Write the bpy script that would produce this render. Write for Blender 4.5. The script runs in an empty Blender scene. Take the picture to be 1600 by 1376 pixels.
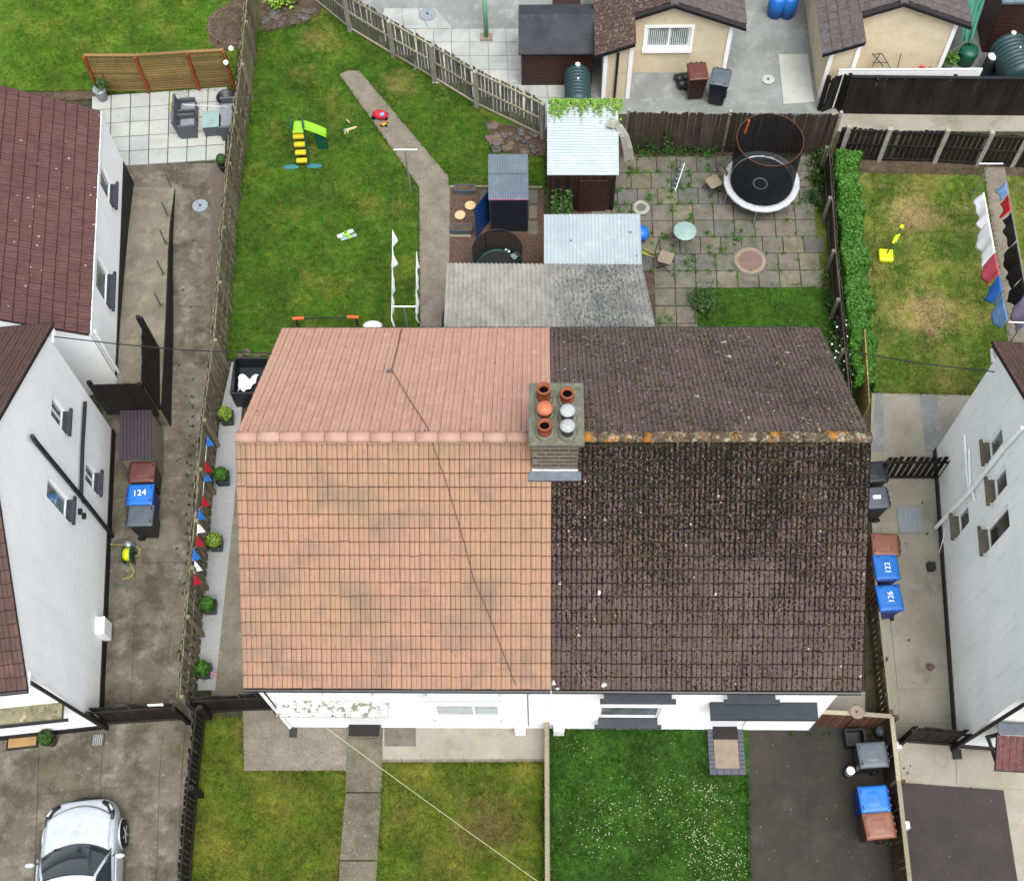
import bpy, bmesh, math, random
import numpy as np
from mathutils import Vector, Matrix
random.seed(7); RNG = np.random.default_rng(7)
S = bpy.context.scene
COL = S.collection
rad = math.radians

# ------------------------------------------------------------------ camera, light
FPX = 1943.23
CAM = np.array([-.2801, -11.175, 30.5006])
_p, _y, _r = [rad(a) for a in (26.3728, 2.66925, -2.35561)]
RM = (Matrix.Rotation(_y, 3, 'Z') @ Matrix.Rotation(_p, 3, 'X') @ Matrix.Rotation(_r, 3, 'Z'))
RMn = np.array(RM)
cd = bpy.data.cameras.new('camera'); cam = bpy.data.objects.new('camera', cd); COL.objects.link(cam)
cd.sensor_width = 36; cd.sensor_fit = 'HORIZONTAL'; cd.lens = FPX / 1600 * 36; cd.clip_end = 1000; cd.clip_start = .5
cam.matrix_world = Matrix.Translation(Vector(CAM)) @ RM.to_4x4()
S.camera = cam
W = bpy.data.worlds.new('World'); S.world = W; W.use_nodes = True
wn = W.node_tree; bg = wn.nodes['Background']
sky = wn.nodes.new('ShaderNodeTexSky'); sky.sky_type = 'NISHITA'; sky.sun_disc = False
sky.sun_elevation = rad(68); sky.sun_rotation = rad(158); sky.air_density = 1.0; sky.dust_density = 6.0; sky.ozone_density = .6
hs = wn.nodes.new('ShaderNodeHueSaturation'); hs.inputs['Saturation'].default_value = .36
wn.links.new(sky.outputs[0], hs.inputs['Color']); wn.links.new(hs.outputs[0], bg.inputs['Color'])
bg.inputs['Strength'].default_value = .12
sl = bpy.data.lights.new('sun', 'SUN'); sl.energy = 1.0; sl.angle = rad(40); sl.color = (1, .985, .96)
so = bpy.data.objects.new('sun', sl); COL.objects.link(so)
so.rotation_euler = (rad(32), 0, rad(35 + 180)); so.location = (0, 0, 40)
_az = rad(158); _el = rad(68)
so.rotation_euler = Vector((math.sin(_az) * math.cos(_el), math.cos(_az) * math.cos(_el), math.sin(_el))).to_track_quat('Z', 'Y').to_euler()
S.view_settings.view_transform = 'Standard'; S.view_settings.look = 'None'; S.view_settings.gamma = 1
S.view_settings.use_curve_mapping = False; S.view_settings.exposure = 1.3
S.render.engine = 'CYCLES'

# ------------------------------------------------------------------ picture point -> place
def ray(px, py): return RMn @ np.array([(px - 800) / FPX, -(py - 688) / FPX, -1.0])
def G(px, py, z=0.0):
    d = ray(px, py); return Vector(CAM + d * ((z - CAM[2]) / d[2]))
def hit(px, py, o, n):
    d = ray(px, py); o = np.array(o, float); n = np.array(n, float)
    return Vector(CAM + d * (n @ (o - CAM)) / (n @ d))

# ------------------------------------------------------------------ materials
KA = .53
def srgb(c): return tuple(KA * ((v / 255) / 12.92 if v / 255 <= .04045 else ((v / 255 + .055) / 1.055) ** 2.4) for v in c)
class NT:
    def __init__(s, name):
        s.m = bpy.data.materials.new(name); s.m.use_nodes = True; s.t = s.m.node_tree; s.b = s.t.nodes['Principled BSDF']; s.pos = None
    def n(s, ty, **k):
        o = s.t.nodes.new(ty)
        for a, v in k.items(): setattr(o, a, v)
        return o
    def l(s, a, b): s.t.links.new(a, b)
    def P(s):
        if not s.pos: s.pos = s.n('ShaderNodeNewGeometry').outputs['Position']
        return s.pos
    def mapped(s, scale=(1, 1, 1), rot=0, loc=(0, 0, 0)):
        m = s.n('ShaderNodeMapping', vector_type='POINT'); m.inputs['Scale'].default_value = scale
        m.inputs['Rotation'].default_value = (0, 0, rot); m.inputs['Location'].default_value = loc; s.l(s.P(), m.inputs[0]); return m.outputs[0]
    def noise(s, scale, detail=4, rough=.6, vec=None, dist=0):
        o = s.n('ShaderNodeTexNoise'); o.inputs['Scale'].default_value = scale; o.inputs['Detail'].default_value = detail
        o.inputs['Roughness'].default_value = rough; o.inputs['Distortion'].default_value = dist; s.l(vec or s.P(), o.inputs['Vector']); return o.outputs[0]
    def mr(s, v, a, b, lo=0, hi=1):
        o = s.n('ShaderNodeMapRange'); s.l(v, o.inputs[0]); o.inputs[1].default_value = a; o.inputs[2].default_value = b
        o.inputs[3].default_value = lo; o.inputs[4].default_value = hi; return o.outputs[0]
    def ramp(s, v, stops):
        o = s.n('ShaderNodeValToRGB'); e = o.color_ramp.elements
        while len(e) < len(stops): e.new(.5)
        for i, (p, c) in enumerate(stops): e[i].position = p; e[i].color = (*c, 1)
        s.l(v, o.inputs[0]); return o.outputs[0]
    def mix(s, f, a, b, mode='MIX'):
        o = s.n('ShaderNodeMix', data_type='RGBA', blend_type=mode)
        for i, v in ((0, f), (6, a), (7, b)):
            if isinstance(v, (int, float)): o.inputs[i].default_value = v
            elif isinstance(v, tuple): o.inputs[i].default_value = (*v, 1)
            else: s.l(v, o.inputs[i])
        return o.outputs[2]
    def math(s, op, a, b=0.0):
        o = s.n('ShaderNodeMath', operation=op)
        for i, v in ((0, a), (1, b)):
            if isinstance(v, (int, float)): o.inputs[i].default_value = v
            else: s.l(v, o.inputs[i])
        return o.outputs[0]
    def bump(s, v, d=.01, st=1):
        o = s.n('ShaderNodeBump'); o.inputs['Distance'].default_value = d; o.inputs['Strength'].default_value = st
        s.l(v, o.inputs['Height']); s.l(o.outputs[0], s.b.inputs['Normal'])
    def out(s, col, rough=.85, spec=.3):
        if isinstance(col, tuple): s.b.inputs['Base Color'].default_value = (*col, 1)
        else: s.l(col, s.b.inputs['Base Color'])
        if isinstance(rough, (int, float)): s.b.inputs['Roughness'].default_value = rough
        else: s.l(rough, s.b.inputs['Roughness'])
        s.b.inputs['Specular IOR Level'].default_value = spec; return s.m
def rgb(*c): return srgb(c)
def patchy(name, c0, c1, scale=1.2, layers=(), grain=.25, gscale=60, rough=.85, spec=.25, bump=.004, bs=40, stretch=(1, 1, 1), rot=0, metal=0):
    """two-tone surface with stains (colour, scale, from, to, strength) and fine grain"""
    t = NT(name); v = t.mapped(stretch, rot) if (stretch != (1, 1, 1) or rot) else t.P()
    col = t.mix(t.mr(t.noise(scale, 6, .62, v), .35, .65), srgb(c0), srgb(c1))
    for i, L in enumerate(layers):
        c, sc, a, b, st = L[:5]; vv = t.mapped(L[5] if len(L) > 5 else (1, 1, 1), rot, (i * 7.3 + 3, i * 3.1, i))
        col = t.mix(t.mr(t.noise(sc, 6, .68, vv), a, b, 0, st), col, srgb(c))
    g = t.noise(gscale, 3, .7, v)
    col = t.mix(1.0, col, t.ramp(t.mr(g, .3, .7), [(0, (1 - grain,) * 3), (1, (1 + grain * .6,) * 3)]), 'MULTIPLY')
    if bump: t.bump(t.noise(bs, 4, .7, v), bump)
    t.b.inputs['Metallic'].default_value = metal
    return t.out(col, rough, spec)
def flat(name, c, rough=.5, spec=.4, metal=0, var=.08, vs=6):
    t = NT(name); col = t.mix(1.0, srgb(c), t.ramp(t.mr(t.noise(vs, 4), .3, .7), [(0, (1 - var * 2.2,) * 3), (1, (1 + var,) * 3)]), 'MULTIPLY')
    t.b.inputs['Metallic'].default_value = metal
    return t.out(col, rough, spec)
def wood(name, c0, c1, rough=.85, dark=(40, 35, 28), ds=.35):
    """weathered boards: each piece its own tone, streaked along its height"""
    t = NT(name); oi = t.n('ShaderNodeObjectInfo').outputs['Random']
    v = t.mapped((14, 14, 1.2)); n1 = t.noise(1.5, 5, .7, v)
    col = t.mix(t.mr(n1, .3, .7), srgb(c0), srgb(c1))
    col = t.mix(t.mr(t.noise(1.1, 5, .7), .45, .75, 0, ds), col, srgb(dark))
    col = t.mix(1.0, col, t.ramp(oi, [(0, (.72,) * 3), (.5, (.95,) * 3), (1, (1.22,) * 3)]), 'MULTIPLY')
    t.bump(n1, .003); return t.out(col, rough, .2)
def lawn(name, g0, g1, y0, ya=.5, yb=.75, ys=.8, brown=None):
    t = NT(name)
    col = t.mix(t.mr(t.noise(2.4, 7, .7), .35, .65), srgb(g0), srgb(g1))
    col = t.mix(t.mr(t.noise(ys, 7, .68, t.mapped((1, 1, 1), 0, (5, 9, 0))), ya, yb, 0, .85), col, srgb(y0))
    if brown:
        bp = None
        for (bx, by, br) in brown[1]:
            d = t.n('ShaderNodeVectorMath', operation='DISTANCE'); d.inputs[1].default_value = (bx, by, 0); s_ = t.n('ShaderNodeVectorMath', operation='MULTIPLY'); s_.inputs[1].default_value = (1, 1.25, 0)
            d.inputs[1].default_value = (bx, by * 1.25, 0); t.l(t.P(), s_.inputs[0]); t.l(s_.outputs[0], d.inputs[0])
            k = t.math('ADD', t.mr(d.outputs['Value'], 0, br, 1, 0), t.mr(t.noise(2.6, 6, .7), .3, .7, -.55, .35))
            k = t.mr(k, .0, .7, 0, .8); bp = k if bp is None else t.math('MAXIMUM', bp, k)
        col = t.mix(bp, col, srgb(brown[0]))
    col = t.mix(1.0, col, t.ramp(t.mr(t.noise(26, 4, .75), .3, .7), [(0, (.6,) * 3), (1, (1.3,) * 3)]), 'MULTIPLY')
    col = t.mix(1.0, col, t.ramp(t.mr(t.noise(5.5, 5, .7, t.mapped((1, 1, 1), 0, (1, 4, 2))), .3, .7), [(0, (.66,) * 3), (1, (1.32,) * 3)]), 'MULTIPLY')
    col = t.mix(1.0, col, t.ramp(t.mr(t.noise(1.1, 3, .6, t.mapped((1, 1, 1), 0, (11, 3, 2))), .35, .65), [(0, (.84, .80, .9)), (1, (1.14, 1.16, 1.0))]), 'MULTIPLY')
    t.bump(t.noise(50, 4, .8), .02); return t.out(col, .9, .12)
def tile_mat(name, base, var, gw, gl, O=(0, 0), rot=0, moss=None, specks=None, groove=.0, grime=None, zmoss=None):
    """concrete roof tiles: each tile its own tone (snapped place), streaks down the slope, moss and lichen"""
    t = NT(name)
    m = t.n('ShaderNodeMapping', vector_type='TEXTURE'); m.inputs['Location'].default_value = (O[0], O[1], 0); m.inputs['Rotation'].default_value = (0, 0, rot)
    t.l(t.P(), m.inputs[0]); v = m.outputs[0]
    sn = t.n('ShaderNodeVectorMath', operation='SNAP'); sn.inputs[1].default_value = (gw, gl, 50); t.l(v, sn.inputs[0])
    w = t.n('ShaderNodeTexWhiteNoise', noise_dimensions='3D'); t.l(sn.outputs[0], w.inputs['Vector'])
    k = t.math('ADD', t.math('MULTIPLY', w.outputs['Value'], .5), t.math('MULTIPLY', t.mr(t.noise(.9, 5, .65), .3, .7), .5))
    col = t.ramp(k, [(0, srgb(base[0])), (.5, srgb(base[1])), (1, srgb(base[2]))])
    st = t.n('ShaderNodeMapping', vector_type='POINT'); st.inputs['Scale'].default_value = (30, 2.5, 2.5); t.l(v, st.inputs[0])
    col = t.mix(1.0, col, t.ramp(t.mr(t.noise(1, 4, .7, st.outputs[0]), .3, .7), [(0, (1 - var,) * 3), (1, (1 + var * .7,) * 3)]), 'MULTIPLY')
    if grime:
        for gi, gr in enumerate(grime):
            col = t.mix(t.mr(t.noise(gr[1], 5, .6, t.mapped((1, 1, 1), 0, (gi * 5 + 2, 8, 1))), gr[2], gr[3], 0, gr[4]), col, srgb(gr[0]))
    if moss:
        mo = t.n('ShaderNodeMapping', vector_type='POINT'); mo.inputs['Scale'].default_value = (1.0, .75, .75); t.l(v, mo.inputs[0])
        n = t.math('ADD', t.math('MULTIPLY', t.noise(24, 5, .75, mo.outputs[0]), .84), t.math('MULTIPLY', t.noise(1.2, 4, .6), .16))
        if zmoss:   # thicker towards the ridge, where the tiles stay damp under the chimney side
            z = t.n('ShaderNodeSeparateXYZ'); t.l(t.P(), z.inputs[0]); n = t.math('ADD', n, t.mr(z.outputs[2], zmoss[0], zmoss[1], 0, zmoss[2]))
        if groove:
            sx = t.n('ShaderNodeSeparateXYZ'); t.l(v, sx.inputs[0]); fr = t.math('FRACT', t.math('DIVIDE', sx.outputs[0], gw / 2))
            n = t.math('ADD', n, t.mr(t.math('ABSOLUTE', t.math('SUBTRACT', fr, .5)), .1, .5, -groove, groove))
        col = t.mix(t.mr(n, moss[1], moss[2]), col, srgb(moss[0]))
    for i, sp in enumerate(specks or ()):
        vo = t.n('ShaderNodeTexVoronoi'); vo.inputs['Scale'].default_value = sp[1]; vo.inputs['Randomness'].default_value = 1
        mm = t.mapped((1, 1, 1), 0, (i * 3.3, i, 0)); dd = t.noise(sp[1] * 2.5, 3, .7)
        t.l(mm, vo.inputs['Vector']); f = t.math('ADD', vo.outputs['Distance'], t.mr(dd, .2, .8, -.15, .15))
        wc = t.n('ShaderNodeSeparateColor'); t.l(vo.outputs['Color'], wc.inputs[0])
        f = t.math('MULTIPLY', t.mr(f, sp[2], sp[2] * .6, 0, 1), t.mr(wc.outputs[0], sp[3], sp[3] + .02, 0, 1))
        col = t.mix(f, col, srgb(sp[0]))
    t.bump(t.noise(70, 4, .7), .004); return t.out(col, .92, .15)

MT = {}
MT['soil'] = patchy('soil', (92, 76, 60), (120, 102, 84), 3, [((60, 48, 38), 8, .45, .7, .8)], .4, 50, bump=.03, bs=20)
MT['bark'] = patchy('bark_chips', (136, 110, 92), (76, 58, 48), 26, [((205, 175, 150), 30, .58, .68, .8), ((45, 32, 26), 22, .55, .7, .8)], .4, 70, bump=.03, bs=40)
MT['earth'] = patchy('earth_ground', (78, 78, 50), (96, 90, 66), 2, [((50, 62, 30), 3, .45, .6, .8)], .35, 40, bump=.02)
MT['gravel'] = patchy('white_gravel', (214, 216, 216), (172, 176, 178), 45, [((228, 230, 232), 60, .55, .65, .9), ((105, 108, 108), 50, .6, .72, .8)], .3, 90, bump=.02, bs=60)
MT['gravelb'] = patchy('grey_brown_gravel', (134, 122, 110), (104, 94, 84), 30, [((170, 160, 150), 40, .58, .66, .8)], .35, 80, bump=.02)
MT['conc'] = patchy('old_concrete', (136, 129, 114), (110, 104, 88), 1.3, [((166, 162, 150), 2.2, .52, .66, .65), ((76, 72, 58), 1.3, .48, .62, .75), ((92, 92, 62), .8, .52, .70, .65), ((186, 182, 172), 8, .63, .70, .55), ((66, 64, 54), 10, .62, .7, .7)], .32, 45)
MT['conc2'] = patchy('pale_concrete', (184, 180, 164), (164, 160, 142), .9, [((180, 180, 170), 2.5, .55, .7, .7), ((112, 106, 88), 1.2, .55, .75, .6), ((98, 94, 84), 14, .62, .72, .5)], .2, 50)
MT['conc3'] = patchy('grey_yard_concrete', (158, 163, 162), (138, 142, 140), .7, [((184, 188, 188), 1.8, .5, .7, .8), ((120, 122, 118), 1.1, .55, .75, .6), ((200, 204, 204), 3, .62, .72, .5)], .14, 50)
MT['conc_ramp'] = patchy('ramp_concrete', (152, 146, 128), (130, 124, 106), 1.6, [((176, 168, 146), 3, .52, .7, .7), ((104, 96, 72), 2, .55, .75, .6)], .25, 45)
MT['path'] = patchy('exposed_path', (156, 148, 132), (132, 124, 110), 2.2, [((102, 96, 84), 18, .52, .66, .7), ((186, 180, 166), 24, .56, .68, .7)], .35, 60)
MT['path2'] = patchy('mossy_path', (132, 128, 108), (106, 102, 84), 2.4, [((162, 158, 146), 18, .54, .64, .8), ((72, 74, 56), 1.5, .5, .7, .7)], .42, 55)
MT['tarmac'] = patchy('dark_tarmac', (76, 70, 70), (64, 60, 61), 1.2, [((110, 98, 94), 30, .6, .7, .5)], .25, 80)
MT['tarmac2'] = patchy('brown_block_drive', (72, 68, 62), (58, 56, 54), .9, [((96, 92, 70), 1.3, .55, .75, .6), ((128, 120, 108), 34, .66, .72, .6), ((44, 42, 40), 1.7, .5, .7, .5)], .35, 60)
MT['slabw'] = patchy('pale_paving', (206, 210, 204), (190, 194, 188), 1.2, [((160, 162, 150), 2.2, .55, .75, .6)], .1, 50, bump=.002)
MT['slabg'] = patchy('grey_paving', (196, 202, 200), (182, 188, 186), 1, [((144, 146, 140), 1.5, .5, .7, .6)], .12, 50, bump=.002)
for k, a, b in (('sa', (134, 132, 120), (112, 110, 98)), ('sb', (142, 134, 122), (120, 113, 102)), ('sc', (122, 123, 119), (104, 105, 101)), ('sd', (142, 139, 118), (122, 119, 98))):
    MT[k] = patchy('weathered_slab_' + k, a, b, 2.5, [((84, 92, 56), 1.6, .5, .7, .7), ((64, 64, 58), 6, .55, .7, .5), ((160, 158, 146), 5, .6, .75, .4)], .25, 50)
KA = 1.0
MT['render'] = patchy('white_render', (240, 242, 242), (233, 236, 237), .8, [((216, 221, 221), .8, .48, .72, .5, (1, 1, .3)), ((196, 202, 200), 3.5, .56, .74, .35, (2.5, 2.5, .25)), ((186, 190, 184), 6, .66, .74, .35)], .05, 60, .8, .2, .003)
MT['render2'] = patchy('off_white_render', (236, 238, 236), (226, 230, 227), .7, [((210, 216, 212), .7, .48, .72, .5, (1, 1, .25)), ((182, 188, 180), 3.2, .55, .72, .4, (2.5, 2.5, .22)), ((170, 160, 146), 7, .68, .74, .4)], .06, 60, .8, .2, .003)
KA = .85
MT['cream'] = patchy('cream_render', (220, 206, 178), (206, 192, 164), 1.2, [((176, 160, 132), 2, .5, .75, .5)], .1, 70, .85, .2, .004)
KA = .66
MT['black'] = patchy('black_painted', (30, 31, 34), (22, 23, 25), 2, [((58, 56, 54), 3, .58, .75, .5)], .2, 40, .6, .3)
MT['bwood'] = wood('black_stained_boards', (40, 36, 35), (24, 22, 23), .75, (66, 60, 54), .5)
MT['dwood'] = wood('dark_brown_boards', (74, 62, 54), (52, 46, 42), .85, (98, 92, 82), .6)
MT['gwood'] = wood('grey_green_boards', (150, 142, 118), (112, 106, 84), .9, (86, 88, 62), .5)
MT['gwood2'] = wood('weathered_grey_boards', (136, 134, 120), (100, 98, 86), .9, (74, 74, 62), .5)
MT['rwood'] = wood('red_brown_boards', (122, 84, 70), (90, 62, 52), .8, (60, 46, 40), .4)
MT['nwood'] = wood('new_pale_boards', (176, 152, 92), (146, 124, 72), .8, (120, 96, 52), .4)
MT['twood'] = wood('brown_trellis_slats', (156, 124, 84), (124, 98, 62), .8, (92, 66, 40), .4)
MT['owood'] = flat('orange_brown_posts', (150, 78, 44), .7, .2, 0, .15)
MT['fwood'] = wood('front_brown_boards', (98, 76, 60), (70, 54, 44), .85, (54, 60, 38), .5)
MT['rail'] = wood('pale_rails', (176, 168, 146), (140, 132, 110), .9, (104, 104, 84), .4)
MT['cpost'] = patchy('concrete_post', (172, 172, 160), (150, 150, 138), 3, [((110, 112, 90), 4, .5, .7, .6)], .15)
KA = .95
MT['plastw'] = flat('white_plastic', (238, 240, 242), .35, .5, 0, .03)
MT['plastb'] = flat('black_plastic', (26, 28, 31), .45, .4, 0, .1)
KA = .8
MT['sillg'] = flat('dark_sill', (56, 58, 66), .6, .3, 0, .1)
MT['sillb'] = patchy('mossy_brown_sill', (104, 96, 90), (84, 78, 74), 3, [((120, 118, 62), 6, .5, .65, .7)], .15)
MT['silll'] = flat('pale_sill', (208, 214, 214), .6, .3, 0, .06)
MT['steel'] = flat('galvanised_steel', (170, 180, 188), .35, .5, .6, .1, 12)
MT['alum'] = flat('white_metal', (225, 228, 230), .35, .5, .2, .05)
def glassm():
    t = NT('window_glass'); c = t.mix(t.mr(t.noise(1.6, 3), .4, .6), rgb(58, 66, 68), rgb(120, 138, 138)); t.b.inputs['Coat Weight'].default_value = .6; return t.out(c, .08, .7)
MT['glass'] = glassm()
MT['glassd'] = flat('dark_glass', (22, 24, 26), .08, .7)
KA = .54
MT['leadg'] = flat('lead_flashing', (90, 100, 112), .5, .4, .3, .15, 9)
MT['pot'] = patchy('terracotta', (176, 98, 66), (150, 78, 54), 6, [((96, 60, 50), 8, .5, .7, .5)], .15, 60, .7)
MT['potd'] = flat('flue_black', (14, 12, 11), .95, .05)
MT['potl'] = patchy('orange_cowl', (214, 132, 92), (196, 112, 76), 6, [((236, 180, 148), 9, .55, .7, .5)], .1, 60, .55)
MT['brick'] = patchy('chimney_brick', (120, 86, 66), (92, 66, 52), 9, [((132, 130, 96), 7, .5, .65, .7)], .25, 60)
MT['mortar'] = patchy('mortar', (166, 164, 150), (144, 143, 130), 6, [((110, 116, 84), 4, .5, .7, .6)], .15)
MT['cap'] = patchy('mossy_chimney_cap', (132, 134, 118), (108, 112, 98), 4, [((150, 152, 128), 8, .5, .7, .7), ((84, 98, 50), 5, .55, .7, .7), ((196, 196, 180), 18, .66, .72, .7)], .25, 60, bump=.01)
GW, GL = .2065, .229
MT['tileo'] = tile_mat('orange_roof_tiles', [(172, 140, 120), (182, 146, 124), (194, 150, 126)], .16, GW, GL, grime=[((168, 144, 112), .55, .44, .68, .7), ((136, 120, 108), .8, .50, .68, .7), ((146, 118, 92), 6, .6, .72, .45)], specks=[((110, 80, 62), 9, .12, .86)])
MT['tilep'] = tile_mat('pink_roof_tiles', [(200, 158, 142), (208, 166, 148), (218, 176, 160)], .11, GW, GL, grime=[((210, 176, 150), .6, .5, .7, .6), ((226, 200, 184), 5, .58, .72, .6)], specks=[((120, 80, 64), 9, .12, .88)])
MT['tiled'] = tile_mat('mossy_dark_roof_tiles', [(94, 80, 78), (106, 90, 86), (118, 100, 94)], .22, GW, GL, moss=((28, 23, 18), .515, .565), groove=.036, zmoss=(5.8, 8.2, .11), specks=[((196, 180, 160), 5.5, .11, .72), ((176, 130, 100), 8, .13, .7), ((225, 222, 212), 2.2, .08, .62)], grime=[((92, 80, 48), 1.4, .56, .70, .6), ((138, 116, 98), 5, .6, .7, .5)])
MT['tiledb'] = tile_mat('dark_back_roof_tiles', [(108, 94, 92), (116, 102, 98), (126, 111, 106)], .24, GW, GL, moss=((52, 43, 37), .50, .56), groove=.03, specks=[((200, 196, 184), 2.2, .12, .62), ((176, 150, 120), 7, .1, .8)], grime=[((120, 116, 108), .8, .5, .7, .5)])
MT['ridgeo'] = patchy('orange_ridge_tile', (206, 168, 150), (194, 156, 138), 1.6, [((232, 206, 186), 3, .56, .72, .6), ((150, 104, 84), 2, .6, .75, .5)], .12, 60)
MT['ridged'] = patchy('lichen_ridge_tile', (126, 108, 88), (92, 78, 64), 4, [((196, 190, 160), 9, .52, .62, .9), ((208, 140, 44), 2.6, .54, .62, .9), ((58, 50, 34), 9, .56, .64, .9)], .3, 50, bump=.02)
MT['tileb'] = tile_mat('brown_neighbour_tiles', [(100, 74, 74), (110, 82, 80), (122, 92, 88)], .2, GW, GL, O=(-12, 9), rot=rad(94), specks=[((210, 200, 190), 4.5, .12, .72), ((190, 140, 90), 3.5, .1, .8)], grime=[((118, 82, 68), 1.1, .52, .74, .6)])
MT['tilen'] = tile_mat('neighbour_roof_tiles', [(108, 84, 78), (98, 78, 74), (120, 94, 86)], .22, GW, GL, O=(-11.4, 0), rot=rad(6.5), specks=[((214, 206, 196), 4, .12, .76), ((96, 90, 40), 5, .14, .75)])
MT['slate'] = patchy('garage_roof_tile', (112, 104, 104), (94, 88, 90), 5, [((140, 132, 130), 9, .52, .7, .7), ((70, 62, 60), 6, .55, .7, .7), ((196, 150, 50), 1.1, .68, .74, .8)], .25, 50)
MT['slateb'] = patchy('lichened_garage_tile', (96, 74, 66), (78, 60, 56), 6, [((170, 156, 140), 16, .54, .62, .8), ((50, 38, 34), 9, .55, .65, .8)], .3, 50)
MT['slate_m'] = patchy('garage_roof_underlay', (60, 54, 54), (50, 45, 45), 4)
MT['felt'] = patchy('roof_felt', (74, 78, 84), (60, 63, 68), 1.4, [((96, 100, 106), 4, .55, .7, .5)], .3, 90)
MT['tin'] = patchy('white_tin_sheet', (192, 206, 212), (178, 194, 200), 1, [((150, 158, 160), 5, .62, .72, .5, (.4, 2.5, 1)), ((222, 230, 232), 3, .55, .7, .5)], .06, 60, .45, .4, .001)
MT['tinb'] = patchy('blue_grey_sheet', (116, 132, 144), (104, 120, 134), 1, [((150, 168, 180), 3, .55, .7, .5)], .08, 60, .5, .4, .001)
MT['cemw'] = patchy('pale_cement_sheet', (184, 184, 176), (162, 162, 154), 2, [((128, 126, 112), 4, .5, .68, .7, (2, .6, 1)), ((210, 210, 200), 8, .55, .7, .6), ((84, 84, 76), 14, .62, .7, .7)], .25, 50)
def cement():
    t = NT('dark_cement_sheet'); col = t.mix(t.mr(t.noise(2, 6, .6), .35, .65), srgb((176, 177, 172)), srgb((150, 151, 148))); sp = t.n('ShaderNodeSeparateXYZ'); t.l(t.P(), sp.inputs[0])
    g = t.math('ADD', t.mr(sp.outputs[0], -.6, 1.2, -.10, .02), t.mr(sp.outputs[0], 1.9, 2.8, 0, -.07))
    n = t.math('ADD', t.noise(12, 6, .7, t.mapped((1.4, .9, 1))), g); col = t.mix(t.mr(n, .5, .57, 0, .85), col, srgb((74, 78, 80))); col = t.mix(t.mr(t.math('ADD', t.noise(1.6, 4), g), .38, .6, 0, .45), col, srgb((104, 108, 110)))
    col = t.mix(t.mr(t.noise(16, 5, .7, t.mapped((1, 1, 1), 0, (3, 1, 0))), .62, .68, 0, .8), col, srgb((52, 54, 54))); t.bump(t.noise(50, 4), .004); return t.out(col, .9, .2)
MT['cemd'] = cement()
MT['lawnA'] = lawn('lawn_neighbour', (68, 108, 26), (94, 130, 38), (136, 142, 60), .5, .72, .9)
MT['lawnB'] = lawn('lawn_back', (60, 98, 25), (84, 120, 34), (132, 136, 56), .53, .72, .75, ((142, 140, 72), [(G(500, 62)[0], G(500, 62)[1], 1.0), (G(625, 130)[0], G(625, 130)[1], .9)]))
MT['lawnC'] = lawn('lawn_right', (76, 106, 34), (100, 126, 46), (146, 144, 76), .44, .66, .9, ((182, 158, 112), [(G(1445, 492)[0], G(1445, 492)[1], 1.35), (G(1425, 335)[0], G(1425, 335)[1], 1.2)]))
MT['lawnD'] = lawn('lawn_front', (76, 98, 27), (100, 118, 36), (138, 134, 58), .47, .68, .8, ((120, 104, 62), [(G(400, 1150)[0], G(400, 1150)[1], .8), (G(760, 1290)[0], G(760, 1290)[1], 1.2)]))
MT['lawnE'] = lawn('lawn_daisy', (50, 90, 28), (72, 114, 40), (84, 112, 36), .55, .75, .8)
MT['lawnF'] = lawn('lawn_small', (54, 94, 26), (74, 114, 34), (118, 124, 46), .56, .74, 1.2)
def leafm(name, a, b, c):
    t = NT(name); oi = t.noise(9, 4, .7); col = t.ramp(t.mr(oi, .3, .7), [(0, srgb(a)), (.5, srgb(b)), (1, srgb(c))])
    t.b.inputs['Subsurface Weight'].default_value = 0; return t.out(col, .6, .25)
MT['leafh'] = leafm('hedge_leaves', (48, 92, 22), (70, 126, 34), (104, 158, 54))
MT['leafd'] = leafm('dark_leaves', (34, 62, 24), (54, 90, 34), (80, 116, 48))
MT['leafy'] = leafm('yellow_green_leaves', (112, 150, 40), (150, 184, 60), (178, 208, 90))
MT['leafi'] = leafm('ivy_leaves', (86, 136, 48), (124, 172, 66), (162, 204, 92))
MT['stone'] = patchy('rockery_stone', (124, 120, 116), (92, 88, 86), 6, [((160, 156, 150), 9, .55, .7, .7), ((70, 60, 56), 7, .5, .7, .6)], .3, 40, bump=.02)
MT['stonep'] = patchy('pinkish_stone', (148, 126, 112), (116, 98, 88), 6, [((90, 92, 70), 6, .5, .7, .6)], .3, 40, bump=.02)
KA = .62
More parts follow.
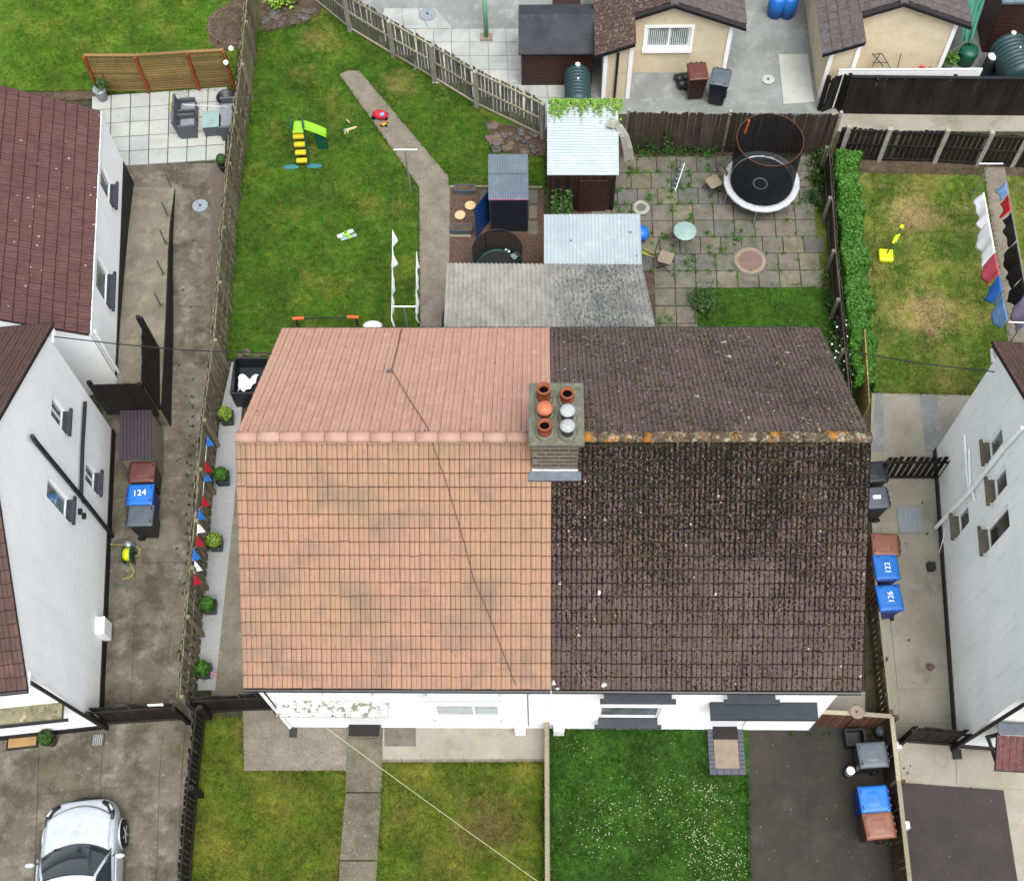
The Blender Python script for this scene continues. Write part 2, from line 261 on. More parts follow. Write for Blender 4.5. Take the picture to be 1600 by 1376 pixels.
for k, c in dict(blue=(36, 120, 214), blued=(26, 52, 140), grey=(92, 102, 112), greyd=(40, 44, 50), brown=(140, 92, 74), brownd=(84, 54, 42), maroon=(104, 62, 56), maroond=(56, 30, 28), rattan=(92, 96, 104),
                 cush=(138, 143, 154), red=(214, 40, 60), lime=(150, 214, 50), yel=(240, 200, 40), neon=(220, 232, 30), dgreen=(24, 92, 72), teal=(60, 128, 130), orange=(214, 104, 50), pad=(198, 204, 208), mat=(30, 32, 36),
                 tank=(44, 72, 76), tarp=(72, 140, 120), pole=(130, 200, 160), cloth=(214, 217, 226), clothr=(214, 110, 120), clothb=(70, 130, 214), clothl=(130, 176, 228), clothp=(196, 180, 214), clothk=(22, 22, 24), chair=(146, 132, 112),
                 mint=(150, 178, 174), jute=(176, 142, 92), matd=(38, 36, 36), beige=(150, 134, 118), slatep=(92, 94, 106), manh=(146, 156, 162), rust=(128, 104, 96), log=(226, 196, 150), shedb=(66, 40, 38), shedc=(146, 140, 126), shedroof=(66, 58, 66),
                 silver=(222, 232, 242), tyre=(24, 24, 26), rim=(170, 174, 180), lensm=(210, 216, 220), bluedoor=(20, 66, 130), navy=(36, 42, 54), cream2=(206, 190, 156), pink=(206, 140, 170), hose=(178, 190, 60)).items():
    MT[k] = flat('paint_' + k, c, .45 if k not in ('cush', 'cloth', 'clothr', 'clothb', 'clothl', 'clothp', 'clothk', 'jute', 'matd', 'beige', 'slatep', 'log', 'rust', 'tarp', 'mat') else .85, .35, 0, .07, 5)
MT['silver'].node_tree.nodes['Principled BSDF'].inputs['Metallic'].default_value = .25
MT['silver'].node_tree.nodes['Principled BSDF'].inputs['Roughness'].default_value = .32
MT['silver'].node_tree.nodes['Principled BSDF'].inputs['Coat Weight'].default_value = .7
def netm():
    t = NT('black_netting'); tr = t.n('ShaderNodeBsdfTransparent'); mx = t.n('ShaderNodeMixShader'); o = [n for n in t.t.nodes if n.type == 'OUTPUT_MATERIAL'][0]
    t.out(rgb(24, 26, 30), .8, .2); mx.inputs[0].default_value = .8; t.l(tr.outputs[0], mx.inputs[1]); t.l(t.b.outputs[0], mx.inputs[2]); t.l(mx.outputs[0], o.inputs[0]); return t.m
MT['net'] = netm()

# ------------------------------------------------------------------ mesh helpers
def frame_of(d):
    d = Vector(d).normalized(); a = Vector((0, 0, 1)) if abs(d.z) < .9 else Vector((1, 0, 0)); u = d.cross(a).normalized(); return u, d.cross(u).normalized()
class MB:
    def __init__(s): s.v = []; s.f = []
    def add(s, vs, fs):
        b = len(s.v); s.v += [tuple(v) for v in vs]; s.f += [tuple(i + b for i in f) for f in fs]; return s
    def hexa(s, a, b): # two quads (lists of 4 points) bottom a, top b, same winding
        return s.add(list(a) + list(b), [(3, 2, 1, 0), (4, 5, 6, 7), (0, 1, 5, 4), (1, 2, 6, 5), (2, 3, 7, 6), (3, 0, 4, 7)])
    def box(s, c, d, rz=0, tilt=None):
        x, y, z = d[0] / 2, d[1] / 2, d[2] / 2; R = Matrix.Rotation(rz, 3, 'Z')
        if tilt: R = R @ Matrix.Rotation(tilt[0], 3, tilt[1])
        c = Vector(c); P = [c + R @ Vector(p) for p in ((-x, -y, -z), (x, -y, -z), (x, y, -z), (-x, y, -z), (-x, -y, z), (x, -y, z), (x, y, z), (-x, y, z))]
        return s.hexa(P[:4], P[4:])
    def prism(s, pts, z0, z1):
        n = len(pts); A = [(p[0], p[1], z0) for p in pts]; B = [(p[0], p[1], z1) for p in pts]
        return s.add(A + B, [tuple(range(n - 1, -1, -1)), tuple(range(n, 2 * n))] + [(i, (i + 1) % n, n + (i + 1) % n, n + i) for i in range(n)])
    def tube(s, pts, r, n=8, caps=True):
        pts = [Vector(p) for p in pts]; rings = []; b = []
        for i, p in enumerate(pts):
            d = (pts[min(i + 1, len(pts) - 1)] - pts[max(i - 1, 0)]); u, w = frame_of(d)
            if rings and u.dot(pu) < 0: u = -u; w = -w
            pu = u; rr = r[i] if isinstance(r, (list, tuple)) else r
            rings.append(1); b += [p + u * (math.cos(2 * math.pi * k / n) * rr) + w * (math.sin(2 * math.pi * k / n) * rr) for k in range(n)]
        f = [(i * n + k, i * n + (k + 1) % n, (i + 1) * n + (k + 1) % n, (i + 1) * n + k) for i in range(len(pts) - 1) for k in range(n)]
        if caps: f += [tuple(range(n - 1, -1, -1)), tuple((len(pts) - 1) * n + k for k in range(n))]
        return s.add(b, f)
    def lathe(s, prof, c=(0, 0, 0), n=24, sx=1, sy=1):
        b = []; c = Vector(c)
        for r, z in prof: b += [c + Vector((math.cos(2 * math.pi * k / n) * r * sx, math.sin(2 * math.pi * k / n) * r * sy, z)) for k in range(n)]
        m = len(prof); f = [(i * n + k, i * n + (k + 1) % n, (i + 1) * n + (k + 1) % n, (i + 1) * n + k) for i in range(m - 1) for k in range(n)]
        f += [tuple(range(n - 1, -1, -1)), tuple((m - 1) * n + k for k in range(n))]
        return s.add(b, f)
    def torus(s, c, R, r, n=32, m=8, arc=(0, 2 * math.pi), zf=1.0):
        pts = [Vector(c) + Vector((math.cos(a) * R, math.sin(a) * R, 0)) for a in np.linspace(arc[0], arc[1], n)]
        return s.tube(pts, r, m)
    def grid(s, fn, nu, nv):
        b = [fn(i / nu, j / nv) for j in range(nv + 1) for i in range(nu + 1)]
        return s.add(b, [(j * (nu + 1) + i, j * (nu + 1) + i + 1, (j + 1) * (nu + 1) + i + 1, (j + 1) * (nu + 1) + i) for j in range(nv) for i in range(nu)])
    def rock(s, c, r, seed):
        rg = random.Random(seed); bm = bmesh.new(); bmesh.ops.create_icosphere(bm, subdivisions=1, radius=1)
        P = [Vector(c) + Vector((v.co.x * r * rg.uniform(.75, 1.2), v.co.y * r * rg.uniform(.7, 1.1), v.co.z * r * rg.uniform(.45, .75))) for v in bm.verts]
        F = [tuple(v.index for v in f.verts) for f in bm.faces]; bm.free(); return s.add(P, F)
WORLDLOC = {}
def wl(o): return WORLDLOC.get(o.name, Vector((0, 0, 0)))
def reg(o, p): WORLDLOC[o.name] = Vector(p)
def mesh_of(mb, name, mat, smooth=False, off=Vector((0, 0, 0))):
    me = bpy.data.meshes.new(name); o = off
    me.from_pydata([(v[0] - o[0], v[1] - o[1], v[2] - o[2]) for v in mb.v], [], mb.f); me.materials.append(MT[mat] if isinstance(mat, str) else mat)
    if smooth: me.polygons.foreach_set('use_smooth', [True] * len(me.polygons))
    me.update(); return me
def link(name, me, parent=None, loc=None, off=None):
    o = bpy.data.objects.new(name, me); COL.objects.link(o)
    if parent: o.parent = parent
    if loc is not None: o.location = loc
    return o
def part(mb, name, mat, parent, smooth=False, local=False, kind=None, label=None, bevel=0):
    """one mesh object under parent; local=True: coordinates already in the thing's own frame"""
    off = Vector((0, 0, 0)) if local else wl(parent)
    o = link(name, mesh_of(mb, name, mat, smooth, off), parent); reg(o, off)
    if kind: o['kind'] = kind
    if label: o['label'] = label
    if bevel:
        b = o.modifiers.new('bevel', 'BEVEL'); b.width = bevel; b.segments = 2; b.limit_method = 'ANGLE'
    if smooth: 
        o.data.polygons.foreach_set('use_smooth', [True] * len(o.data.polygons))
    return o
def tag(o, label, cat, group=None, kind=None):
    o['label'] = label; o['category'] = cat
    if group: o['group'] = group
    if kind: o['kind'] = kind
    return o
def thing(name, label, cat, loc=(0, 0, 0), rz=0, group=None):
    o = bpy.data.objects.new(name, None); COL.objects.link(o); o.location = loc; o.rotation_euler = (0, 0, rz); o.empty_display_size = .2
    reg(o, loc if rz == 0 else (0, 0, 0)); return tag(o, label, cat, group)
def solo(mb, name, mat, label, cat, group=None, smooth=False, bevel=0):
    """thing that is one mesh"""
    vs = np.array(mb.v); c = Vector(((vs[:, 0].min() + vs[:, 0].max()) / 2, (vs[:, 1].min() + vs[:, 1].max()) / 2, vs[:, 2].min()))
    o = link(name, mesh_of(mb, name, mat, smooth, c)); o.location = c; reg(o, c)
    if bevel: b = o.modifiers.new('bevel', 'BEVEL'); b.width = bevel; b.segments = 2
    return tag(o, label, cat, group)
def struct(mb, name, mat, kind='structure', smooth=False):
    o = link(name, mesh_of(mb, name, mat, smooth)); o['kind'] = kind; reg(o, (0, 0, 0)); return o
def dup(root, loc, rz, label, group=None):
    r = root.copy(); COL.objects.link(r); r.location = loc; r.rotation_euler = (0, 0, rz); r['label'] = label
    if group: r['group'] = group
    for ch in list(root.children):
        c = ch.copy(); COL.objects.link(c); c.parent = r
        for g in ch.children: d = g.copy(); COL.objects.link(d); d.parent = c
    return r
def ground(name, mat, px, z, th=.05, kind='structure'):
    pts = [G(a, b, z) for a, b in px]; mb = MB(); mb.prism(pts, z - th, z)
    if area(pts) < 0: mb.f = [tuple(reversed(f)) for f in mb.f]
    return struct(mb, name, mat, kind)
def area(p): return sum(p[i][0] * p[(i + 1) % len(p)][1] - p[(i + 1) % len(p)][0] * p[i][1] for i in range(len(p))) / 2
def pieces(parent, name, mats, cells, z, th, gap=.012, jit=.004):
    """slabs: each cell is 4 world points; separate objects under a piece of the setting"""
    for i, c in enumerate(cells):
        m = Vector((sum(p[0] for p in c) / 4, sum(p[1] for p in c) / 4, 0)); q = []
        for p in c:
            d = Vector((p[0], p[1], 0)) - m; L = d.length; q.append(m + d * max(.1, (L - gap) / L))
        zz = z + random.uniform(-jit, jit); mb = MB()
        if area(q) < 0: q.reverse()
        t1, t2 = random.uniform(-jit, jit) * .7, random.uniform(-jit, jit) * .7
        top = [(p[0], p[1], zz + (t1 if k in (0, 1) else t2)) for k, p in enumerate(q)]; mb.hexa([(p[0], p[1], zz - th) for p in q], top)
        mt = mats if isinstance(mats, str) else random.choice(mats)
        me = mesh_of(mb, name, mt, off=m); link(name, me, parent, m - wl(parent))
def lerp(a, b, t): return a + (b - a) * t
def quadgrid(c, us, vs):
    """c: 4 world corners (u0v0,u1v0,u1v1,u0v1)"""
    f = lambda u, v: lerp(lerp(c[0], c[1], u), lerp(c[3], c[2], u), v)
    return [[f(us[i], vs[j]), f(us[i + 1], vs[j]), f(us[i + 1], vs[j + 1]), f(us[i], vs[j + 1])] for j in range(len(vs) - 1) for i in range(len(us) - 1)]
def ev(n): return [i / n for i in range(n + 1)]

# ------------------------------------------------------------------ the ground and what is laid on it
b = MB(); b.prism([(-150, -150), (150, -150), (150, 150), (-150, 150)], -.3, -.03); struct(b, 'ground', 'earth')
ground('lawn', 'lawnA', [(-300, -200), (398, -200), (366, 142), (150, 145), (150, 141), (-300, 149)], .02)
ground('lawn', 'lawnB', [(398, -60), (430, -60), (470, -20), (852, 204), (852, 300), (702, 293), (700, 275), (560, 112), (536, 118), (655, 292), (657, 560), (352, 560), (352, 400)], .02)
ground('lawn', 'lawnC', [(1335, 262), (1700, 262), (1700, 640), (1366, 622)], .02)
ground('lawn', 'lawnF', [(1085, 438), (1286, 445), (1320, 560), (1085, 560)], .02)
ground('lawn', 'lawnD', [(306, 1120), (545, 1120), (545, 1200), (522, 1420), (290, 1420)], .02)
ground('lawn', 'lawnD', [(592, 1186), (850, 1186), (850, 1420), (584, 1420)], .02)
ground('lawn', 'lawnE', [(858, 1120), (1170, 1120), (1172, 1420), (858, 1420)], .02)
ground('lawn', 'lawnC', [(1268, 240), (1300, 240), (1326, 640), (1300, 640), (1268, 445)], .012)
ground('flower_bed', 'soil', [(322, 40), (330, 22), (350, 8), (390, -10), (384, 76), (352, 78), (330, 72)], .045)
ground('soil_strip', 'soil', [(-100, 147), (152, 142), (156, 154), (-100, 168)], .03)
ground('soil_strip', 'soil', [(1300, 246), (1640, 258), (1640, 276), (1325, 270)], .024)
ground('rockery_bed', 'soil', [(402, -60), (520, -60), (500, 22), (455, 42), (408, 50)], .04)
ground('rockery_bed', 'soil', [(760, 188), (852, 206), (852, 244), (800, 242), (770, 222)], .03)
ground('bark_chip_bed', 'bark', [(702, 293), (850, 296), (850, 425), (698, 425)], .03)
ground('gravel_strip', 'gravel', [(362, 566), (385, 566), (372, 700), (366, 790), (348, 960), (336, 1078), (300, 1078), (312, 960), (330, 790), (345, 640)], .03)
ground('gravel_strip', 'gravelb', [(330, 255), (372, 255), (348, 560), (325, 560)], .018)
ground('path', 'path', [(530, 116), (545, 110), (562, 111), (700, 275), (703, 300), (700, 560), (657, 560), (655, 292)], .045)
ground('path', 'conc_ramp', [(345, 700), (385, 700), (455, 1095), (330, 1095)], .017)
ground('driveway', 'conc', [(170, 255), (345, 255), (352, 300), (334, 700), (300, 1078), (298, 1130), (150, 1130)], .01)
ground('driveway', 'conc', [(-300, 1120), (302, 1120), (280, 1440), (-300, 1440)], .006)
ground('yard', 'conc3', [(470, -200), (1700, -200), (1700, 178), (1290, 178), (860, 178), (852, 205), (480, -10)], .004)
ground('footpath', 'conc2', [(1300, 172), (1700, 176), (1700, 205), (1300, 205)], .012)
ground('patio', 'soil', [(860, 225), (1262, 225), (1278, 440), (1086, 444), (1086, 560), (860, 560)], .006)
ground('patio', 'conc2', [(1362, 614), (1540, 618), (1500, 760), (1358, 760)], .028)
ground('alley', 'conc2', [(1355, 740), (1470, 740), (1495, 1160), (1520, 1240), (1405, 1226), (1390, 1120)], .014)
ground('alley', 'conc2', [(1260, 1080), (1372, 1080), (1384, 1140), (1255, 1140)], .01)
ground('moss_strip', 'earth', [(1352, 880), (1366, 880), (1388, 1118), (1352, 1118)], .02)
ground('driveway', 'tarmac', [(1408, 1222), (1568, 1234), (1600, 1440), (1425, 1440)], .03)
ground('path', 'conc2', [(1495, 1160), (1700, 1180), (1700, 1440), (1600, 1440), (1568, 1234), (1520, 1236)], .012)
ground('driveway', 'tarmac2', [(1166, 1120), (1392, 1120), (1420, 1440), (1172, 1440)], .012)
ground('path', 'path', [(1537, 262), (1570, 262), (1640, 640), (1590, 640)], .035)
# front apron and path of the orange-roofed house, cast in slabs
fa = thing('front_path', 'x', 'path'); fa['kind'] = 'structure'; del fa['category']; del fa['label']
pieces(fa, 'concrete_slab', 'path', [[G(380, 1110), G(545, 1110), G(541, 1204), G(382, 1204)]], .05, .06, 0)
pieces(fa, 'concrete_slab', 'conc2', [[G(598, 1110), G(852, 1110), G(852, 1189), G(598, 1189)]], .05, .06, 0)
pieces(fa, 'concrete_slab', 'path2', [[G(a, y0), G(b_, y0), G(d_, y1), G(c_, y1)] for a, b_, c_, d_, y0, y1 in
    ((542, 599, 540, 597, 1120, 1238), (540, 597, 531, 590, 1239, 1344), (531, 590, 526, 586, 1345, 1440))], .06, .07, .01)
pieces(fa, 'paving_slab', 'sb', [[G(601, 1137), G(650, 1137), G(650, 1166), G(601, 1166)]], .056, .02, 0, 0)
pieces(fa, 'kerb', 'path', [[G(852, 1186), G(850, 1190), G(598, 1191), G(598, 1187)]], .055, .06, 0)
# patios
def surf(name):
    o = bpy.data.objects.new(name, None); COL.objects.link(o); o['kind'] = 'structure'; reg(o, (0, 0, 0)); return o
pa = surf('paved_terrace')
pieces(pa, 'paving_slab', ['slabw', 'slabg', 'slabw'], quadgrid([G(144, 152), G(356, 137), G(352, 250), G(142, 264)], ev(7), ev(5)), .04, .05, .02)
pb = surf('paved_yard')
g0, gu, gv = G(1022, 452), Vector((.608, .004, 0)), Vector((.01, .6, 0))
cells = []; blk = [(5.55, 7.4, 9.25, 10.6)]
for j in range(-3, 9):
    for i in range(-3, 9):
        sh = (.3 if j in (2, 5, 7) else 0); p = g0 + gu * (i + sh) + gv * j; c = p + (gu + gv) / 2
        if c.x > (7.9 if j < 3 else 8.0) or c.x < 1.2: continue
        if j < 0 and i > 1: continue
        if c.y > 13.6 or c.y < 6.6: continue
        if c.x < 3.0 and c.y < 9.3: continue
        m = G(1172, 408)
        if False: continue
        cells.append([p, p + gu, p + gu + gv, p + gv])
pieces(pb, 'paving_slab', ['sa', 'sa', 'sb', 'sc', 'sd', 'sa'], cells, .045, .05, .022, .008)
pc = surf('paved_yard')
def beyond(c):   # only on the far side of the diagonal fence
    m = sum(c, Vector()) / 4; a, b_ = G(550, 47), G(850, 214); return (b_ - a).cross(m - a).z > .12
pieces(pc, 'paving_slab', ['slabw', 'slabg', 'slabg'], [c for c in quadgrid([G(594, 46), G(874, 46), G(890, 176), G(582, 176)], ev(10), ev(6)) if beyond(c)], .03, .04, .015, .002)
pieces(pc, 'paving_slab', ['slabg'], quadgrid([G(600, 14), G(680, 14), G(708, 46), G(594, 46)], ev(3), ev(1)), .03, .04, .015, .002)
# big cast slabs of the left drive, with their joints
pd = surf('cast_drive')
def strip(pl, pr, mats, z=.03): pieces(pd, 'concrete_slab', mats, [[G(*pl[i]), G(*pr[i]), G(*pr[i + 1]), G(*pl[i + 1])] for i in range(len(pl) - 1)], z, .05, .03, .006)
strip([(276, 262), (276, 480), (270, 640), (262, 745)], [(330, 262), (330, 480), (322, 640), (308, 745)], ['conc'])
strip([(180, 775), (184, 880), (182, 960), (172, 1100)], [(214, 775), (213, 880), (211, 960), (205, 1100)], ['conc'])
strip([(260, 748), (216, 880), (213, 958), (207, 1100)], [(306, 748), (292, 880), (270, 958), (258, 1100)], ['conc', 'conc'])
strip([(294, 890), (272, 958), (260, 1100)], [(300, 890), (292, 958), (278, 1100)], ['conc'])
strip([(66, 1166), (62, 1240), (58, 1400)], [(162, 1160), (158, 1232), (160, 1400)], ['conc'])
strip([(-20, 1170), (-26, 1400)], [(62, 1166), (54, 1400)], ['conc'])
strip([(164, 1140), (160, 1232), (162, 1400)], [(256, 1140), (250, 1225), (245, 1400)], ['conc'])
strip([(258, 1140), (253, 1225), (248, 1400)], [(291, 1130), (284, 1220), (276, 1400)], ['conc'])
pe = surf('cast_alley')
pieces(pe, 'concrete_slab', ['conc2'], [[G(1368, 748), G(1460, 748), G(1463, 832), G(1375, 832)], [G(1376, 836), G(1463, 836), G(1480, 1078), G(1402, 1078)], [G(1403, 1082), G(1480, 1082), G(1486, 1130), G(1404, 1130)],
    [G(1402, 1158), G(1488, 1164), G(1490, 1226), G(1408, 1221)], [G(1492, 1168), G(1700, 1190), G(1700, 1240), G(1493, 1227)]], .03, .04, .02, .004)
pieces(pe, 'concrete_slab', ['conc3'], [[G(1368, 616), G(1380, 616), G(1380, 706), G(1362, 706)], [G(1437, 619), G(1462, 620), G(1476, 706), G(1446, 706)]], .034, .02, 0, 0)
pieces(surf('pale_slab'), 'concrete_slab', 'slabw', [[G(1216, 86), G(1262, 86), G(1272, 160), G(1224, 164)]], .03, .03, 0, 0)

# ------------------------------------------------------------------ houses
class Fr:
    def __init__(s, o, a): s.o = Vector(o); s.a = a; s.R = Matrix.Rotation(a, 3, 'Z')
    def L(s, x, y, z=0): return s.o + s.R @ Vector((x, y, z))
TW, TL = GW, .276
def tile_mesh(mat, w=TW, l=TL, flat_=False):
    """one interlocking tile: x across, y up the slope, z out of it; front edge at y=0 stands proud"""
    if flat_: prof = [(-.5, .0), (.5, .0)]
    else: prof = [(-.5, .010), (-.40, .022), (-.30, .006), (-.06, .004), (.04, .016), (.14, .004), (.40, .003), (.5, .0)]
    b = MB(); n = len(prof); e = .0025 / w
    xs = [p[0] * (1 - e * 2) * w for p in prof]
    F = [(xs[i], 0, .034 + prof[i][1]) for i in range(n)]; B = [(xs[i], l + .03, .004 + prof[i][1]) for i in range(n)]; D = [(xs[i], .03, -.006) for i in range(n)]
    b.add(F + B + D, [(i, i + 1, n + i + 1, n + i) for i in range(n - 1)] + [(2 * n + i, 2 * n + i + 1, i + 1, i) for i in range(n - 1)])
    # side lips close the piece
    b.add([F[0], B[0], D[0], (xs[0], l + .03, -.01)], [(0, 1, 3, 2)]); b.add([F[-1], B[-1], D[-1], (xs[-1], l + .03, -.01)], [(0, 2, 3, 1)])
    return b
TILEMB = tile_mesh(None); SLATEMB = None
JOINT = {'tileo': ('jo', (92, 62, 42)), 'tilep': ('jp', (156, 112, 92)), 'tiled': ('jd', (20, 17, 13)), 'tiledb': ('jb', (52, 44, 40)), 'tilen': ('jn', (58, 44, 40)), 'tileb': ('jc', (66, 44, 40))}  # strip colours: joint dirt with the shadow under each course painted in
def add_joints(me, mat, w=TW, l=TL):
    """dark strips at the tail and side lap of each tile: joint dirt plus painted course-line shadow"""
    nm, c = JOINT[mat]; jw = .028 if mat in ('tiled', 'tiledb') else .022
    if nm not in MT: MT[nm] = flat('joint_dirt_shade_' + nm, c, .95, .1, 0, .3, 4)
    bm = bmesh.new(); bm.from_mesh(me); me.materials.append(MT[nm])
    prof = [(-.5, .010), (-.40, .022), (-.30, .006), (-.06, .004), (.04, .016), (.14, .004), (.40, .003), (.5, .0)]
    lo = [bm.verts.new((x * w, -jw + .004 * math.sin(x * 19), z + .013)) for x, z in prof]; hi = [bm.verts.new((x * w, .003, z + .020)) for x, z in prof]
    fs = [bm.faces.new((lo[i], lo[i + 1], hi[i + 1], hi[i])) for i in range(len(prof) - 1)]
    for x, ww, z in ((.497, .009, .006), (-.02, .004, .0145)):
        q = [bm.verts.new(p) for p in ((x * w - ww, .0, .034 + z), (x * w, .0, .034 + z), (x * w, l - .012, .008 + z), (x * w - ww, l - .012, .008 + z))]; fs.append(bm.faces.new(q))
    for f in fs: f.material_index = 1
    bm.to_mesh(me); bm.free()
def lay_tiles(roof, fr, side, x0, x1, yE, zE, yR, zR, mat, vis=None, maxn=300, w=TW, mb=None, ncourse=None):
    """courses from the ridge down; the nearest 300 are single objects, the others one joined part. side: which way the slope faces (unit y sign, local)"""
    mb = mb or TILEMB; Ls = math.hypot(yE - yR, zR - zE); ncf = ncourse or Ls / .2832; gl = Ls / ncf; nc = math.ceil(ncf - .05)
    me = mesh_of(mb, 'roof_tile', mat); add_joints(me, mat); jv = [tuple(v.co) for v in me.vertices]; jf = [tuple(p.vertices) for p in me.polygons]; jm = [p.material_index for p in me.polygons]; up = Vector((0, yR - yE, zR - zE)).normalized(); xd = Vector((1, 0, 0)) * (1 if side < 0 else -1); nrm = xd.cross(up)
    Rl = Matrix((xd, up, nrm)).transposed(); Rw = (fr.R @ Rl); ncol = max(1, round((x1 - x0) / w)); ww = (x1 - x0) / ncol
    sc = Matrix.Diagonal((ww / w, gl / TL if mb is TILEMB else 1, 1)); rest = MB(); rm = []; cnt = 0; off = wl(roof)
    for c in range(nc - 1, -1, -1):
        fr_ = min(1, ncf - c)
        for i in range(ncol):
            x = x0 + (i + .5) * ww; p = Vector((x, yE, zE)) + up * (c * gl); p = fr.L(*p)
            j = Matrix.Rotation(random.gauss(0, .006), 3, 'Z') @ Matrix.Rotation(random.gauss(0, .005), 3, 'X'); R = Rw @ j @ sc @ Matrix.Diagonal((1, max(.3, fr_ - .04) if fr_ < 1 else 1, 1))
            p = p + Rw @ Vector((0, random.gauss(0, .003) + (-.02 if random.random() < .012 else 0), random.uniform(0, .004)))
            v = vis is None or (vis[0] <= x <= vis[1])
            if v and cnt < maxn:
                o = bpy.data.objects.new('roof_tile', me); COL.objects.link(o); o.parent = roof; o.matrix_local = Matrix.Translation(p - off) @ R.to_4x4(); cnt += 1
            else: rest.add([p + R @ Vector(q) for q in jv], jf); rm += jm
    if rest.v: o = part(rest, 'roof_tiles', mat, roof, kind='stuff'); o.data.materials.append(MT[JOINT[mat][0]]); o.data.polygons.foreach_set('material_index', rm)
    return cnt
def wall_panel(parent, name, mat, O, u, nrm, outline, holes=(), depth=.1):
    """flat wall skin (outline in u,z) with real openings and reveals"""
    O = Vector(O); u = Vector(u); nrm = Vector(nrm); bm = bmesh.new(); pt = lambda a, z, d=0: O + u * a + Vector((0, 0, z)) - nrm * d
    def loop(ps):
        vs = [bm.verts.new(pt(*p)) for p in ps]; return [bm.edges.new((vs[i], vs[(i + 1) % len(vs)])) for i in range(len(vs))]
    es = loop(outline)
    for (a, b_, c, d) in holes: es += loop([(a, c), (b_, c), (b_, d), (a, d)])
    bmesh.ops.triangle_fill(bm, use_beauty=True, use_dissolve=False, edges=es)
    for f in bm.faces:
        f.normal_update()
        if f.normal.dot(nrm) < 0: f.normal_flip()
    mb = MB(); bm.verts.index_update(); mb.add([v.co.copy() for v in bm.verts], [tuple(v.index for v in f.verts) for f in bm.faces]); bm.free()
    for (a, b_, c, d) in holes:
        q = [(a, c), (b_, c), (b_, d), (a, d)]
        for i in range(4):
            p, r = q[i], q[(i + 1) % 4]; mb.add([pt(*p), pt(*r), pt(*r, depth), pt(*p, depth)], [(0, 1, 2, 3)])
    return part(mb, name, mat, parent)
def window(parent, O, u, nrm, a0, a1, z0, z1, depth=.1, sill='sillg', mull=(), glass='glass', so=.16, sw=.1, fmat='plastw', horns=True, fr_w=.05):
    O = Vector(O); u = Vector(u); nrm = Vector(nrm); pt = lambda a, z, d: O + u * a + Vector((0, 0, z)) - nrm * d
    def bar(mb, a, b_, c, d, d0, d1): mb.hexa([pt(a, c, d1), pt(b_, c, d1), pt(b_, c, d0), pt(a, c, d0)], [pt(a, d, d1), pt(b_, d, d1), pt(b_, d, d0), pt(a, d, d0)])
    f = MB(); w = fr_w; D0, D1 = depth - .045, depth + .02
    bar(f, a0, a1, z0, z0 + w, D0, D1); bar(f, a0, a1, z1 - w, z1, D0, D1); bar(f, a0, a0 + w, z0 + w, z1 - w, D0, D1); bar(f, a1 - w, a1, z0 + w, z1 - w, D0, D1)
    for m in mull: bar(f, m - w / 2, m + w / 2, z0 + w, z1 - w, D0 + .002, D1)
    o = part(f, 'window', fmat, parent)
    xs = [a0] + list(mull) + [a1]
    for i in range(len(xs) - 1):
        g = MB(); bar(g, xs[i] + w * .6, xs[i + 1] - w * .6, z0 + w * .8, z1 - w * .8, depth - .02, depth); part(g, 'window_pane', glass, o)
    if sill:
        s_ = MB(); bar(s_, a0, a1, z0 - .012, z0 + .004, -.002, depth - .045)
        e = .09 if horns else 0
        s_.hexa([pt(a0, z0 - .09, .0), pt(a1, z0 - .09, .0), pt(a1, z0 - .1, -so), pt(a0, z0 - .1, -so)], [pt(a0, z0 - .012, 0), pt(a1, z0 - .012, 0), pt(a1, z0 - .03, -so), pt(a0, z0 - .03, -so)])
        bar(s_, a0 - e, a0, z0 - .1, z0 - .02, -so, -so * .55); bar(s_, a1, a1 + e, z0 - .1, z0 - .02, -so, -so * .55)
        part(s_, 'sill', sill, o)
    return o
def roof_height(y, ze=5.15273, rh=2.93753, hd=4.3425): return ze + rh * (1 - abs(y) / hd)
ZE, RH_, HD = 5.1527, 2.9375, 4.3425
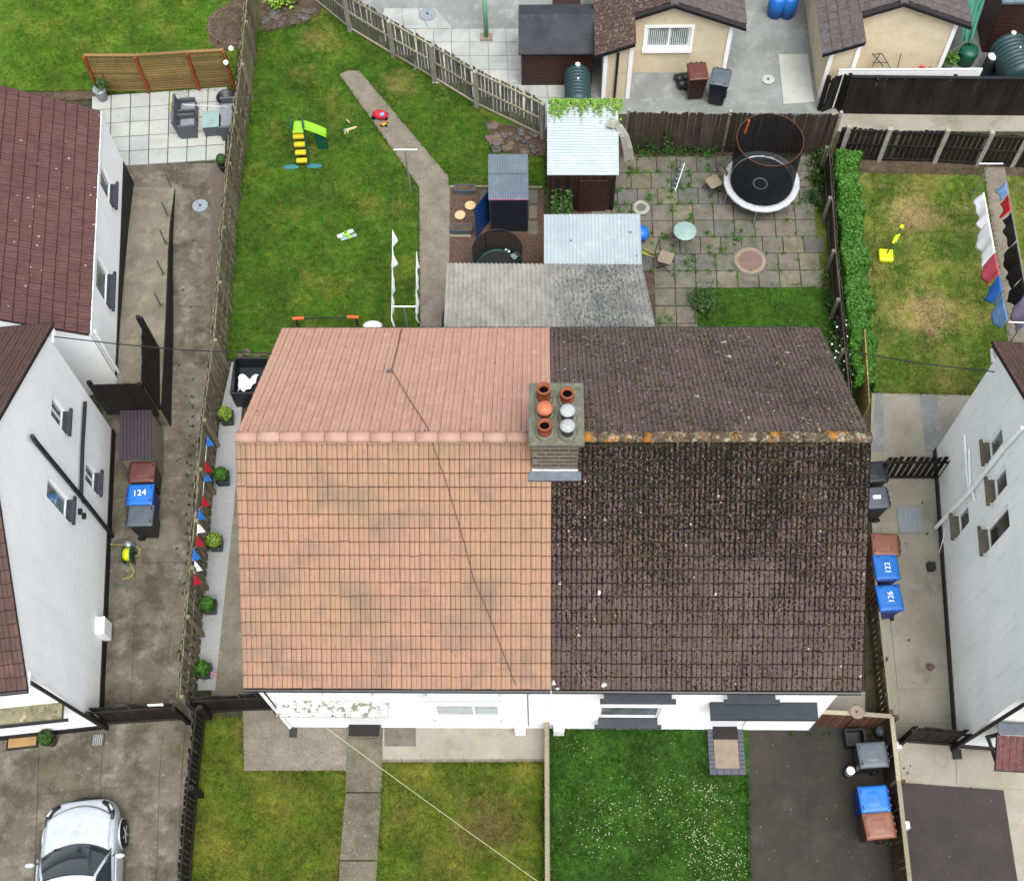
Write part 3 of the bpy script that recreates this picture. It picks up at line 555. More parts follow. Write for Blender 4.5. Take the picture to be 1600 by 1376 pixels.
def house(name, label, fr, x0, x1, ze, rh, hd, tf, tb, ridgem, wallm, gable=(), front_holes=(), gable_holes=None, visf=None, visb=None, rt=None, inset=.38, verge=.065, fasc='plastb', group='semi-detached houses', plinth=None, maxf=300, gout=.0):
    h = thing(name, label, 'house', fr.o, 0, group)
    xa, xb = x0 + (verge if 'L' in gable else 0), x1 - (verge if 'R' in gable else 0); yw = hd - inset; k = rh / hd
    ux, uy = fr.R @ Vector((1, 0, 0)), fr.R @ Vector((0, 1, 0)); top = ze + k * inset - .14
    wall_panel(h, 'front_wall', wallm, fr.L(0, -yw), ux, -uy, [(xa, 0), (xb, 0), (xb, top), (xa, top)], front_holes)
    wall_panel(h, 'rear_wall', wallm, fr.L(0, yw), ux, uy, [(xa, 0), (xb, 0), (xb, top), (xa, top)])
    for sd in ('L', 'R'):
        xx = xa if sd == 'L' else xb
        if sd in gable: wall_panel(h, 'gable_wall', wallm, fr.L(xx, 0), uy, ux * (-1 if sd == 'L' else 1), [(-yw, 0), (yw, 0), (yw, top), (0, ze + rh - .12), (-yw, top)], (gable_holes or {}).get(sd, ()))
    # roof: sloping boards under the tiles
    r = MB(); e = .06
    for s_ in (-1, 1):
        q = [fr.L(x0 + .02, s_ * (hd - .02), ze - .03), fr.L(x1 - .02, s_ * (hd - .02), ze - .03), fr.L(x1 - .02, 0, ze + rh - .03), fr.L(x0 + .02, 0, ze + rh - .03)]
        r.hexa([p - Vector((0, 0, .1)) for p in q], q)
    roof = part(r, 'roof', 'slate_m', h)
    lay_tiles(roof, fr, -1, x0, x1, -hd, ze - .02, 0, ze + rh - .02, tf, visf, maxf)
    lay_tiles(roof, fr, 1, x0, x1, hd, ze - .02, 0, ze + rh - .02, tb, visb, max(0, 300 - maxf) if maxf < 300 else (0 if visb is None else 150))
    n = round((x1 - x0) / .457); l = (x1 - x0) / n; mb = MB()
    arc = [(math.cos(a) * .122, math.sin(a) * .095 - .048) for a in np.linspace(.0, math.pi, 9)]
    A = [(-l / 2 + .006, p[0], p[1]) for p in arc]; B = [(l / 2 - .004, p[0] * .97, p[1] * .97 - .003) for p in arc]
    A2 = [(-l / 2 + .006, p[0] * .8, p[1] * .8 - .01) for p in arc]; B2 = [(l / 2 - .004, p[0] * .8, p[1] * .8 - .01) for p in arc]; m = 9
    mb.add(A + B + A2 + B2, [(i, m + i, m + i + 1, i + 1) for i in range(m - 1)] + [(i, i + 1, 2 * m + i + 1, 2 * m + i) for i in range(m - 1)] + [(m + i, 3 * m + i, 3 * m + i + 1, m + i + 1) for i in range(m - 1)])
    me = mesh_of(mb, 'ridge_tile', ridgem, True)
    for i in range(n):
        o = bpy.data.objects.new('ridge_tile', me); COL.objects.link(o); o.parent = roof
        o.matrix_local = Matrix.Translation(fr.L(x0 + (i + .5) * l, random.gauss(0, .004), ze + rh + .055 + random.gauss(0, .004)) - wl(roof)) @ (fr.R @ Matrix.Rotation(random.gauss(0, .008), 3, 'Z')).to_4x4()
    for s_ in (-1, 1):
        g = MB(); g.tube([fr.L(x0 + .01, s_ * (hd + .045), ze - .075), fr.L(x1 - .01, s_ * (hd + .045), ze - .075)], .05, 8); part(g, 'gutter', fasc, h)
        g = MB(); g.hexa([fr.L(x0 + .01, s_ * (hd - .06), ze - .22), fr.L(x1 - .01, s_ * (hd - .06), ze - .22), fr.L(x1 - .01, s_ * (hd - .4), ze - .22), fr.L(x0 + .01, s_ * (hd - .4), ze - .22)],
               [fr.L(x0 + .01, s_ * (hd - .06), ze - .14), fr.L(x1 - .01, s_ * (hd - .06), ze - .14), fr.L(x1 - .01, s_ * (hd - .4), ze - .14), fr.L(x0 + .01, s_ * (hd - .4), ze - .14)]); part(g, 'soffit', 'plastw', h)
    if plinth:
        for sd in gable:
            xx = xa if sd == 'L' else xb; q = (-1 if sd == 'L' else 1); g = MB()
            g.hexa([fr.L(xx - q * .01, -yw - .02, 0), fr.L(xx + q * .03, -yw - .02, 0), fr.L(xx + q * .03, yw + .02, 0), fr.L(xx - q * .01, yw + .02, 0)],
                   [fr.L(xx - q * .01, -yw - .02, plinth[1]), fr.L(xx + q * .03, -yw - .02, plinth[1]), fr.L(xx + q * .03, yw + .02, plinth[1]), fr.L(xx - q * .01, yw + .02, plinth[1])]); part(g, 'plinth', plinth[0], h)
        g = MB(); g.box(fr.L((xa + xb) / 2, -yw - .012, plinth[1] / 2), (xb - xa, .03, plinth[1]), fr.a); part(g, 'plinth', plinth[0], h)
    return h
F0 = Fr((0, 0, 0), 0); YW = -(HD - .38)
def fz(px, py, yw=YW): p = hit(px, py, (0, yw, 0), (0, 1, 0)); return p.x, p.z
def fwin(x0px, x1px, ybot, ytop):  # opening on the front wall from picture corners
    a, z0 = fz(x0px, ybot); b_, _ = fz(x1px, ybot); _, z1 = fz((x0px + x1px) / 2, ytop); return a, b_, z0, min(z1, z0 + 1.3)
w1 = fwin(681, 781, 1117, 1097); w2 = fwin(936, 1030, 1116, 1101)
w1 = (w1[0], w1[1], .95, 2.15); w2 = (w2[0], w2[1], .98, 2.1)
u1 = (fz(506, 1080)[0], fz(580, 1080)[0], 3.45, 4.5); u2 = (fz(668, 1080)[0], fz(778, 1080)[0], 3.45, 4.5); u3 = (fz(944, 1080)[0], fz(1050, 1080)[0], 3.45, 4.5); u4 = (fz(1138, 1080)[0], fz(1213, 1080)[0], 3.45, 4.5)
d1x = fz(572, 1128)[0]; d2x = fz(1134, 1128)[0]; dr1 = (d1x - .48, d1x + .48, .12, 2.15); dr2 = (d2x - .48, d2x + .48, .12, 2.15)
HO = house('semi_detached_house', 'white semi-detached house with the orange tiled roof, joined at its right to the dark-roofed one', F0, -6.4, -.0015, ZE, RH_, HD, 'tileo', 'tilep', 'ridgeo', 'render', gable='L', front_holes=[w1, u1, u2, dr1])
HM = house('semi_detached_house', 'white semi-detached house with the dark mossy tiled roof and charcoal window sills', F0, .0015, 6.4, ZE, RH_, HD, 'tiled', 'tiledb', 'ridged', 'render', gable='R', front_holes=[w2, u3, u4, dr2])
OW, UX, NF = (0, YW, 0), (1, 0, 0), (0, -1, 0)
def mid(w, t=.5): return w[0] + (w[1] - w[0]) * t
window(HO, OW, UX, NF, *w1, sill='silll', mull=(mid(w1, .6),), so=.14); window(HO, OW, UX, NF, *u1, sill='silll', mull=(mid(u1),), so=.2); window(HO, OW, UX, NF, *u2, sill='silll', mull=(mid(u2),), so=.2)
window(HM, OW, UX, NF, *w2, sill='sillg', mull=(), so=.2); window(HM, OW, UX, NF, *u3, sill='sillg', mull=(mid(u3),), so=.24); window(HM, OW, UX, NF, *u4, sill='sillg', mull=(mid(u4),), so=.24)
for h, d in ((HO, dr1), (HM, dr2)):
    b = MB(); b.box(((d[0] + d[1]) / 2, YW + .07, (d[2] + d[3]) / 2), (d[1] - d[0], .05, d[3] - d[2])); o = part(b, 'door', 'plastw', h, bevel=.005)
    b = MB(); b.tube([(d[1] - .12, YW + .04, 1.05), (d[1] - .12, YW - .01, 1.05), (d[1] - .24, YW - .01, 1.05)], .012); part(b, 'handle', 'steel', o)
c0 = hit(433, 1098, (0, 0, 2.6), (0, 0, 1)); c1 = hit(606, 1098, (0, 0, 2.6), (0, 0, 1))
def canopy(h, xl, xr, yf, z, th, mat):
    b = MB(); b.hexa([(xl, YW + .02, z - th), (xl, yf, z - th), (xr, yf, z - th), (xr, YW + .02, z - th)], [(xl, YW + .02, z + .03), (xl, yf, z), (xr, yf, z), (xr, YW + .02, z + .03)]); return part(b, 'door_canopy', mat, h, bevel=.01)
KA = .8
MT['canopyw'] = patchy('peeling_white_canopy', (226, 228, 224), (206, 208, 202), 3, [((104, 104, 84), 5, .5, .57, .9), ((64, 62, 52), 11, .58, .64, .9), ((120, 118, 80), 2.5, .58, .68, .8)], .1, 60)
MT['canopyd'] = flat('dark_canopy', (52, 57, 65), .7, .2, 0, .08)
canopy(HO, G(433, 1100, 2.6).x, G(606, 1100, 2.6).x, G(520, 1119, 2.6).y, 2.6, .12, 'canopyw')
canopy(HM, G(1110, 1103, 2.65).x, G(1277, 1103, 2.65).x, G(1190, 1124, 2.65).y, 2.65, .14, 'canopyd')
b = MB(); p0 = Vector((-6.37, YW - .06, 4.9)); b.tube([p0 + Vector((0, -.32, .1)), p0 + Vector((.0, -.05, -.15)), Vector((-6.33, YW - .06, .25))], .038, 8); part(b, 'downpipe', 'plastw', HO)
b = MB(); b.box((G(459, 1146)[0], G(459, 1146)[1], .08), (.17, .2, .1)); part(b, 'drain', 'plastb', HO)
for px, hh in ((813, HO), (873, HM)):
    p = G(px, 1141, .15); b = MB(); b.box((p.x, YW - .09, .28), (.26, .18, .5)); part(b, 'meter_box', 'plastw', hh, bevel=.01)
x = fz(827, 1100)[0]; b = MB(); b.tube([(x, YW - .012, 4.9), (x - .03, YW - .012, 3), (x - .03, YW - .012, .4)], .011, 6); part(b, 'wall_cable', 'greyd', HO)
def onroof(px, py):
    s_ = -1; z = 0
    for s_ in (-1, 1):
        n = Vector((0, s_ * RH_ / HD, 1)); p = hit(px, py, (0, 0, ZE + RH_ + .035), n)
        if p.y * s_ > -.02: return p + Vector((0, 0, .035))
    return p
b = MB(); b.tube([onroof(*q) for q in ((627, 514), (621, 545), (612, 578), (640, 625), (668, 668), (674, 688), (700, 762), (726, 850), (740, 905), (764, 960), (782, 1010), (806, 1070))], .0085, 6); part(b, 'roof_cable', 'brownd', HO, label='thin dark cable lying slack across the orange roof')
b = MB(); p = onroof(608, 581); b.box(p + Vector((0, 0, .02)), (.1, .06, .04)); part(b, 'cable_clip', 'grey', HO)

def mossclumps(roofp, x0, x1, n, mat, dens, rr=(.012, .034)):
    b = MB(); hexa = [(math.cos(k * math.pi / 3), math.sin(k * math.pi / 3)) for k in range(6)]; c = 0; t_ = 0
    while c < n and t_ < n * 12:
        t_ += 1; x = random.uniform(x0, x1); y = random.uniform(-HD, HD); 
        if random.random() > dens(x, y): continue
        if y < 0 and random.random() < .8: gl = HD / 18.5; y = -HD + round((y + HD) / gl) * gl - abs(random.gauss(0, .012)) - .006
        if random.random() < .5: x = round(x / .10325) * .10325 + random.gauss(0, .008)
        if abs(y) > HD: continue
        z = ZE + RH_ * (1 - abs(y) / HD); s_ = 1 if y > 0 else -1; nv = Vector((0, s_ * RH_ / HD, 1)).normalized(); ux_ = Vector((1, 0, 0)); vy = nv.cross(ux_); r = random.uniform(*rr); p = Vector((x, y, z)) + nv * .012; a = random.random(); e = random.uniform(.8, 1.9)
        b.add([p + (ux_ * math.cos(a + k * math.pi / 3) * r * random.uniform(.7, 1.2) * e + vy * math.sin(a + k * math.pi / 3) * r * random.uniform(.7, 1.2)) for k in range(6)] + [p + nv * (r * .8 + .012)], [(k, (k + 1) % 6, 6) for k in range(6)]); c += 1
    return part(b, 'moss', mat, roofp, kind='stuff')
MT['moss'] = patchy('roof_moss', (62, 56, 34), (44, 40, 28), 3, [((92, 88, 44), 2.2, .55, .7, .8)], .3, 60)
MT['mossl'] = patchy('pale_lichen', (190, 184, 160), (160, 140, 110), 3)
rM = [c for c in HM.children if c.name.startswith('roof')][0]; rO = [c for c in HO.children if c.name.startswith('roof')][0]
mossclumps(rM, .05, 6.35, 5200, 'moss', lambda x, y: (.25 + .75 * max(0, 1 - abs(y) / 3.2)) * (.55 + .45 * math.sin(x * 1.7 + y)) if y < 0 else .3 * (.5 + .5 * math.sin(x * 2.3 + y * 1.3)))
mossclumps(rM, .05, 6.35, 650, 'mossl', lambda x, y: .35 + .65 * (abs(y) < .5), (.006, .016))
mossclumps(rO, -6.35, -.05, 260, 'moss', lambda x, y: .4, (.006, .014))

# chimney between the two roofs
ch = part(MB().box((.065, .02, 8.2), (.9, 1.12, 1.5)), 'chimney', 'mortar', HM)
b = MB()
for k in range(8):
    z = 7.5 + .07 + k * .17
    for s_ in (-1, 1):
        for i in range(5):
            w = .165; x = -.385 + (i + (.5 if k % 2 else 0)) * .178 + .08
            if x < .53 and x > -.4: b.box((x + .01 + random.uniform(-.003, .003), .02 + s_ * .563, z), (min(w, .16), .012, .055))
    for i in range(7):
        y = -.5 + (i + (.5 if k % 2 else 0)) * .16
        for s_ in (-1, 1): b.box((.065 + s_ * .453, y, z), (.012, .14, .055))
part(b, 'bricks', 'brick', ch, kind='stuff')
part(MB().box((.08, .03, 9.0), (1.08, 1.37, .11)), 'chimney_cap', 'cap', ch, bevel=.015)
part(MB().box((.065, -.585, 7.74), (.92, .03, .1)), 'flashing', 'alum', ch); 
b = MB(); b.hexa([(-.46, -.6, 7.68), (-.47, -.76, 7.6), (.60, -.76, 7.6), (.59, -.6, 7.68)], [(-.46, -.6, 7.74), (-.47, -.76, 7.65), (.60, -.76, 7.65), (.59, -.6, 7.74)]); part(b, 'lead_apron', 'leadg', ch)
MT['capm'] = patchy('pale_cowl', (172, 176, 178), (150, 154, 156), 14, bump=.01)
def pot(px, py, h, kind):
    p = G(px, py, 9.05 + h); x, y, z = p.x, p.y, 9.05
    m = 'steel' if kind == 'cap' else 'pot'
    b = MB(); R = .125
    if kind == 'open':
        b.lathe([(R * 1.15, z), (R * 1.12, z + h * .3), (R, z + h * .45), (R * .98, z + h * .85), (R * 1.1, z + h * .88), (R * 1.1, z + h), (R * .8, z + h), (R * .78, z + h * .5)], (x, y, 0), 24)
        o = part(b, 'chimney_pot', 'pot', ch, True); 
        part(MB().lathe([(R * .76, z + h * .72), (R * .76, z + h * .73)], (x, y, 0), 20), 'flue_disc', 'potd', ch)  # near-black disc closing the pot mouth
    elif kind == 'dome':
        b.lathe([(R * 1.1, z), (R * 1.05, z + h * .6), (R * 1.3, z + h * .66), (R * 1.32, z + h * .74), (R * 1.1, z + h * .9), (R * .6, z + h * .98), (.02, z + h)], (x, y, 0), 24); part(b, 'chimney_pot', 'potl', ch, True)
    else:
        b.lathe([(R * .95, z), (R * .95, z + h * .72), (R * 1.0, z + h * .74), (R * .8, z + h * .75)], (x, y, 0), 24); o = part(b, 'chimney_pot', 'grey', ch, True)
        part(MB().lathe([(R * 1.18, z + h * .84), (R * 1.2, z + h * .88), (R * .7, z + h * .97), (.02, z + h)], (x, y, 0), 24), 'cowl', 'capm', ch, True)
    part(MB().lathe([(R * 1.6, z + .0), (R * 1.45, z + .03), (R * 1.1, z + .05)], (x, y, 0), 16), 'pot_flaunching', 'cap', ch, True)
for a in ((849.5, 606, .42, 'open'), (886.5, 613, .3, 'open'), (851, 663, .32, 'open'), (851, 634, .34, 'dome'), (887, 639, .36, 'cap'), (887, 663, .36, 'cap')): pot(*a)

# left neighbour
A_L = rad(6.52); FL = Fr((-11.43, .06, 0), A_L); uL = FL.R @ Vector((0, 1, 0)); nL = FL.R @ Vector((1, 0, 0)); HL = 4.475
OL = FL.L(-.065, 0)
def gz(O, u, nrm, px, py):
    p = hit(px, py, O, nrm); return (p - Vector(O)).dot(u), p.z
def gwin(O, u, nrm, top, bot, tp):
    a0, z0 = gz(O, u, nrm, *bot); a1, z0b = gz(O, u, nrm, *top); _, z1 = gz(O, u, nrm, *tp); z = (z0 + z0b) / 2; return (min(a0, a1), max(a0, a1), z, max(z + .35, z1))
lw = [gwin(OL, uL, nL, (101, 641), (101, 676), (82, 616)), gwin(OL, uL, nL, (107, 779), (107, 814), (75, 744)), gwin(OL, uL, nL, (151, 738), (150, 770), (135, 715))]
print('LH windows', [[round(v, 2) for v in w] for w in lw])
HLn = house('semi_detached_house', 'white gabled house left of the fence with a brown tiled roof and black downpipe', FL, -6.6, 0, ZE, RH_, HL, 'tilen', 'tilen', 'ridged', 'render', gable='R', gable_holes={'R': lw}, visf=(-1.7, 0), visb=(-1.9, 0), maxf=160, plinth=('black', .32))
window(HLn, OL, uL, nL, *lw[0], sill='sillg', mull=(mid(lw[0]),), so=.15); window(HLn, OL, uL, nL, *lw[1], sill='sillg', so=.15); window(HLn, OL, uL, nL, *lw[2], sill='sillg', mull=(mid(lw[2]),), so=.15)
def onL(px, py, d=.06): p = hit(px, py, OL + nL * d, nL); return p
b = MB(); b.tube([onL(50, 681, .12), onL(56, 690), onL(133, 783), onL(175, 836), onL(179, 844)], .055, 8); part(b, 'downpipe', 'plastb', HLn)
b = MB(); b.tube([onL(133, 628, .08), onL(129, 700, .08), onL(127, 772, .08), onL(131, 784)], .05, 8); part(b, 'waste_pipe', 'plastb', HLn)
b = MB(); b.tube([onL(48, 1066, .06), onL(158, 1134, .06)], .045, 8); part(b, 'downpipe', 'plastb', HLn)
for q in ((125, 799), (131, 806)):
    b = MB(); p = onL(*q, .04); b.box(p, (.1, .14, .08), A_L); part(b, 'wall_vent', 'plastb', HLn)
p = onL(162, 982, .1); b = MB(); b.box(p, (.22, .45, .6), A_L); part(b, 'meter_box', 'plastw', HLn, bevel=.01)
nLf = FL.R @ Vector((0, -1, 0)); uLf = FL.R @ Vector((1, 0, 0)); OLf = FL.L(0, -(HL - .38))
b = MB(); xl = [(FL.R.transposed() @ (G(px, py, 2.6) - FL.o)) for px, py in ((97, 1102), (90, 1122))]; x1c, y1c = xl[0].x, xl[1].y
b.hexa([FL.L(-4, -4.08, 2.46), FL.L(-4, y1c, 2.46), FL.L(x1c, y1c, 2.46), FL.L(x1c, -4.08, 2.46)], [FL.L(-4, -4.08, 2.62), FL.L(-4, y1c, 2.6), FL.L(x1c, y1c, 2.6), FL.L(x1c, -4.08, 2.62)])
MT['canopym'] = patchy('mossy_canopy', (132, 128, 104), (104, 100, 78), 3, [((176, 168, 130), 4, .56, .66, .8), ((76, 72, 52), 6, .52, .64, .7)], .25)
part(b, 'door_canopy', 'canopym', HLn); b = MB(); b.tube([FL.L(-4, y1c - .03, 2.5), FL.L(x1c + .12, y1c - .03, 2.5)], .04, 6); part(b, 'canopy_gutter', 'plastb', HLn)
q = FL.R.transposed() @ (G(76, 1127, 1.6) - FL.o); b = MB(); b.box(FL.L(q.x, -4.15, 1.75), (.36, .16, .45), A_L); part(b, 'post_box', 'greyd', HLn)

# rear wing of the left neighbour: a lower building with its ridge running away
WN, WS = Vector((-12.72, 12.75, 0)), Vector((-11.85, 5.45, 0)); A_W = math.atan2(-(WN.x - WS.x), (WN.y - WS.y)); FWg = Fr(((WN.x + WS.x) / 2, (WN.y + WS.y) / 2, 0), A_W)
uW = FWg.R @ Vector((0, 1, 0)); nW = FWg.R @ Vector((1, 0, 0)); lenW = (WN - WS).length
ww = [gwin(FWg.o, uW, nW, (175, 287), (174, 322), (158, 259)), gwin(FWg.o, uW, nW, (171, 428), (169, 480), (152, 400))]
print('wing windows', [[round(v, 2) for v in w] for w in ww], lenW)
wing = thing('rear_wing', 'low white building with brown tiled roof behind the left house, beside the ramp', 'building', FWg.o)
ZW, RW, HW = 3.18, 1.75, 3.0
wall_panel(wing, 'wall', 'render', FWg.o, uW, nW, [(-lenW / 2, 0), (lenW / 2, 0), (lenW / 2, ZW - .06), (-lenW / 2, ZW - .06)], ww)
b = MB(); o_ = .0
def WL(x, y, z): return FWg.L(x, y, z)
sh = lenW / 2 - .01
b.add([WL(-.02, -sh, 0), WL(-6, -sh, 0), WL(-6, -sh, ZW), WL(-3, -sh, ZW + 1.55), WL(-.02, -sh, ZW - .1)], [(4, 3, 2, 1, 0)]); part(b, 'end_wall', 'render', wing); b = MB(); b.add([WL(-.02, sh, 0), WL(-6, sh, 0), WL(-6, sh, ZW), WL(-3, sh, ZW + 1.55), WL(-.02, sh, ZW - .1)], [(0, 1, 2, 3, 4)])
part(b, 'end_wall', 'render', wing)
for w in ww: window(wing, FWg.o, uW, nW, *w, sill='sillg', so=.16)
wr = MB(); y0_, y1_ = -lenW / 2 - .04, lenW / 2 + .06
# turned frame so the tiling helper's slope faces east
FT = Fr(FWg.L(-3, 0), A_W + math.pi / 2)
q = [FT.L(y0_ + .02, -2.96, ZW - .03), FT.L(y1_ - .02, -2.96, ZW - .03), FT.L(y1_ - .02, 0, ZW + RW - .03), FT.L(y0_ + .02, 0, ZW + RW - .03)]; wr.hexa([p - Vector((0, 0, .1)) for p in q], q)
q = [FT.L(y0_ + .02, 3.2, ZW - .03), FT.L(y1_ - .02, 3.2, ZW - .03), FT.L(y1_ - .02, 0, ZW + RW - .03), FT.L(y0_ + .02, 0, ZW + RW - .03)]; wr.hexa([p - Vector((0, 0, .1)) for p in q], q)
wroof = part(wr, 'roof', 'slate_m', wing)
lay_tiles(wroof, FT, -1, y0_, y1_, -2.98, ZW - .02, 0, ZW + RW - .02, 'tileb', None, 300, ncourse=11)
b = MB()
for i in range(16):
    l = (y1_ - y0_) / 16; c = FT.L(y0_ + (i + .5) * l, 0, 0)
    pts = [(-l / 2 + .01, math.cos(a) * .15, math.sin(a) * .12 + ZW + RW - .01) for a in np.linspace(0, math.pi, 7)]; pts2 = [(l / 2 - .01, p[1] * .96, p[2]) for p in pts]
    rb = MB(); rb.add([FT.L(y0_ + (i + .5) * l + p[0], p[1], p[2]) for p in pts + pts2], [(j, 7 + j, 8 + j, j + 1) for j in range(6)]); part(rb, 'ridge_tile', 'ridged', wroof)
g = MB(); g.tube([FT.L(y0_, -3.0, ZW - .06), FT.L(y1_, -3.0, ZW - .06)], .03, 8); part(g, 'gutter', 'plastw', wing)
g = MB(); g.tube([WL(.1, -lenW / 2 + .1, ZW - .1), WL(.06, -lenW / 2 + .12, .9)], .04, 8); part(g, 'downpipe', 'plastw', wing)
g = MB(); g.box(WL(.015, .0, .5), (.03, lenW, 1.0), A_W); part(g, 'plinth', 'black', wing)
# ramp with a painted retaining face, rising towards the house
rp = [(273, 291, 0), (265, 350, .32), (262, 400, .5), (258, 500, .8), (251, 640, .98)]
b = MB(); E = [G(*q) for q in rp]; Wp = [Vector((FWg.o.x + (e.y - FWg.o.y) / math.cos(A_W) * 0 - math.tan(A_W) * (e.y - FWg.o.y) + .03, e.y, e.z)) for e in E]
for i in range(4):
    a, b_, c, d = Wp[i], E[i], E[i + 1], Wp[i + 1]; f = lambda p: Vector((p.x, p.y, -.02)); b.hexa([f(d), f(c), f(b_), f(a)], [d, c, b_, a])
ramp = struct(b, 'ramp', 'conc_ramp')
b = MB(); 
for i in range(4):
    c, d = E[i], E[i + 1]; o2 = Vector((.03, 0, 0)); f = lambda p: Vector((p.x, p.y, 0)); b.hexa([f(c) + o2 * .1, f(d) + o2 * .1, f(d) + o2, f(c) + o2], [c + o2 * .1 - Vector((0, 0, .015)), d + o2 * .1 - Vector((0, 0, .015)), d + o2 - Vector((0, 0, .015)), c + o2 - Vector((0, 0, .015))])
part(b, 'painted_edge', 'black', ramp)
for k, (bx, by, tx, ty) in enumerate(((267, 291, 258, 270), (262, 337, 253, 319), (259, 380, 249, 360), (255, 428, 246, 405), (251, 477, 241, 454))):
    zz = [0.02, .28, .45, .6, .75][k]; p = G(bx, by, zz); pp = thing('handrail_post', ['slim grey steel post at the foot of the ramp, nearest the paved terrace', 'slim grey steel ramp post, second up from the terrace', 'slim grey steel ramp post, third and middle of five', 'slim grey steel ramp post, fourth up from the terrace', 'slim grey steel ramp post beside the tall black fence panels'][k], 'post', p, 0, 'steel posts along the ramp')
    part(MB().tube([(0, 0, 0), (0, 0, .66)], .022, 8), 'shaft', 'grey', pp, local=True); part(MB().lathe([(.07, 0), (.07, .012), (.02, .014)], n=12), 'foot_plate', 'conc', pp, local=True)

# right neighbour
A_R = rad(-4.4); FR = Fr((10.06, -.38, 0), A_R); uR = FR.R @ Vector((0, 1, 0)); nR = FR.R @ Vector((-1, 0, 0)); ORr = FR.L(.065, 0)
rwn = [gwin(ORr, uR, nR, (1543, 690), (1544, 722), (1565, 667)), gwin(ORr, uR, nR, (1551, 748), (1552, 784), (1571, 729)), gwin(ORr, uR, nR, (1495, 805), (1496, 838), (1512, 785)), gwin(ORr, uR, nR, (1540, 826), (1542, 862), (1575, 793))]
print('RH windows', [[round(v, 2) for v in w] for w in rwn])
HRn = house('semi_detached_house', 'off-white gabled house right of the alley with brown sills and white waste pipes', FR, 0, 6.6, ZE, RH_, HD, 'tilen', 'tilen', 'ridged', 'render2', gable='L', gable_holes={'L': rwn}, visf=(0, .5), visb=(0, 1.0), maxf=60, plinth=('sillb', .28))
MT['plinthb'] = flat('dark_brown_plinth', (64, 58, 52), .8, .2, 0, .12)
for o in HRn.children:
    if o.name.startswith('plinth'): o.data.materials[0] = MT['plinthb']
for i, w in enumerate(rwn): window(HRn, ORr, uR, nR, *w, sill='sillb', so=.15, glass='glassd' if i == 3 else 'glass')
def onR(px, py, d=.07): return hit(px, py, ORr + nR * d, nR)
b = MB(); b.tube([onR(1598, 668), onR(1568, 700), onR(1517, 766), onR(1462, 824, .12)], .05, 8); part(b, 'downpipe', 'render2', HRn)
b = MB(); b.tube([onR(1507, 680, .05), onR(1511, 740, .05), onR(1514, 766, .05)], .03, 8); part(b, 'waste_pipe', 'render2', HRn)
b = MB(); b.tube([onR(1514, 702, .05), onR(1516, 760, .05), onR(1523, 781, .06)], .03, 8); part(b, 'waste_pipe', 'render2', HRn)
b = MB(); b.tube([onR(1478, 824, .03), onR(1468, 864, .03)], .015, 6); part(b, 'wall_pipe', 'plastw', HRn)
b = MB(); b.tube([onR(1600, 1100, .05), onR(1494, 1167, .05)], .045, 8); part(b, 'downpipe', 'plastb', HRn)
b = MB(); b.box(G(1495, 1178, .06), (.2, .22, .12)); part(b, 'drain', 'plastb', HRn)
b = MB(); b.box(G(1455, 885, .2), (.18, .2, .2)); part(b, 'drain', 'plastb', HRn)
# its tiled porch canopy
pc_ = thing('porch_canopy', 'small lean-to porch roof of red-brown tiles at the right house corner', 'canopy', G(1580, 1170, 2.4))
cw = [G(1558, 1148, 2.75), G(1640, 1152, 2.75), G(1640, 1208, 2.35), G(1555, 1203, 2.35)]
b = MB(); b.hexa([p - Vector((0, 0, .08)) for p in (cw[3], cw[2], cw[1], cw[0])], [cw[3], cw[2], cw[1], cw[0]]); part(b, 'roof_board', 'slate_m', pc_)
MT['redtile'] = patchy('red_brown_canopy_tile', (104, 68, 66), (84, 56, 56), 6, [((178, 150, 146), 12, .6, .68, .8)], .25)
for r_ in range(3):
    for c_ in range(8):
        f = lambda u, v: lerp(lerp(cw[3], cw[2], u), lerp(cw[0], cw[1], u), v); u0, u1_, v0, v1_ = c_ / 8, (c_ + .95) / 8, r_ / 3, (r_ + 1) / 3; dz = Vector((0, 0, .035))
        b = MB(); b.hexa([f(u0, v0), f(u1_, v0), f(u1_, v1_), f(u0, v1_)], [f(u0, v0) + dz, f(u1_, v0) + dz, f(u1_, v1_) + dz * .4, f(u0, v1_) + dz * .4]); part(b, 'roof_tile', 'redtile', pc_)
b = MB(); q = [G(1560, 1129, 2.82), G(1640, 1132, 2.82), G(1640, 1150, 2.78), G(1560, 1146, 2.78)]; b.hexa([p - Vector((0, 0, .03)) for p in reversed(q)], list(reversed(q))); part(b, 'lead_strip', 'leadg', pc_)
for q in (((1546, 1150, 2.2), (1556, 1180, 2.2)),): b = MB(); b.tube([G(1543, 1150, 2.5), G(1556, 1188, 2.3)], .045, 4); b.tube([G(1543, 1150, 2.5), G(1546, 1152, 1.6)], .045, 4); b.tube([G(1540, 1152, 2.52), G(1562, 1146, 2.6)], .045, 4); part(b, 'bracket', 'black', pc_)

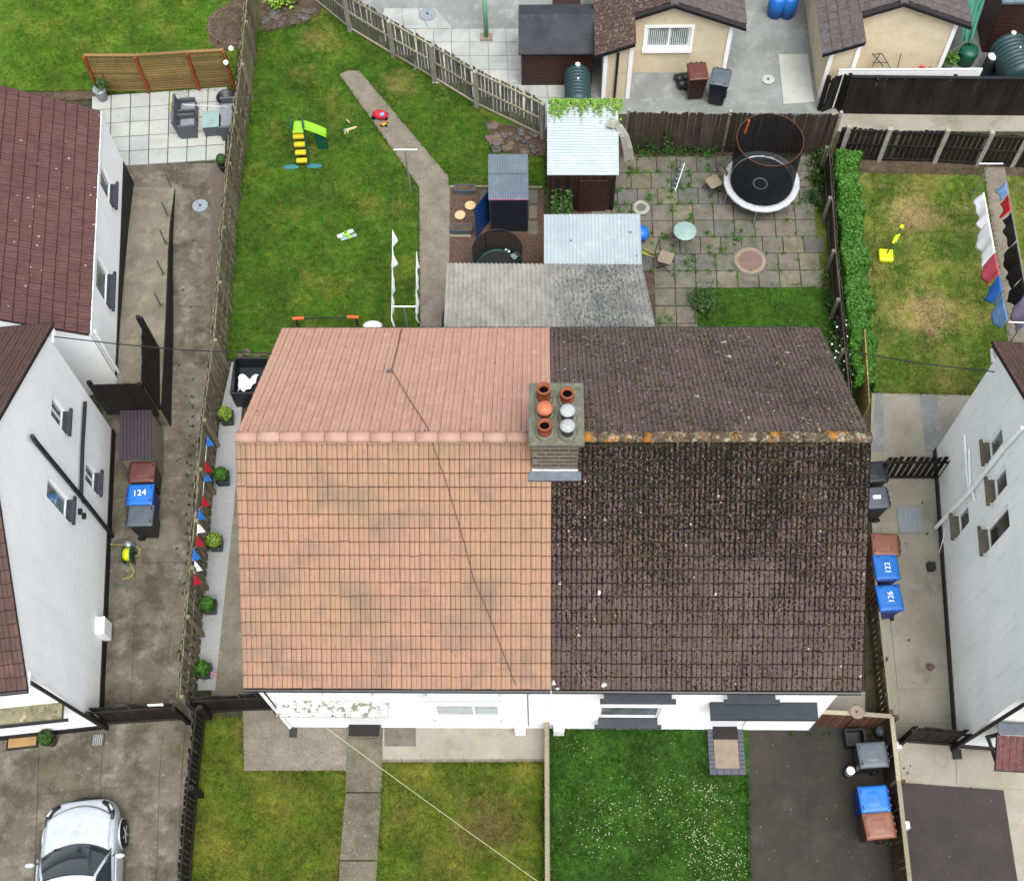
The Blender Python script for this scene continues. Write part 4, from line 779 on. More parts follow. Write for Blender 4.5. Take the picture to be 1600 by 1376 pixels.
# ------------------------------------------------------------------ fences
BC = {}
def board_me(w, h, t, mat):
    k = (round(w, 3), round(h, 2), t, mat)
    if k not in BC: BC[k] = mesh_of(MB().hexa([(-w / 2, -t / 2, 0), (w / 2, -t / 2, 0), (w / 2, t / 2, 0), (-w / 2, t / 2, 0)], [(-w / 2, -t / 2, h), (w / 2, -t / 2, h), (w / 2, t / 2, h), (-w / 2, t / 2, h)]), 'board', mat)
    return BC[k]
def fence(name, label, pts, h, bw, gap, mat, rails=(.25, .85), rail_side=1, postmat='gwood', railmat=None, post_at=None, post_step=2.0, post_w=.1, post_off=.07, z=0, hitmiss=False, group=None, post_h=None, cap=None, post_slant=0, cat='fence', bt=.02, roff=.03):
    """boards one by one along a line of ground points; rails and posts on rail_side (+1 = left of the walking direction)"""
    pts = [Vector(p) for p in pts]; f = thing(name, label, cat, pts[0], 0, group); n = 0; jt = .25 if mat == 'bwood' and gap < .008 else 1
    zs = [p.z + z for p in pts]; pts = [Vector((p.x, p.y, 0)) for p in pts]; off = wl(f)
    for s in range(len(pts) - 1):
        a, b_ = pts[s], pts[s + 1]; d = b_ - a; L = d.length; d.normalize(); nr = Vector((-d.y, d.x, 0)) * rail_side; ang = math.atan2(d.y, d.x); k = int(L / (bw + gap))
        for i in range(k):
            t = (i + .5) * (bw + gap) / L; p = a + d * (t * L); zz = lerp(zs[s], zs[s + 1], t)
            if hitmiss and i % 2: p = p + nr * .06
            me = board_me(bw, h * random.choice((1, 1, .985)) if h > .5 else h, bt, mat)
            o = bpy.data.objects.new('board', me); COL.objects.link(o); o.parent = f; o.location = p + Vector((0, 0, zz + .02)) - off
            o.rotation_euler = (random.gauss(0, .012) * jt, random.gauss(0, .008) * jt, ang + random.gauss(0, .015) * jt)
        for rz in rails:
            nseg = max(1, round(L / post_step))
            for q in range(nseg):
                t0, t1 = q / nseg, (q + 1) / nseg; p0 = a + d * L * t0 + nr * roff; p1 = a + d * L * t1 + nr * roff; z0, z1 = lerp(zs[s], zs[s + 1], t0) + h * rz, lerp(zs[s], zs[s + 1], t1) + h * rz
                w = nr * .04; v = Vector((0, 0, .07)); p0 = p0 + Vector((0, 0, z0)); p1 = p1 + Vector((0, 0, z1)) - d * .004
                part(MB().hexa([p0, p1, p1 + w, p0 + w], [p0 + v, p1 + v, p1 + w + v, p0 + w + v]), 'rail', railmat or mat, f)
        if cap:
            q = Vector((0, 0, zs[s] + h + .02)); w = nr * .05; v = Vector((0, 0, .03)); p0, p1 = a - w + q, b_ - w + q; part(MB().hexa([p0, p1, p1 + w * 2, p0 + w * 2], [p0 + v, p1 + v, p1 + w * 2 + v, p0 + w * 2 + v]), 'cap_rail', cap, f)
        if post_at is None:
            m = max(1, round(L / post_step)); pp = [a + d * (L * q / m) for q in range(m + (1 if s == len(pts) - 2 else 0))]
            for p in pp:
                p = p + nr * (post_off + post_w / 2); ph = post_h or h; part(MB().box((p.x, p.y, zs[s] + ph / 2), (post_w, post_w, ph), ang), 'post', postmat, f)
    if post_at:
        for p in post_at:
            p = Vector(p); ph = post_h or h; part(MB().box((p.x, p.y, p.z + ph / 2), (post_w, post_w, ph), math.atan2((pts[-1] - pts[0]).y, (pts[-1] - pts[0]).x)), 'post', postmat, f)
    return f
def T(px, py, h): p = G(px, py, h); return Vector((p.x, p.y, 0))
H1 = 1.6
lf = [T(385, -30, H1), T(373, 100, H1), T(353, 255, H1), T(344, 355, H1), T(330, 531, H1), T(313, 656, H1), T(300, 813, H1), T(286, 963, H1), T(276, 1088, H1)]
fence('timber_fence', 'long weathered timber fence beside the drive, hung with bunting', lf, H1, .15, -.035, 'gwood', (.22, .55, .92), 1, 'gwood', 'gwood', post_step=1.65, post_w=.09, hitmiss=True)
f2 = [G(455, -30), G(550, 47), G(618, 88), G(682, 125), G(748, 165), G(850, 214)]
fence('timber_fence', 'pale grey timber fence running diagonally behind the lawn with the slide', f2, 1.6, .095, .045, 'gwood2', (.05, .5, .93), -1, 'cpost', 'rail', post_step=9, post_w=.12, post_off=.03)
f3 = [G(977, 236), G(1130, 238), G(1296, 240)]
fence('timber_fence', 'dark brown close-boarded fence behind the trampoline', f3, 1.75, .1, .018, 'dwood', (.12, .9), 1, 'cpost', 'gwood2', post_step=2.2, post_w=.09, cap=None)
f4 = [T(1299, 228, 1.15), T(1310, 390, 1.15), T(1325, 545, 1.15), T(1336, 655, 1.15)]
fence('timber_fence', 'low dark fence between the trampoline yard and the bright hedge', f4, 1.1, .12, .01, 'dwood', (.3, .92), -1, 'gwood2', 'dwood', post_step=2.0, post_w=.1)
f5 = [G(1300, 246), G(1392, 251), G(1456, 252), G(1523, 257), G(1680, 264)]
fence('panel_fence', 'black boarded fence with four pale concrete posts behind the right lawn', f5, 1.36, .12, .035, 'bwood', (.06, .5, .95), -1, 'cpost', 'bwood', post_at=[G(1310, 248), G(1372, 252), G(1459, 254), G(1526, 258), G(1580, 260)], post_h=1.5, post_w=.13)
f6 = [G(1312, 178), G(1470, 180), G(1700, 182)]
fence('panel_fence', 'solid black boarded fence in front of the cream garage without a window', f6, 1.62, .13, .006, 'bwood', (.15, .85), 1, 'bwood', post_step=2.4, cap='black')
fence('panel_fence', 'short black fence panel between the two garages, seen nearly end on', [G(1283, 176), G(1303, 168), G(1316, 178)], 1.5, .12, .01, 'bwood', (.15, .85), 1, 'bwood', post_step=2.4)
part(MB().box(G(1403, 178, 0) + Vector((0, .3, 1.62)), (4.3, .06, .04)), 'coping', 'alum', solo(MB().box(G(1403, 178, 0) + Vector((0, .3, .8)), (4.3, .05, 1.58)), 'garden_wall', 'render2', 'thin white-topped wall just behind the solid black fence', 'wall'))
f7 = [T(1361, 868, .95), T(1370, 940, .95), T(1389, 1118, .95)]
fence('timber_fence', 'thin mossy fence beside the blue bins in the right alley', f7, .92, .1, .05, 'fwood', (.2, .93), 1, 'fwood', 'rail', post_step=1.7, post_w=.07)
f8 = [T(1393, 1119, 1.2), T(1404, 1220, 1.2), T(1424, 1400, 1.2)]
fence('timber_fence', 'brown boarded fence beside the front drive with three wheelie bins', f8, 1.17, .13, .012, 'fwood', (.2, .8), 1, 'fwood', 'fwood', post_step=1.8, cap='rail')
f9 = [T(1282, 1112, 1.35), T(1340, 1115, 1.35), T(1393, 1119, 1.35)]
fence('timber_fence', 'reddish brown board fence joining the dark-roofed house at its front corner', f9, 1.33, .13, .008, 'rwood', (.2, .85), 1, 'rwood', post_step=1.4, cap='rail')
def gate(label, a, b_, h, mat, gap=.01, bw=.12, name='garden_gate', braces=True, hinge='plastb'):
    g = fence(name, label, [a, b_], h, bw, gap, mat, (.12, .82), -1, mat, post_step=30, post_w=.1, cat='gate'); return g
gate('dark boarded gate across the right alley near the porch canopy', G(1402, 1157), G(1487, 1163), 1.45, 'bwood')
gate('black slatted gate with wide gaps across the far end of the right alley', G(1368, 747), G(1464, 747), 1.3, 'bwood', .05, .11)
gate('solid black gate between the left house and the drive, with a white notice', G(168, 1130), G(296, 1122), 1.5, 'bwood')
nt = [o for o in bpy.data.objects if o.get('label', '').startswith('solid black gate')][0]
p = hit(243, 1101, G(232, 1127) - Vector((0, .06, 0)), (0, 1, 0)); part(MB().box(p, (.36, .03, .1), .05), 'notice', 'plastw', nt)
gate('black boarded gate beside the front corner of the orange-roofed house', G(316, 1112), G(434, 1106), 1.4, 'bwood', .012)
f14 = [T(303, 1104, 1.1), T(289, 1230, 1.1), T(275, 1400, 1.1)]
fence('timber_fence', 'black open-boarded fence between the car drive and the front lawn', f14, 1.08, .1, .035, 'bwood', (.2, .93), 1, 'bwood', post_step=2.1, post_w=.12, cap=None)
f15 = [T(854, 1127, .7), T(855, 1400, .7)]
fence('low_fence', 'low pale-capped fence dividing the two front gardens', f15, .68, .12, .006, 'gwood2', (.2, .8), 1, 'gwood2', post_step=1.8, post_w=.07, post_off=.0, cap='rail')
fence('panel_fence', 'tall black panel fence standing on the top of the ramp, side panel', [G(250, 546, .8), G(250, 643, .96)], 1.75, .16, -.004, 'bwood', (.2, .8), -1, 'bwood', post_step=1.9, z=0)
fence('panel_fence', 'tall black panel fence across the end of the ramp, behind the garden store', [G(168, 648, .96), G(249, 644, .96)], 1.62, .16, -.004, 'bwood', (.2, .8), 1, 'bwood', post_step=1.7, z=0)
# new pale boards standing beside the hedge
np_ = thing('leaning_panel', 'panel of new yellowish diagonal boards standing against the low dark fence', 'panel', G(1356, 640))
a, b_ = G(1332, 552), G(1339, 668); d = (b_ - a); L = d.length; d.normalize(); k = 14; o2 = Vector((.03, 0, 0))
P = lambda s_, z: a + d * max(0, min(L, s_)) + Vector((.02, 0, z)); HP_ = 1.32
for i in range(k + 5):   # diagonal boards clipped by the panel's rectangle
    s0, s1 = L * (i - 4) / k, L * (i - 4 + .92) / k; sh = .62; lo = lambda s_: (s_, .03) if s_ >= 0 else (0, .03 + HP_ * (-s_) / sh); hi = lambda s_: (s_ + sh, HP_) if s_ + sh <= L else (L, HP_ * max(.05, (L - s_)) / sh)
    if s1 + sh <= .02 or s0 >= L: continue
    A_, B_, C_, D_ = lo(s0), lo(s1), hi(s1), hi(s0); part(MB().hexa([P(*A_), P(*B_), P(*B_) + o2, P(*A_) + o2], [P(*D_), P(*C_), P(*C_) + o2, P(*D_) + o2]), 'board', 'nwood', np_)
# slatted trellis screen
tb = [G(157, 145), G(234, 145), G(312, 140), G(367, 137)]; tr = thing('trellis_screen', 'low slatted timber screen with orange-brown posts behind the grey garden chairs', 'screen', tb[0])
HT = 1.62
for s in range(3):
    a, b_ = tb[s], tb[s + 1]; d = (b_ - a).normalized(); L = (b_ - a).length
    for i in range(15):
        z = .06 + i * .105; c = (a + b_) / 2; part(MB().box((c.x, c.y + .03, z + .03), (L - .03, .02, .062), math.atan2(d.y, d.x)), 'slat', 'twood', tr)
    c = (a + b_) / 2; part(MB().box((c.x, c.y + .02, HT + .02), (L, .1, .03), math.atan2(d.y, d.x)), 'cap_rail', 'twood', tr)
for s in range(4):
    p = tb[s]; part(MB().box((p.x, p.y - .04, HT / 2), (.09, .09, HT), 0), 'post', 'owood', tr)
for i, (px, py, z) in enumerate(((361, 76, 1.8), (353, 98, 1.35))):
    p = G(px, py, z); o = thing('globe_light', ['white globe garden light on top of the trellis screen beside the long fence', 'white globe garden light hung low on the trellis screen near the long fence'][i], 'lamp', p, 0, 'globe lights on the trellis')
    part(MB().lathe([(.02, -.08), (.06, -.06), (.085, 0), (.06, .06), (.02, .08)], n=16), 'globe', 'plastw', o, True, local=True); part(MB().lathe([(.03, -.12), (.03, -.07)], n=8), 'stem', 'greyd', o, local=True)

# ------------------------------------------------------------------ outbuildings
def corr(c, n, amp, pitch_u=True, th=.012, nv=2, sag=None):
    """corrugated sheet over 4 corners (u across the ridges)"""
    mb = MB(); nu = n * 6
    def f(u, v, dz=0):
        p = lerp(lerp(c[0], c[1], u), lerp(c[3], c[2], u), v); return p + Vector((0, 0, amp * math.cos(u * n * 2 * math.pi) + dz + (sag(u, v) if sag else 0)))
    mb.grid(lambda u, v: f(u, v), nu, nv); k = len(mb.v); mb.grid(lambda u, v: f(u, v, -th), nu, nv)
    st = nu + 1
    for j in (0, nv): mb.f += [(j * st + i, j * st + i + 1, k + j * st + i + 1, k + j * st + i) for i in range(nu)]
    for i in (0, nu): mb.f += [(j * st + i, (j + 1) * st + i, k + (j + 1) * st + i, k + j * st + i) for j in range(nv)]
    return mb
ou = thing('outhouse', 'long low outhouse with pale and dark corrugated cement roof behind the pair of houses', 'outhouse', G(855, 508, 0))
rc = [G(698, 411, 2.35), G(1003, 413, 2.35), G(1028, 530, 2.55), G(693, 530, 2.55)]; mt_, mb_ = lerp(rc[0], rc[1], .507), lerp(rc[3], rc[2], .49)
part(corr([rc[0], mt_, mb_, rc[3]], 22, .024), 'corrugated_roof', 'cemw', ou, label='pale half of the corrugated roof'); part(corr([mt_, rc[1], rc[2], mb_], 22, .024), 'corrugated_roof', 'cemd', ou, label='dark moss-stained half of the corrugated roof')
b = MB(); q = [lerp(rc[0], rc[2], .02), lerp(rc[1], rc[3], .02), lerp(rc[2], rc[0], .03), lerp(rc[3], rc[1], .03)]; q[2].y = q[3].y = 4.2; q[2].z = q[3].z = 2.5
b.hexa([Vector((p.x, p.y, 0)) for p in (q[3], q[2], q[1], q[0])], [Vector((p.x, p.y, p.z - .1)) for p in (q[3], q[2], q[1], q[0])]); part(b, 'wall', 'render2', ou)
b = MB(); b.tube([G(694, 488, 2.3), G(693, 512, 2.3)], .06, 6); part(b, 'gutter', 'plastb', ou)
cv = thing('lean_to_store', 'store with a clean white corrugated metal roof joined to the dark cement roof', 'shed', G(925, 375, 0))
rc = [G(850, 335, 2.15), G(1000, 334, 2.15), G(1003, 417, 2.3), G(850, 417, 2.3)]; part(corr(rc, 26, .012), 'corrugated_roof', 'tin', cv)
b = MB(); q = [p.copy() for p in rc]; b.hexa([Vector((p.x * .97 + .03, p.y, 0)) for p in (q[3], q[2], q[1], q[0])], [Vector((p.x * .97 + .03, p.y - .05, 2.08)) for p in (q[3], q[2], q[1], q[0])]); part(b, 'wall', 'shedb', cv)
for px, py in ((985, 363), (995, 400), (892, 376)): part(MB().lathe([(.03, 0), (.03, .01)], G(px, py, 2.27), 8), 'roof_bolt', 'grey', cv)
# shed with white tin roof and ivy
sh = thing('garden_shed', 'dark brown shed with a white ribbed tin roof overgrown by ivy at its far edge', 'shed', G(910, 300, 0))
rc = [G(855, 163, 2.0), G(855, 274, 1.72), G(967, 274, 1.72), G(966, 166, 2.0)]; part(corr(rc, 26, .010), 'tin_roof', 'tin', sh)
yF = G(910, 330, 0).y; x0_, x1_ = rc[0].x + .1, rc[3].x - .1
b = MB(); b.box(((x0_ + x1_) / 2, (yF + rc[0].y) / 2 - .05, .82), (x1_ - x0_, rc[0].y - yF - .15, 1.64)); part(b, 'wall', 'shedb', sh)
for i in range(14):
    w = (x1_ - x0_) / 14; part(MB().box((x0_ + (i + .5) * w, yF + .012, .8), (w - .012, .02, 1.55)), 'board', 'bwood' if i % 2 else 'shedb', sh)
part(MB().box((x0_ + 1.25, yF - .02, .76), (.8, .03, 1.45)), 'door', 'shedb', sh, bevel=.004)
# bent sheet leaning off its side
def leafcloud(name, mat, pts_fn, n, size, parent=None, label=None, cat=None, flatz=False, kindn=None, group=None):
    V, Fc = [], []; 
    for i in range(n):
        p, nr = pts_fn(); s_ = size * random.uniform(.6, 1.3); a = Vector((random.gauss(0, 1), random.gauss(0, 1), random.gauss(0, .6))).normalized(); nn = (Vector(nr) + a * .7).normalized(); u, w = frame_of(nn); u, w = u * s_, w * s_ * .6
        p = Vector(p); k = len(V); V += [p - u, p - w, p + u, p + w]; Fc.append((k, k + 1, k + 2, k + 3))
    mb = MB(); mb.v = [tuple(v) for v in V]; mb.f = Fc
    if parent: return part(mb, name, mat, parent, kind=kindn)
    return solo(mb, name, mat, label, cat, group)
bs = thing('metal_sheet', 'bent grey dimpled sheet sliding off the side of the white tin roof', 'sheet', G(985, 250, 0))
sp = [G(950, 190, 2.08), G(966, 196, 2.02), G(976, 212, 1.8), G(981, 232, 1.35), G(983, 250, .9)]
def bent(u, v):
    t_ = v * 4; k_ = min(int(t_), 3); p = lerp(sp[k_], sp[k_ + 1], t_ - k_); wd = Vector((.30, .10, 0)) * (.7 + .3 * v) if v > .2 else Vector((.1, .32, 0)); return p + wd * (u - .5) + Vector((0, 0, .014 * math.sin(u * 22) * math.sin(v * 50) - .1 * (u - .5) ** 2))
b = MB(); b.grid(bent, 14, 28)
o = part(b, 'sheet', 'cemw', bs); so_ = o.modifiers.new('s', 'SOLIDIFY'); so_.thickness = .012
iv = thing('ivy', 'bright green ivy spilling over the far edge of the white tin roof', 'ivy', G(915, 180, 1.9))
def ivp():
    px = random.uniform(858, 972); d = (math.sin(px * .23) + math.sin(px * .61 + 1)) * 7 + 14; 
    if random.random() < .12: d += 14
    if px < 875: d += random.random() * 22
    py = 160 + random.random() ** 1.3 * d - 5; p = G(px, py, 1.98 + random.random() * .12); return p, (0, 0, 1)
leafcloud('foliage', 'leafi', ivp, 1700, .045, iv, kindn='stuff')
b = MB(); [b.tube([G(870 + i * 20, 158, 1.3), G(872 + i * 20, 163, 1.95), G(876 + i * 19, 172, 2.0)], .012, 5) for i in range(5)]; part(b, 'stems', 'bark', iv, kind='stuff')
sb = thing('shrub', 'dark green climbing shrub filling the gap left of the brown shed doors', 'shrub', G(872, 330, 0))
leafcloud('foliage', 'leafd', lambda: (G(random.uniform(862, 894), random.uniform(284, 336), random.uniform(.1, 1.1)), (0, 0, 1)), 900, .06, sb, kindn='stuff'); b = MB(); b.tube([G(872, 335, 0), G(870, 325, .9)], .03, 6); part(b, 'stem', 'bark', sb)
# blue-grey play shed
ps = thing('play_shed', 'small dark shed with a blue-grey ribbed roof and a blue door standing open', 'shed', G(792, 362, 0))
bz = 1.68; rc = [G(763, 242, bz + .05), G(825, 242, bz + .05), G(826, 311, bz - .05), G(763, 311, bz - .05)]
r1 = [rc[0], rc[1], lerp(rc[1], rc[2], .44), lerp(rc[0], rc[3], .44)]; r2 = [lerp(rc[0], rc[3], .42), lerp(rc[1], rc[2], .42), rc[2], rc[3]]; r1 = [p + Vector((0, 0, .03)) for p in r1]
part(corr(r1, 16, .009), 'roof_sheet', 'tinb', ps); part(corr(r2, 16, .009), 'roof_sheet', 'tinb', ps)
x0_, x1_ = rc[3].x + .03, rc[2].x - .03; yB, yF = rc[0].y - .05, rc[3].y + .04
part(MB().box(((x0_ + x1_) / 2, (yB + yF) / 2, .8), (x1_ - x0_, yB - yF, 1.58)), 'wall', 'navy', ps); part(MB().box(((x0_ + x1_) / 2, yF - .03, 1.6), (x1_ - x0_ + .04, .03, .05)), 'trim', 'pink', ps)
for i in range(9): w = (x1_ - x0_) / 9; part(MB().box((x0_ + (i + .5) * w, yF - .012, .78), (w - .01, .02, 1.5)), 'board', 'navy', ps)
d0, d1 = G(762, 299, 1.5), G(741, 326, 1.5); b = MB(); n_ = Vector((.02, .03, 0)); f = lambda p, z: Vector((p.x, p.y, z)); b.hexa([f(d0, .05), f(d1, .05), f(d1, .05) + n_, f(d0, .05) + n_], [f(d0, 1.5), f(d1, 1.5), f(d1, 1.5) + n_, f(d0, 1.5) + n_]); part(b, 'door', 'bluedoor', ps)
b = MB(); p = G(830, 335, .0); 
sl3 = surf('stepping_flags'); pieces(sl3, 'paving_slab', ['sc', 'sa'], [[G(826, 298), G(840, 298), G(840, 320), G(826, 320)], [G(826, 322), G(840, 322), G(840, 343), G(826, 343)], [G(824, 346), G(840, 346), G(840, 368), G(824, 368)], [G(750, 298), G(762, 298), G(762, 312), G(750, 316)]], .05, .04, .02)
def edging(px, name='timber_edging', label='', mat='rail', h=.12):
    P_ = [G(a, b_, 0) for a, b_ in px]; b = MB(); b.tube([p + Vector((0, 0, h / 2)) for p in P_], .045, 4); return solo(b, name, mat, label, 'edging', 'timber edging of the chip bed')
edging([(703, 293), (763, 293)], label='thin yellow timber edging between the lawn and the bark chips'); edging([(703, 370), (736, 370)], label='thin timber edging across the bark chips below the two logs'); edging([(826, 294), (848, 294)], label='short timber edging right of the blue-roofed play shed')
for i, (px, py) in enumerate(((735, 323), (719, 338))):
    o = thing('log_slice', ['round pale log slice on the bark chips, the one nearer the blue door', 'round pale log slice on the bark chips, the one nearer the lawn path'][i], 'stepping log', G(px, py, .02), i, 'log slices in the bark chips')
    part(MB().lathe([(.165, 0), (.17, .05), (.165, .075), (.15, .08)], n=18, sy=.95), 'log_top', 'log', o, local=True); part(MB().lathe([(.178, 0), (.18, .06), (.172, .062)], n=18, sy=.95), 'bark_rim', 'bark', o, local=True)
def planter(px, py, lab):
    o = thing('planter_box', lab, 'planter', G(px, py, .02), 0, 'grey planters on the bark chips'); b = MB()
    for s_ in (-1, 1): b.box((0, s_ * .11, .1), (.62, .03, .2)); b.box((s_ * .3, 0, .1), (.03, .19, .2))
    part(b, 'box', 'grey', o, local=True); part(MB().box((0, 0, .09), (.57, .19, .16)), 'compost', 'soil', o, local=True)
planter(727, 299, 'grey plastic trough planter at the lawn edge of the bark chips'); planter(722, 361, 'grey trough planter beside the lower timber edging')
# garages
def garage(dx, lab, window_=False, leftmat='slateb', rightmat='slate', wallm='cream'):
    g = thing('garage', lab, 'garage', (3.78 + dx, 17, 0)); X = lambda x: x + dx
    rz = lambda x: 2.98 - abs(x - 3.78) * .42
    b = MB(); yb = 23
    def wall(p, q, mat=wallm, nm='wall', holes=(), outline=None): 
        u = (Vector(q) - Vector(p)); L = u.length; u.normalize(); n = Vector((u.y, -u.x, 0)); wall_panel(g, nm, mat, p, u, n, outline, holes)
    x0_, xs, xa, xr = 1.72, 2.62, 3.78, 5.7
    hole = []
    if window_:
        a_, z0 = hit(1008, 76, (0, 17.05, 0), (0, 1, 0)).x - X(xs), hit(1008, 76, (0, 17.05, 0), (0, 1, 0)).z; c_ = hit(1076, 76, (0, 17.05, 0), (0, 1, 0)).x - X(xs); z1 = hit(1040, 43, (0, 17.05, 0), (0, 1, 0)).z; hole = [(a_, c_, z0, z1)]
    wall((X(xs), 17.05, 0), (X(xr), 17.05, 0), outline=[(0, 0), (xr - xs, 0), (xr - xs, rz(xr)), (xa - xs, rz(xa) - .02), (0, rz(xs))], holes=hole)
    wall((X(x0_), 16.0, 0), (X(xs), 16.0, 0), outline=[(0, 0), (xs - x0_, 0), (xs - x0_, rz(xs)), (0, rz(x0_))])
    wall((X(xs), 16.0, 0), (X(xs), 17.05, 0), outline=[(0, 0), (1.05, 0), (1.05, rz(xs)), (0, rz(xs))])
    wall((X(x0_), yb, 0), (X(x0_), 16.0, 0), outline=[(0, 0), (yb - 16, 0), (yb - 16, rz(x0_)), (0, rz(x0_))]); wall((X(xr), 17.05, 0), (X(xr), yb, 0), outline=[(0, 0), (yb - 17.05, 0), (yb - 17.05, rz(xr)), (0, rz(xr))])
    for px_, y_ in ((X(xr) - .07, 17.03), (X(xs) - .08, 15.98), (X(x0_) + .06, 15.985)): part(MB().box((px_, y_, rz(px_ - dx) / 2 - .03), (.13, .03, rz(px_ - dx) - .1)), 'quoin', 'plastw', g)
    if window_:
        w = hole[0]; window(g, (X(xs), 17.05, 0), (1, 0, 0), (0, -1, 0), *w, mull=((w[0] + w[1]) / 2 + .03,), sill='plastw', so=.1, depth=.08, fr_w=.06)
        b = MB(); t = .09; zz = [(w[0] - t, w[0], w[2] - t, w[3] + t), (w[1], w[1] + t, w[2] - t, w[3] + t), (w[0], w[1], w[3], w[3] + t), (w[0], w[1], w[2] - .16, w[2] - .11)]
        for (a, c, d, e) in zz: b.box((X(xs) + (a + c) / 2, 17.04, (d + e) / 2), (c - a, .03, e - d))
        part(b, 'window_surround', 'plastw', g)
        wb = MB()
        for k in range(20): xx = X(xs) + w[0] + .06 + (w[1] - w[0] - .12) * (k + .5) / 20; wb.box((xx, 17.05 + .055, (w[2] + w[3]) / 2), (.012, .004, w[3] - w[2] - .12))
        part(wb, 'blind_slats', 'render2', g, kind='stuff')
    r = MB(); zt = .06
    def slab(pts): q = [Vector((X(x), y, rz(x) + zt - .02)) for x, y in pts]; r.hexa([p - Vector((0, 0, .06)) for p in q], q)
    slab([(1.46, 15.82), (xs + .0, 15.82), (xs, yb), (1.46, yb)]); slab([(xs, 16.86), (xa, 16.86), (xa, yb), (xs, yb)]); slab([(xa, 16.86), (6.05, 16.86), (6.05, yb), (xa, yb)])
    ro = part(r, 'roof', 'slate_m', g)
    sl_ = math.hypot(1, .42); tw, tl = .30, .30; off = wl(ro)
    tmb = MB().hexa([(-.5 * tw + .006, 0, 0), (.5 * tw - .006, 0, 0), (.5 * tw - .006, tl + .05, -.02), (-.5 * tw + .006, tl + .05, -.02)], [(-.5 * tw + .006, 0, .028), (.5 * tw - .006, 0, .028), (.5 * tw - .006, tl + .05, 0), (-.5 * tw + .006, tl + .05, 0)])
    for side, xe, mat in ((-1, 1.44, leftmat), (1, 6.07, rightmat)):
        me = mesh_of(tmb, 'roof_tile', mat); up = Vector((-side, 0, .42)).normalized(); xd = Vector((0, side, 0)); R = Matrix((xd, up, xd.cross(up))).transposed(); L = abs(xa - xe) * sl_; nc = round(L / tl); gl = L / nc; rest = MB()
        for c in range(nc):
            for i in range(22):
                y = 15.82 + (i + .5) * tw; x = xe + up.x * c * gl
                if x > xs - .05 and y < 16.9: continue
                if side == 1 and y < 16.86: continue
                p = Vector((X(x), y, rz(x) + zt)); RR = R @ Matrix.Rotation(random.gauss(0, .01), 3, 'X') @ Matrix.Rotation(random.gauss(0, .008), 3, 'Z')
                if y < 20: o = bpy.data.objects.new('roof_tile', me); COL.objects.link(o); o.parent = ro; o.matrix_local = Matrix.Translation(p - off) @ RR.to_4x4()
                else: rest.add([p + RR @ Vector(v) for v in tmb.v], tmb.f)
        part(rest, 'roof_tiles', mat, ro, kind='stuff')
    for i in range(8):
        y = 16.86 + i * .45; b = MB(); A = [(X(xa) + math.cos(t) * .13, y, rz(xa) + .03 + math.sin(t) * .08) for t in np.linspace(0, math.pi, 6)]; b.add(A + [(p[0], y + .44, p[2]) for p in A], [(j, 6 + j, 7 + j, j + 1) for j in range(5)] + [tuple(range(6))]); part(b, 'ridge_tile', rightmat, ro)
    b = MB(); f = lambda x, y: Vector((X(x), y, rz(x) - .06)); v = Vector((0, 0, .12)); o2 = Vector((0, -.03, 0))
    for a, c, y in ((1.46, xs, 15.83), (xs, xa, 16.87), (xa, 6.05, 16.87)): part(MB().hexa([f(a, y), f(c, y), f(c, y) + o2, f(a, y) + o2], [f(a, y) + v, f(c, y) + v, f(c, y) + o2 + v, f(a, y) + o2 + v]), 'bargeboard', 'plastb', g)
    return g
gA = garage(0, 'cream rendered garage with a white two-pane window and lichened brown roof', True)
gB = garage(6.8, 'cream rendered garage without a window, behind the solid black fence', False, 'slate', 'slate')
b = MB(); b.tube([hit(966, 84, (0, 15.94, 0), (0, 1, 0)), hit(960, 152, (0, 15.94, 0), (0, 1, 0))], .04, 8); part(b, 'downpipe', 'plastb', gA)
# brown shed with felt roof
bs2 = thing('garden_shed', 'brown shed with a dark grey felt roof beside the cream garage', 'shed', G(870, 134, 0))
xl, xr, yf = G(815, 134).x, 1.42, G(815, 134).y; yr = G(870, 24, 2.15).y; yb = yr + .75
b = MB(); b.add([(xl, yf, 0), (xl, yb, 0), (xl, yb, 1.75), (xl, yr, 2.08), (xl, yf, 1.5)] + [(xr, yf, 0), (xr, yb, 0), (xr, yb, 1.75), (xr, yr, 2.08), (xr, yf, 1.5)], [(0, 4, 3, 2, 1), (5, 6, 7, 8, 9), (0, 5, 9, 4), (1, 2, 7, 6)]); part(b, 'wall', 'shedb', bs2)
for k in range(9): part(MB().box(((xl + xr) / 2, yf - .008, .1 + k * .165), (xr - xl, .02, .158), 0, (.06, 'X')), 'board', 'shedb', bs2)
e = .08
for nm, q in (('felt_sheet', [(yf - .12, 1.47), (lerp(yf, yr, .45), 1.47 + .61 * .5)]), ('felt_sheet', [(lerp(yf, yr, .42), 1.475 + .61 * .48), (yr, 2.13)]), ('felt_sheet', [(yr, 2.125), (yb + .1, 1.7)])):
    (ya, za), (yb2, zb) = q; part(MB().hexa([(xl - e, ya, za), (xr + e, ya, za), (xr + e, yb2, zb), (xl - e, yb2, zb)], [(xl - e, ya, za + .05), (xr + e, ya, za + .05), (xr + e, yb2, zb + .05), (xl - e, yb2, zb + .05)]), nm, 'felt', bs2)
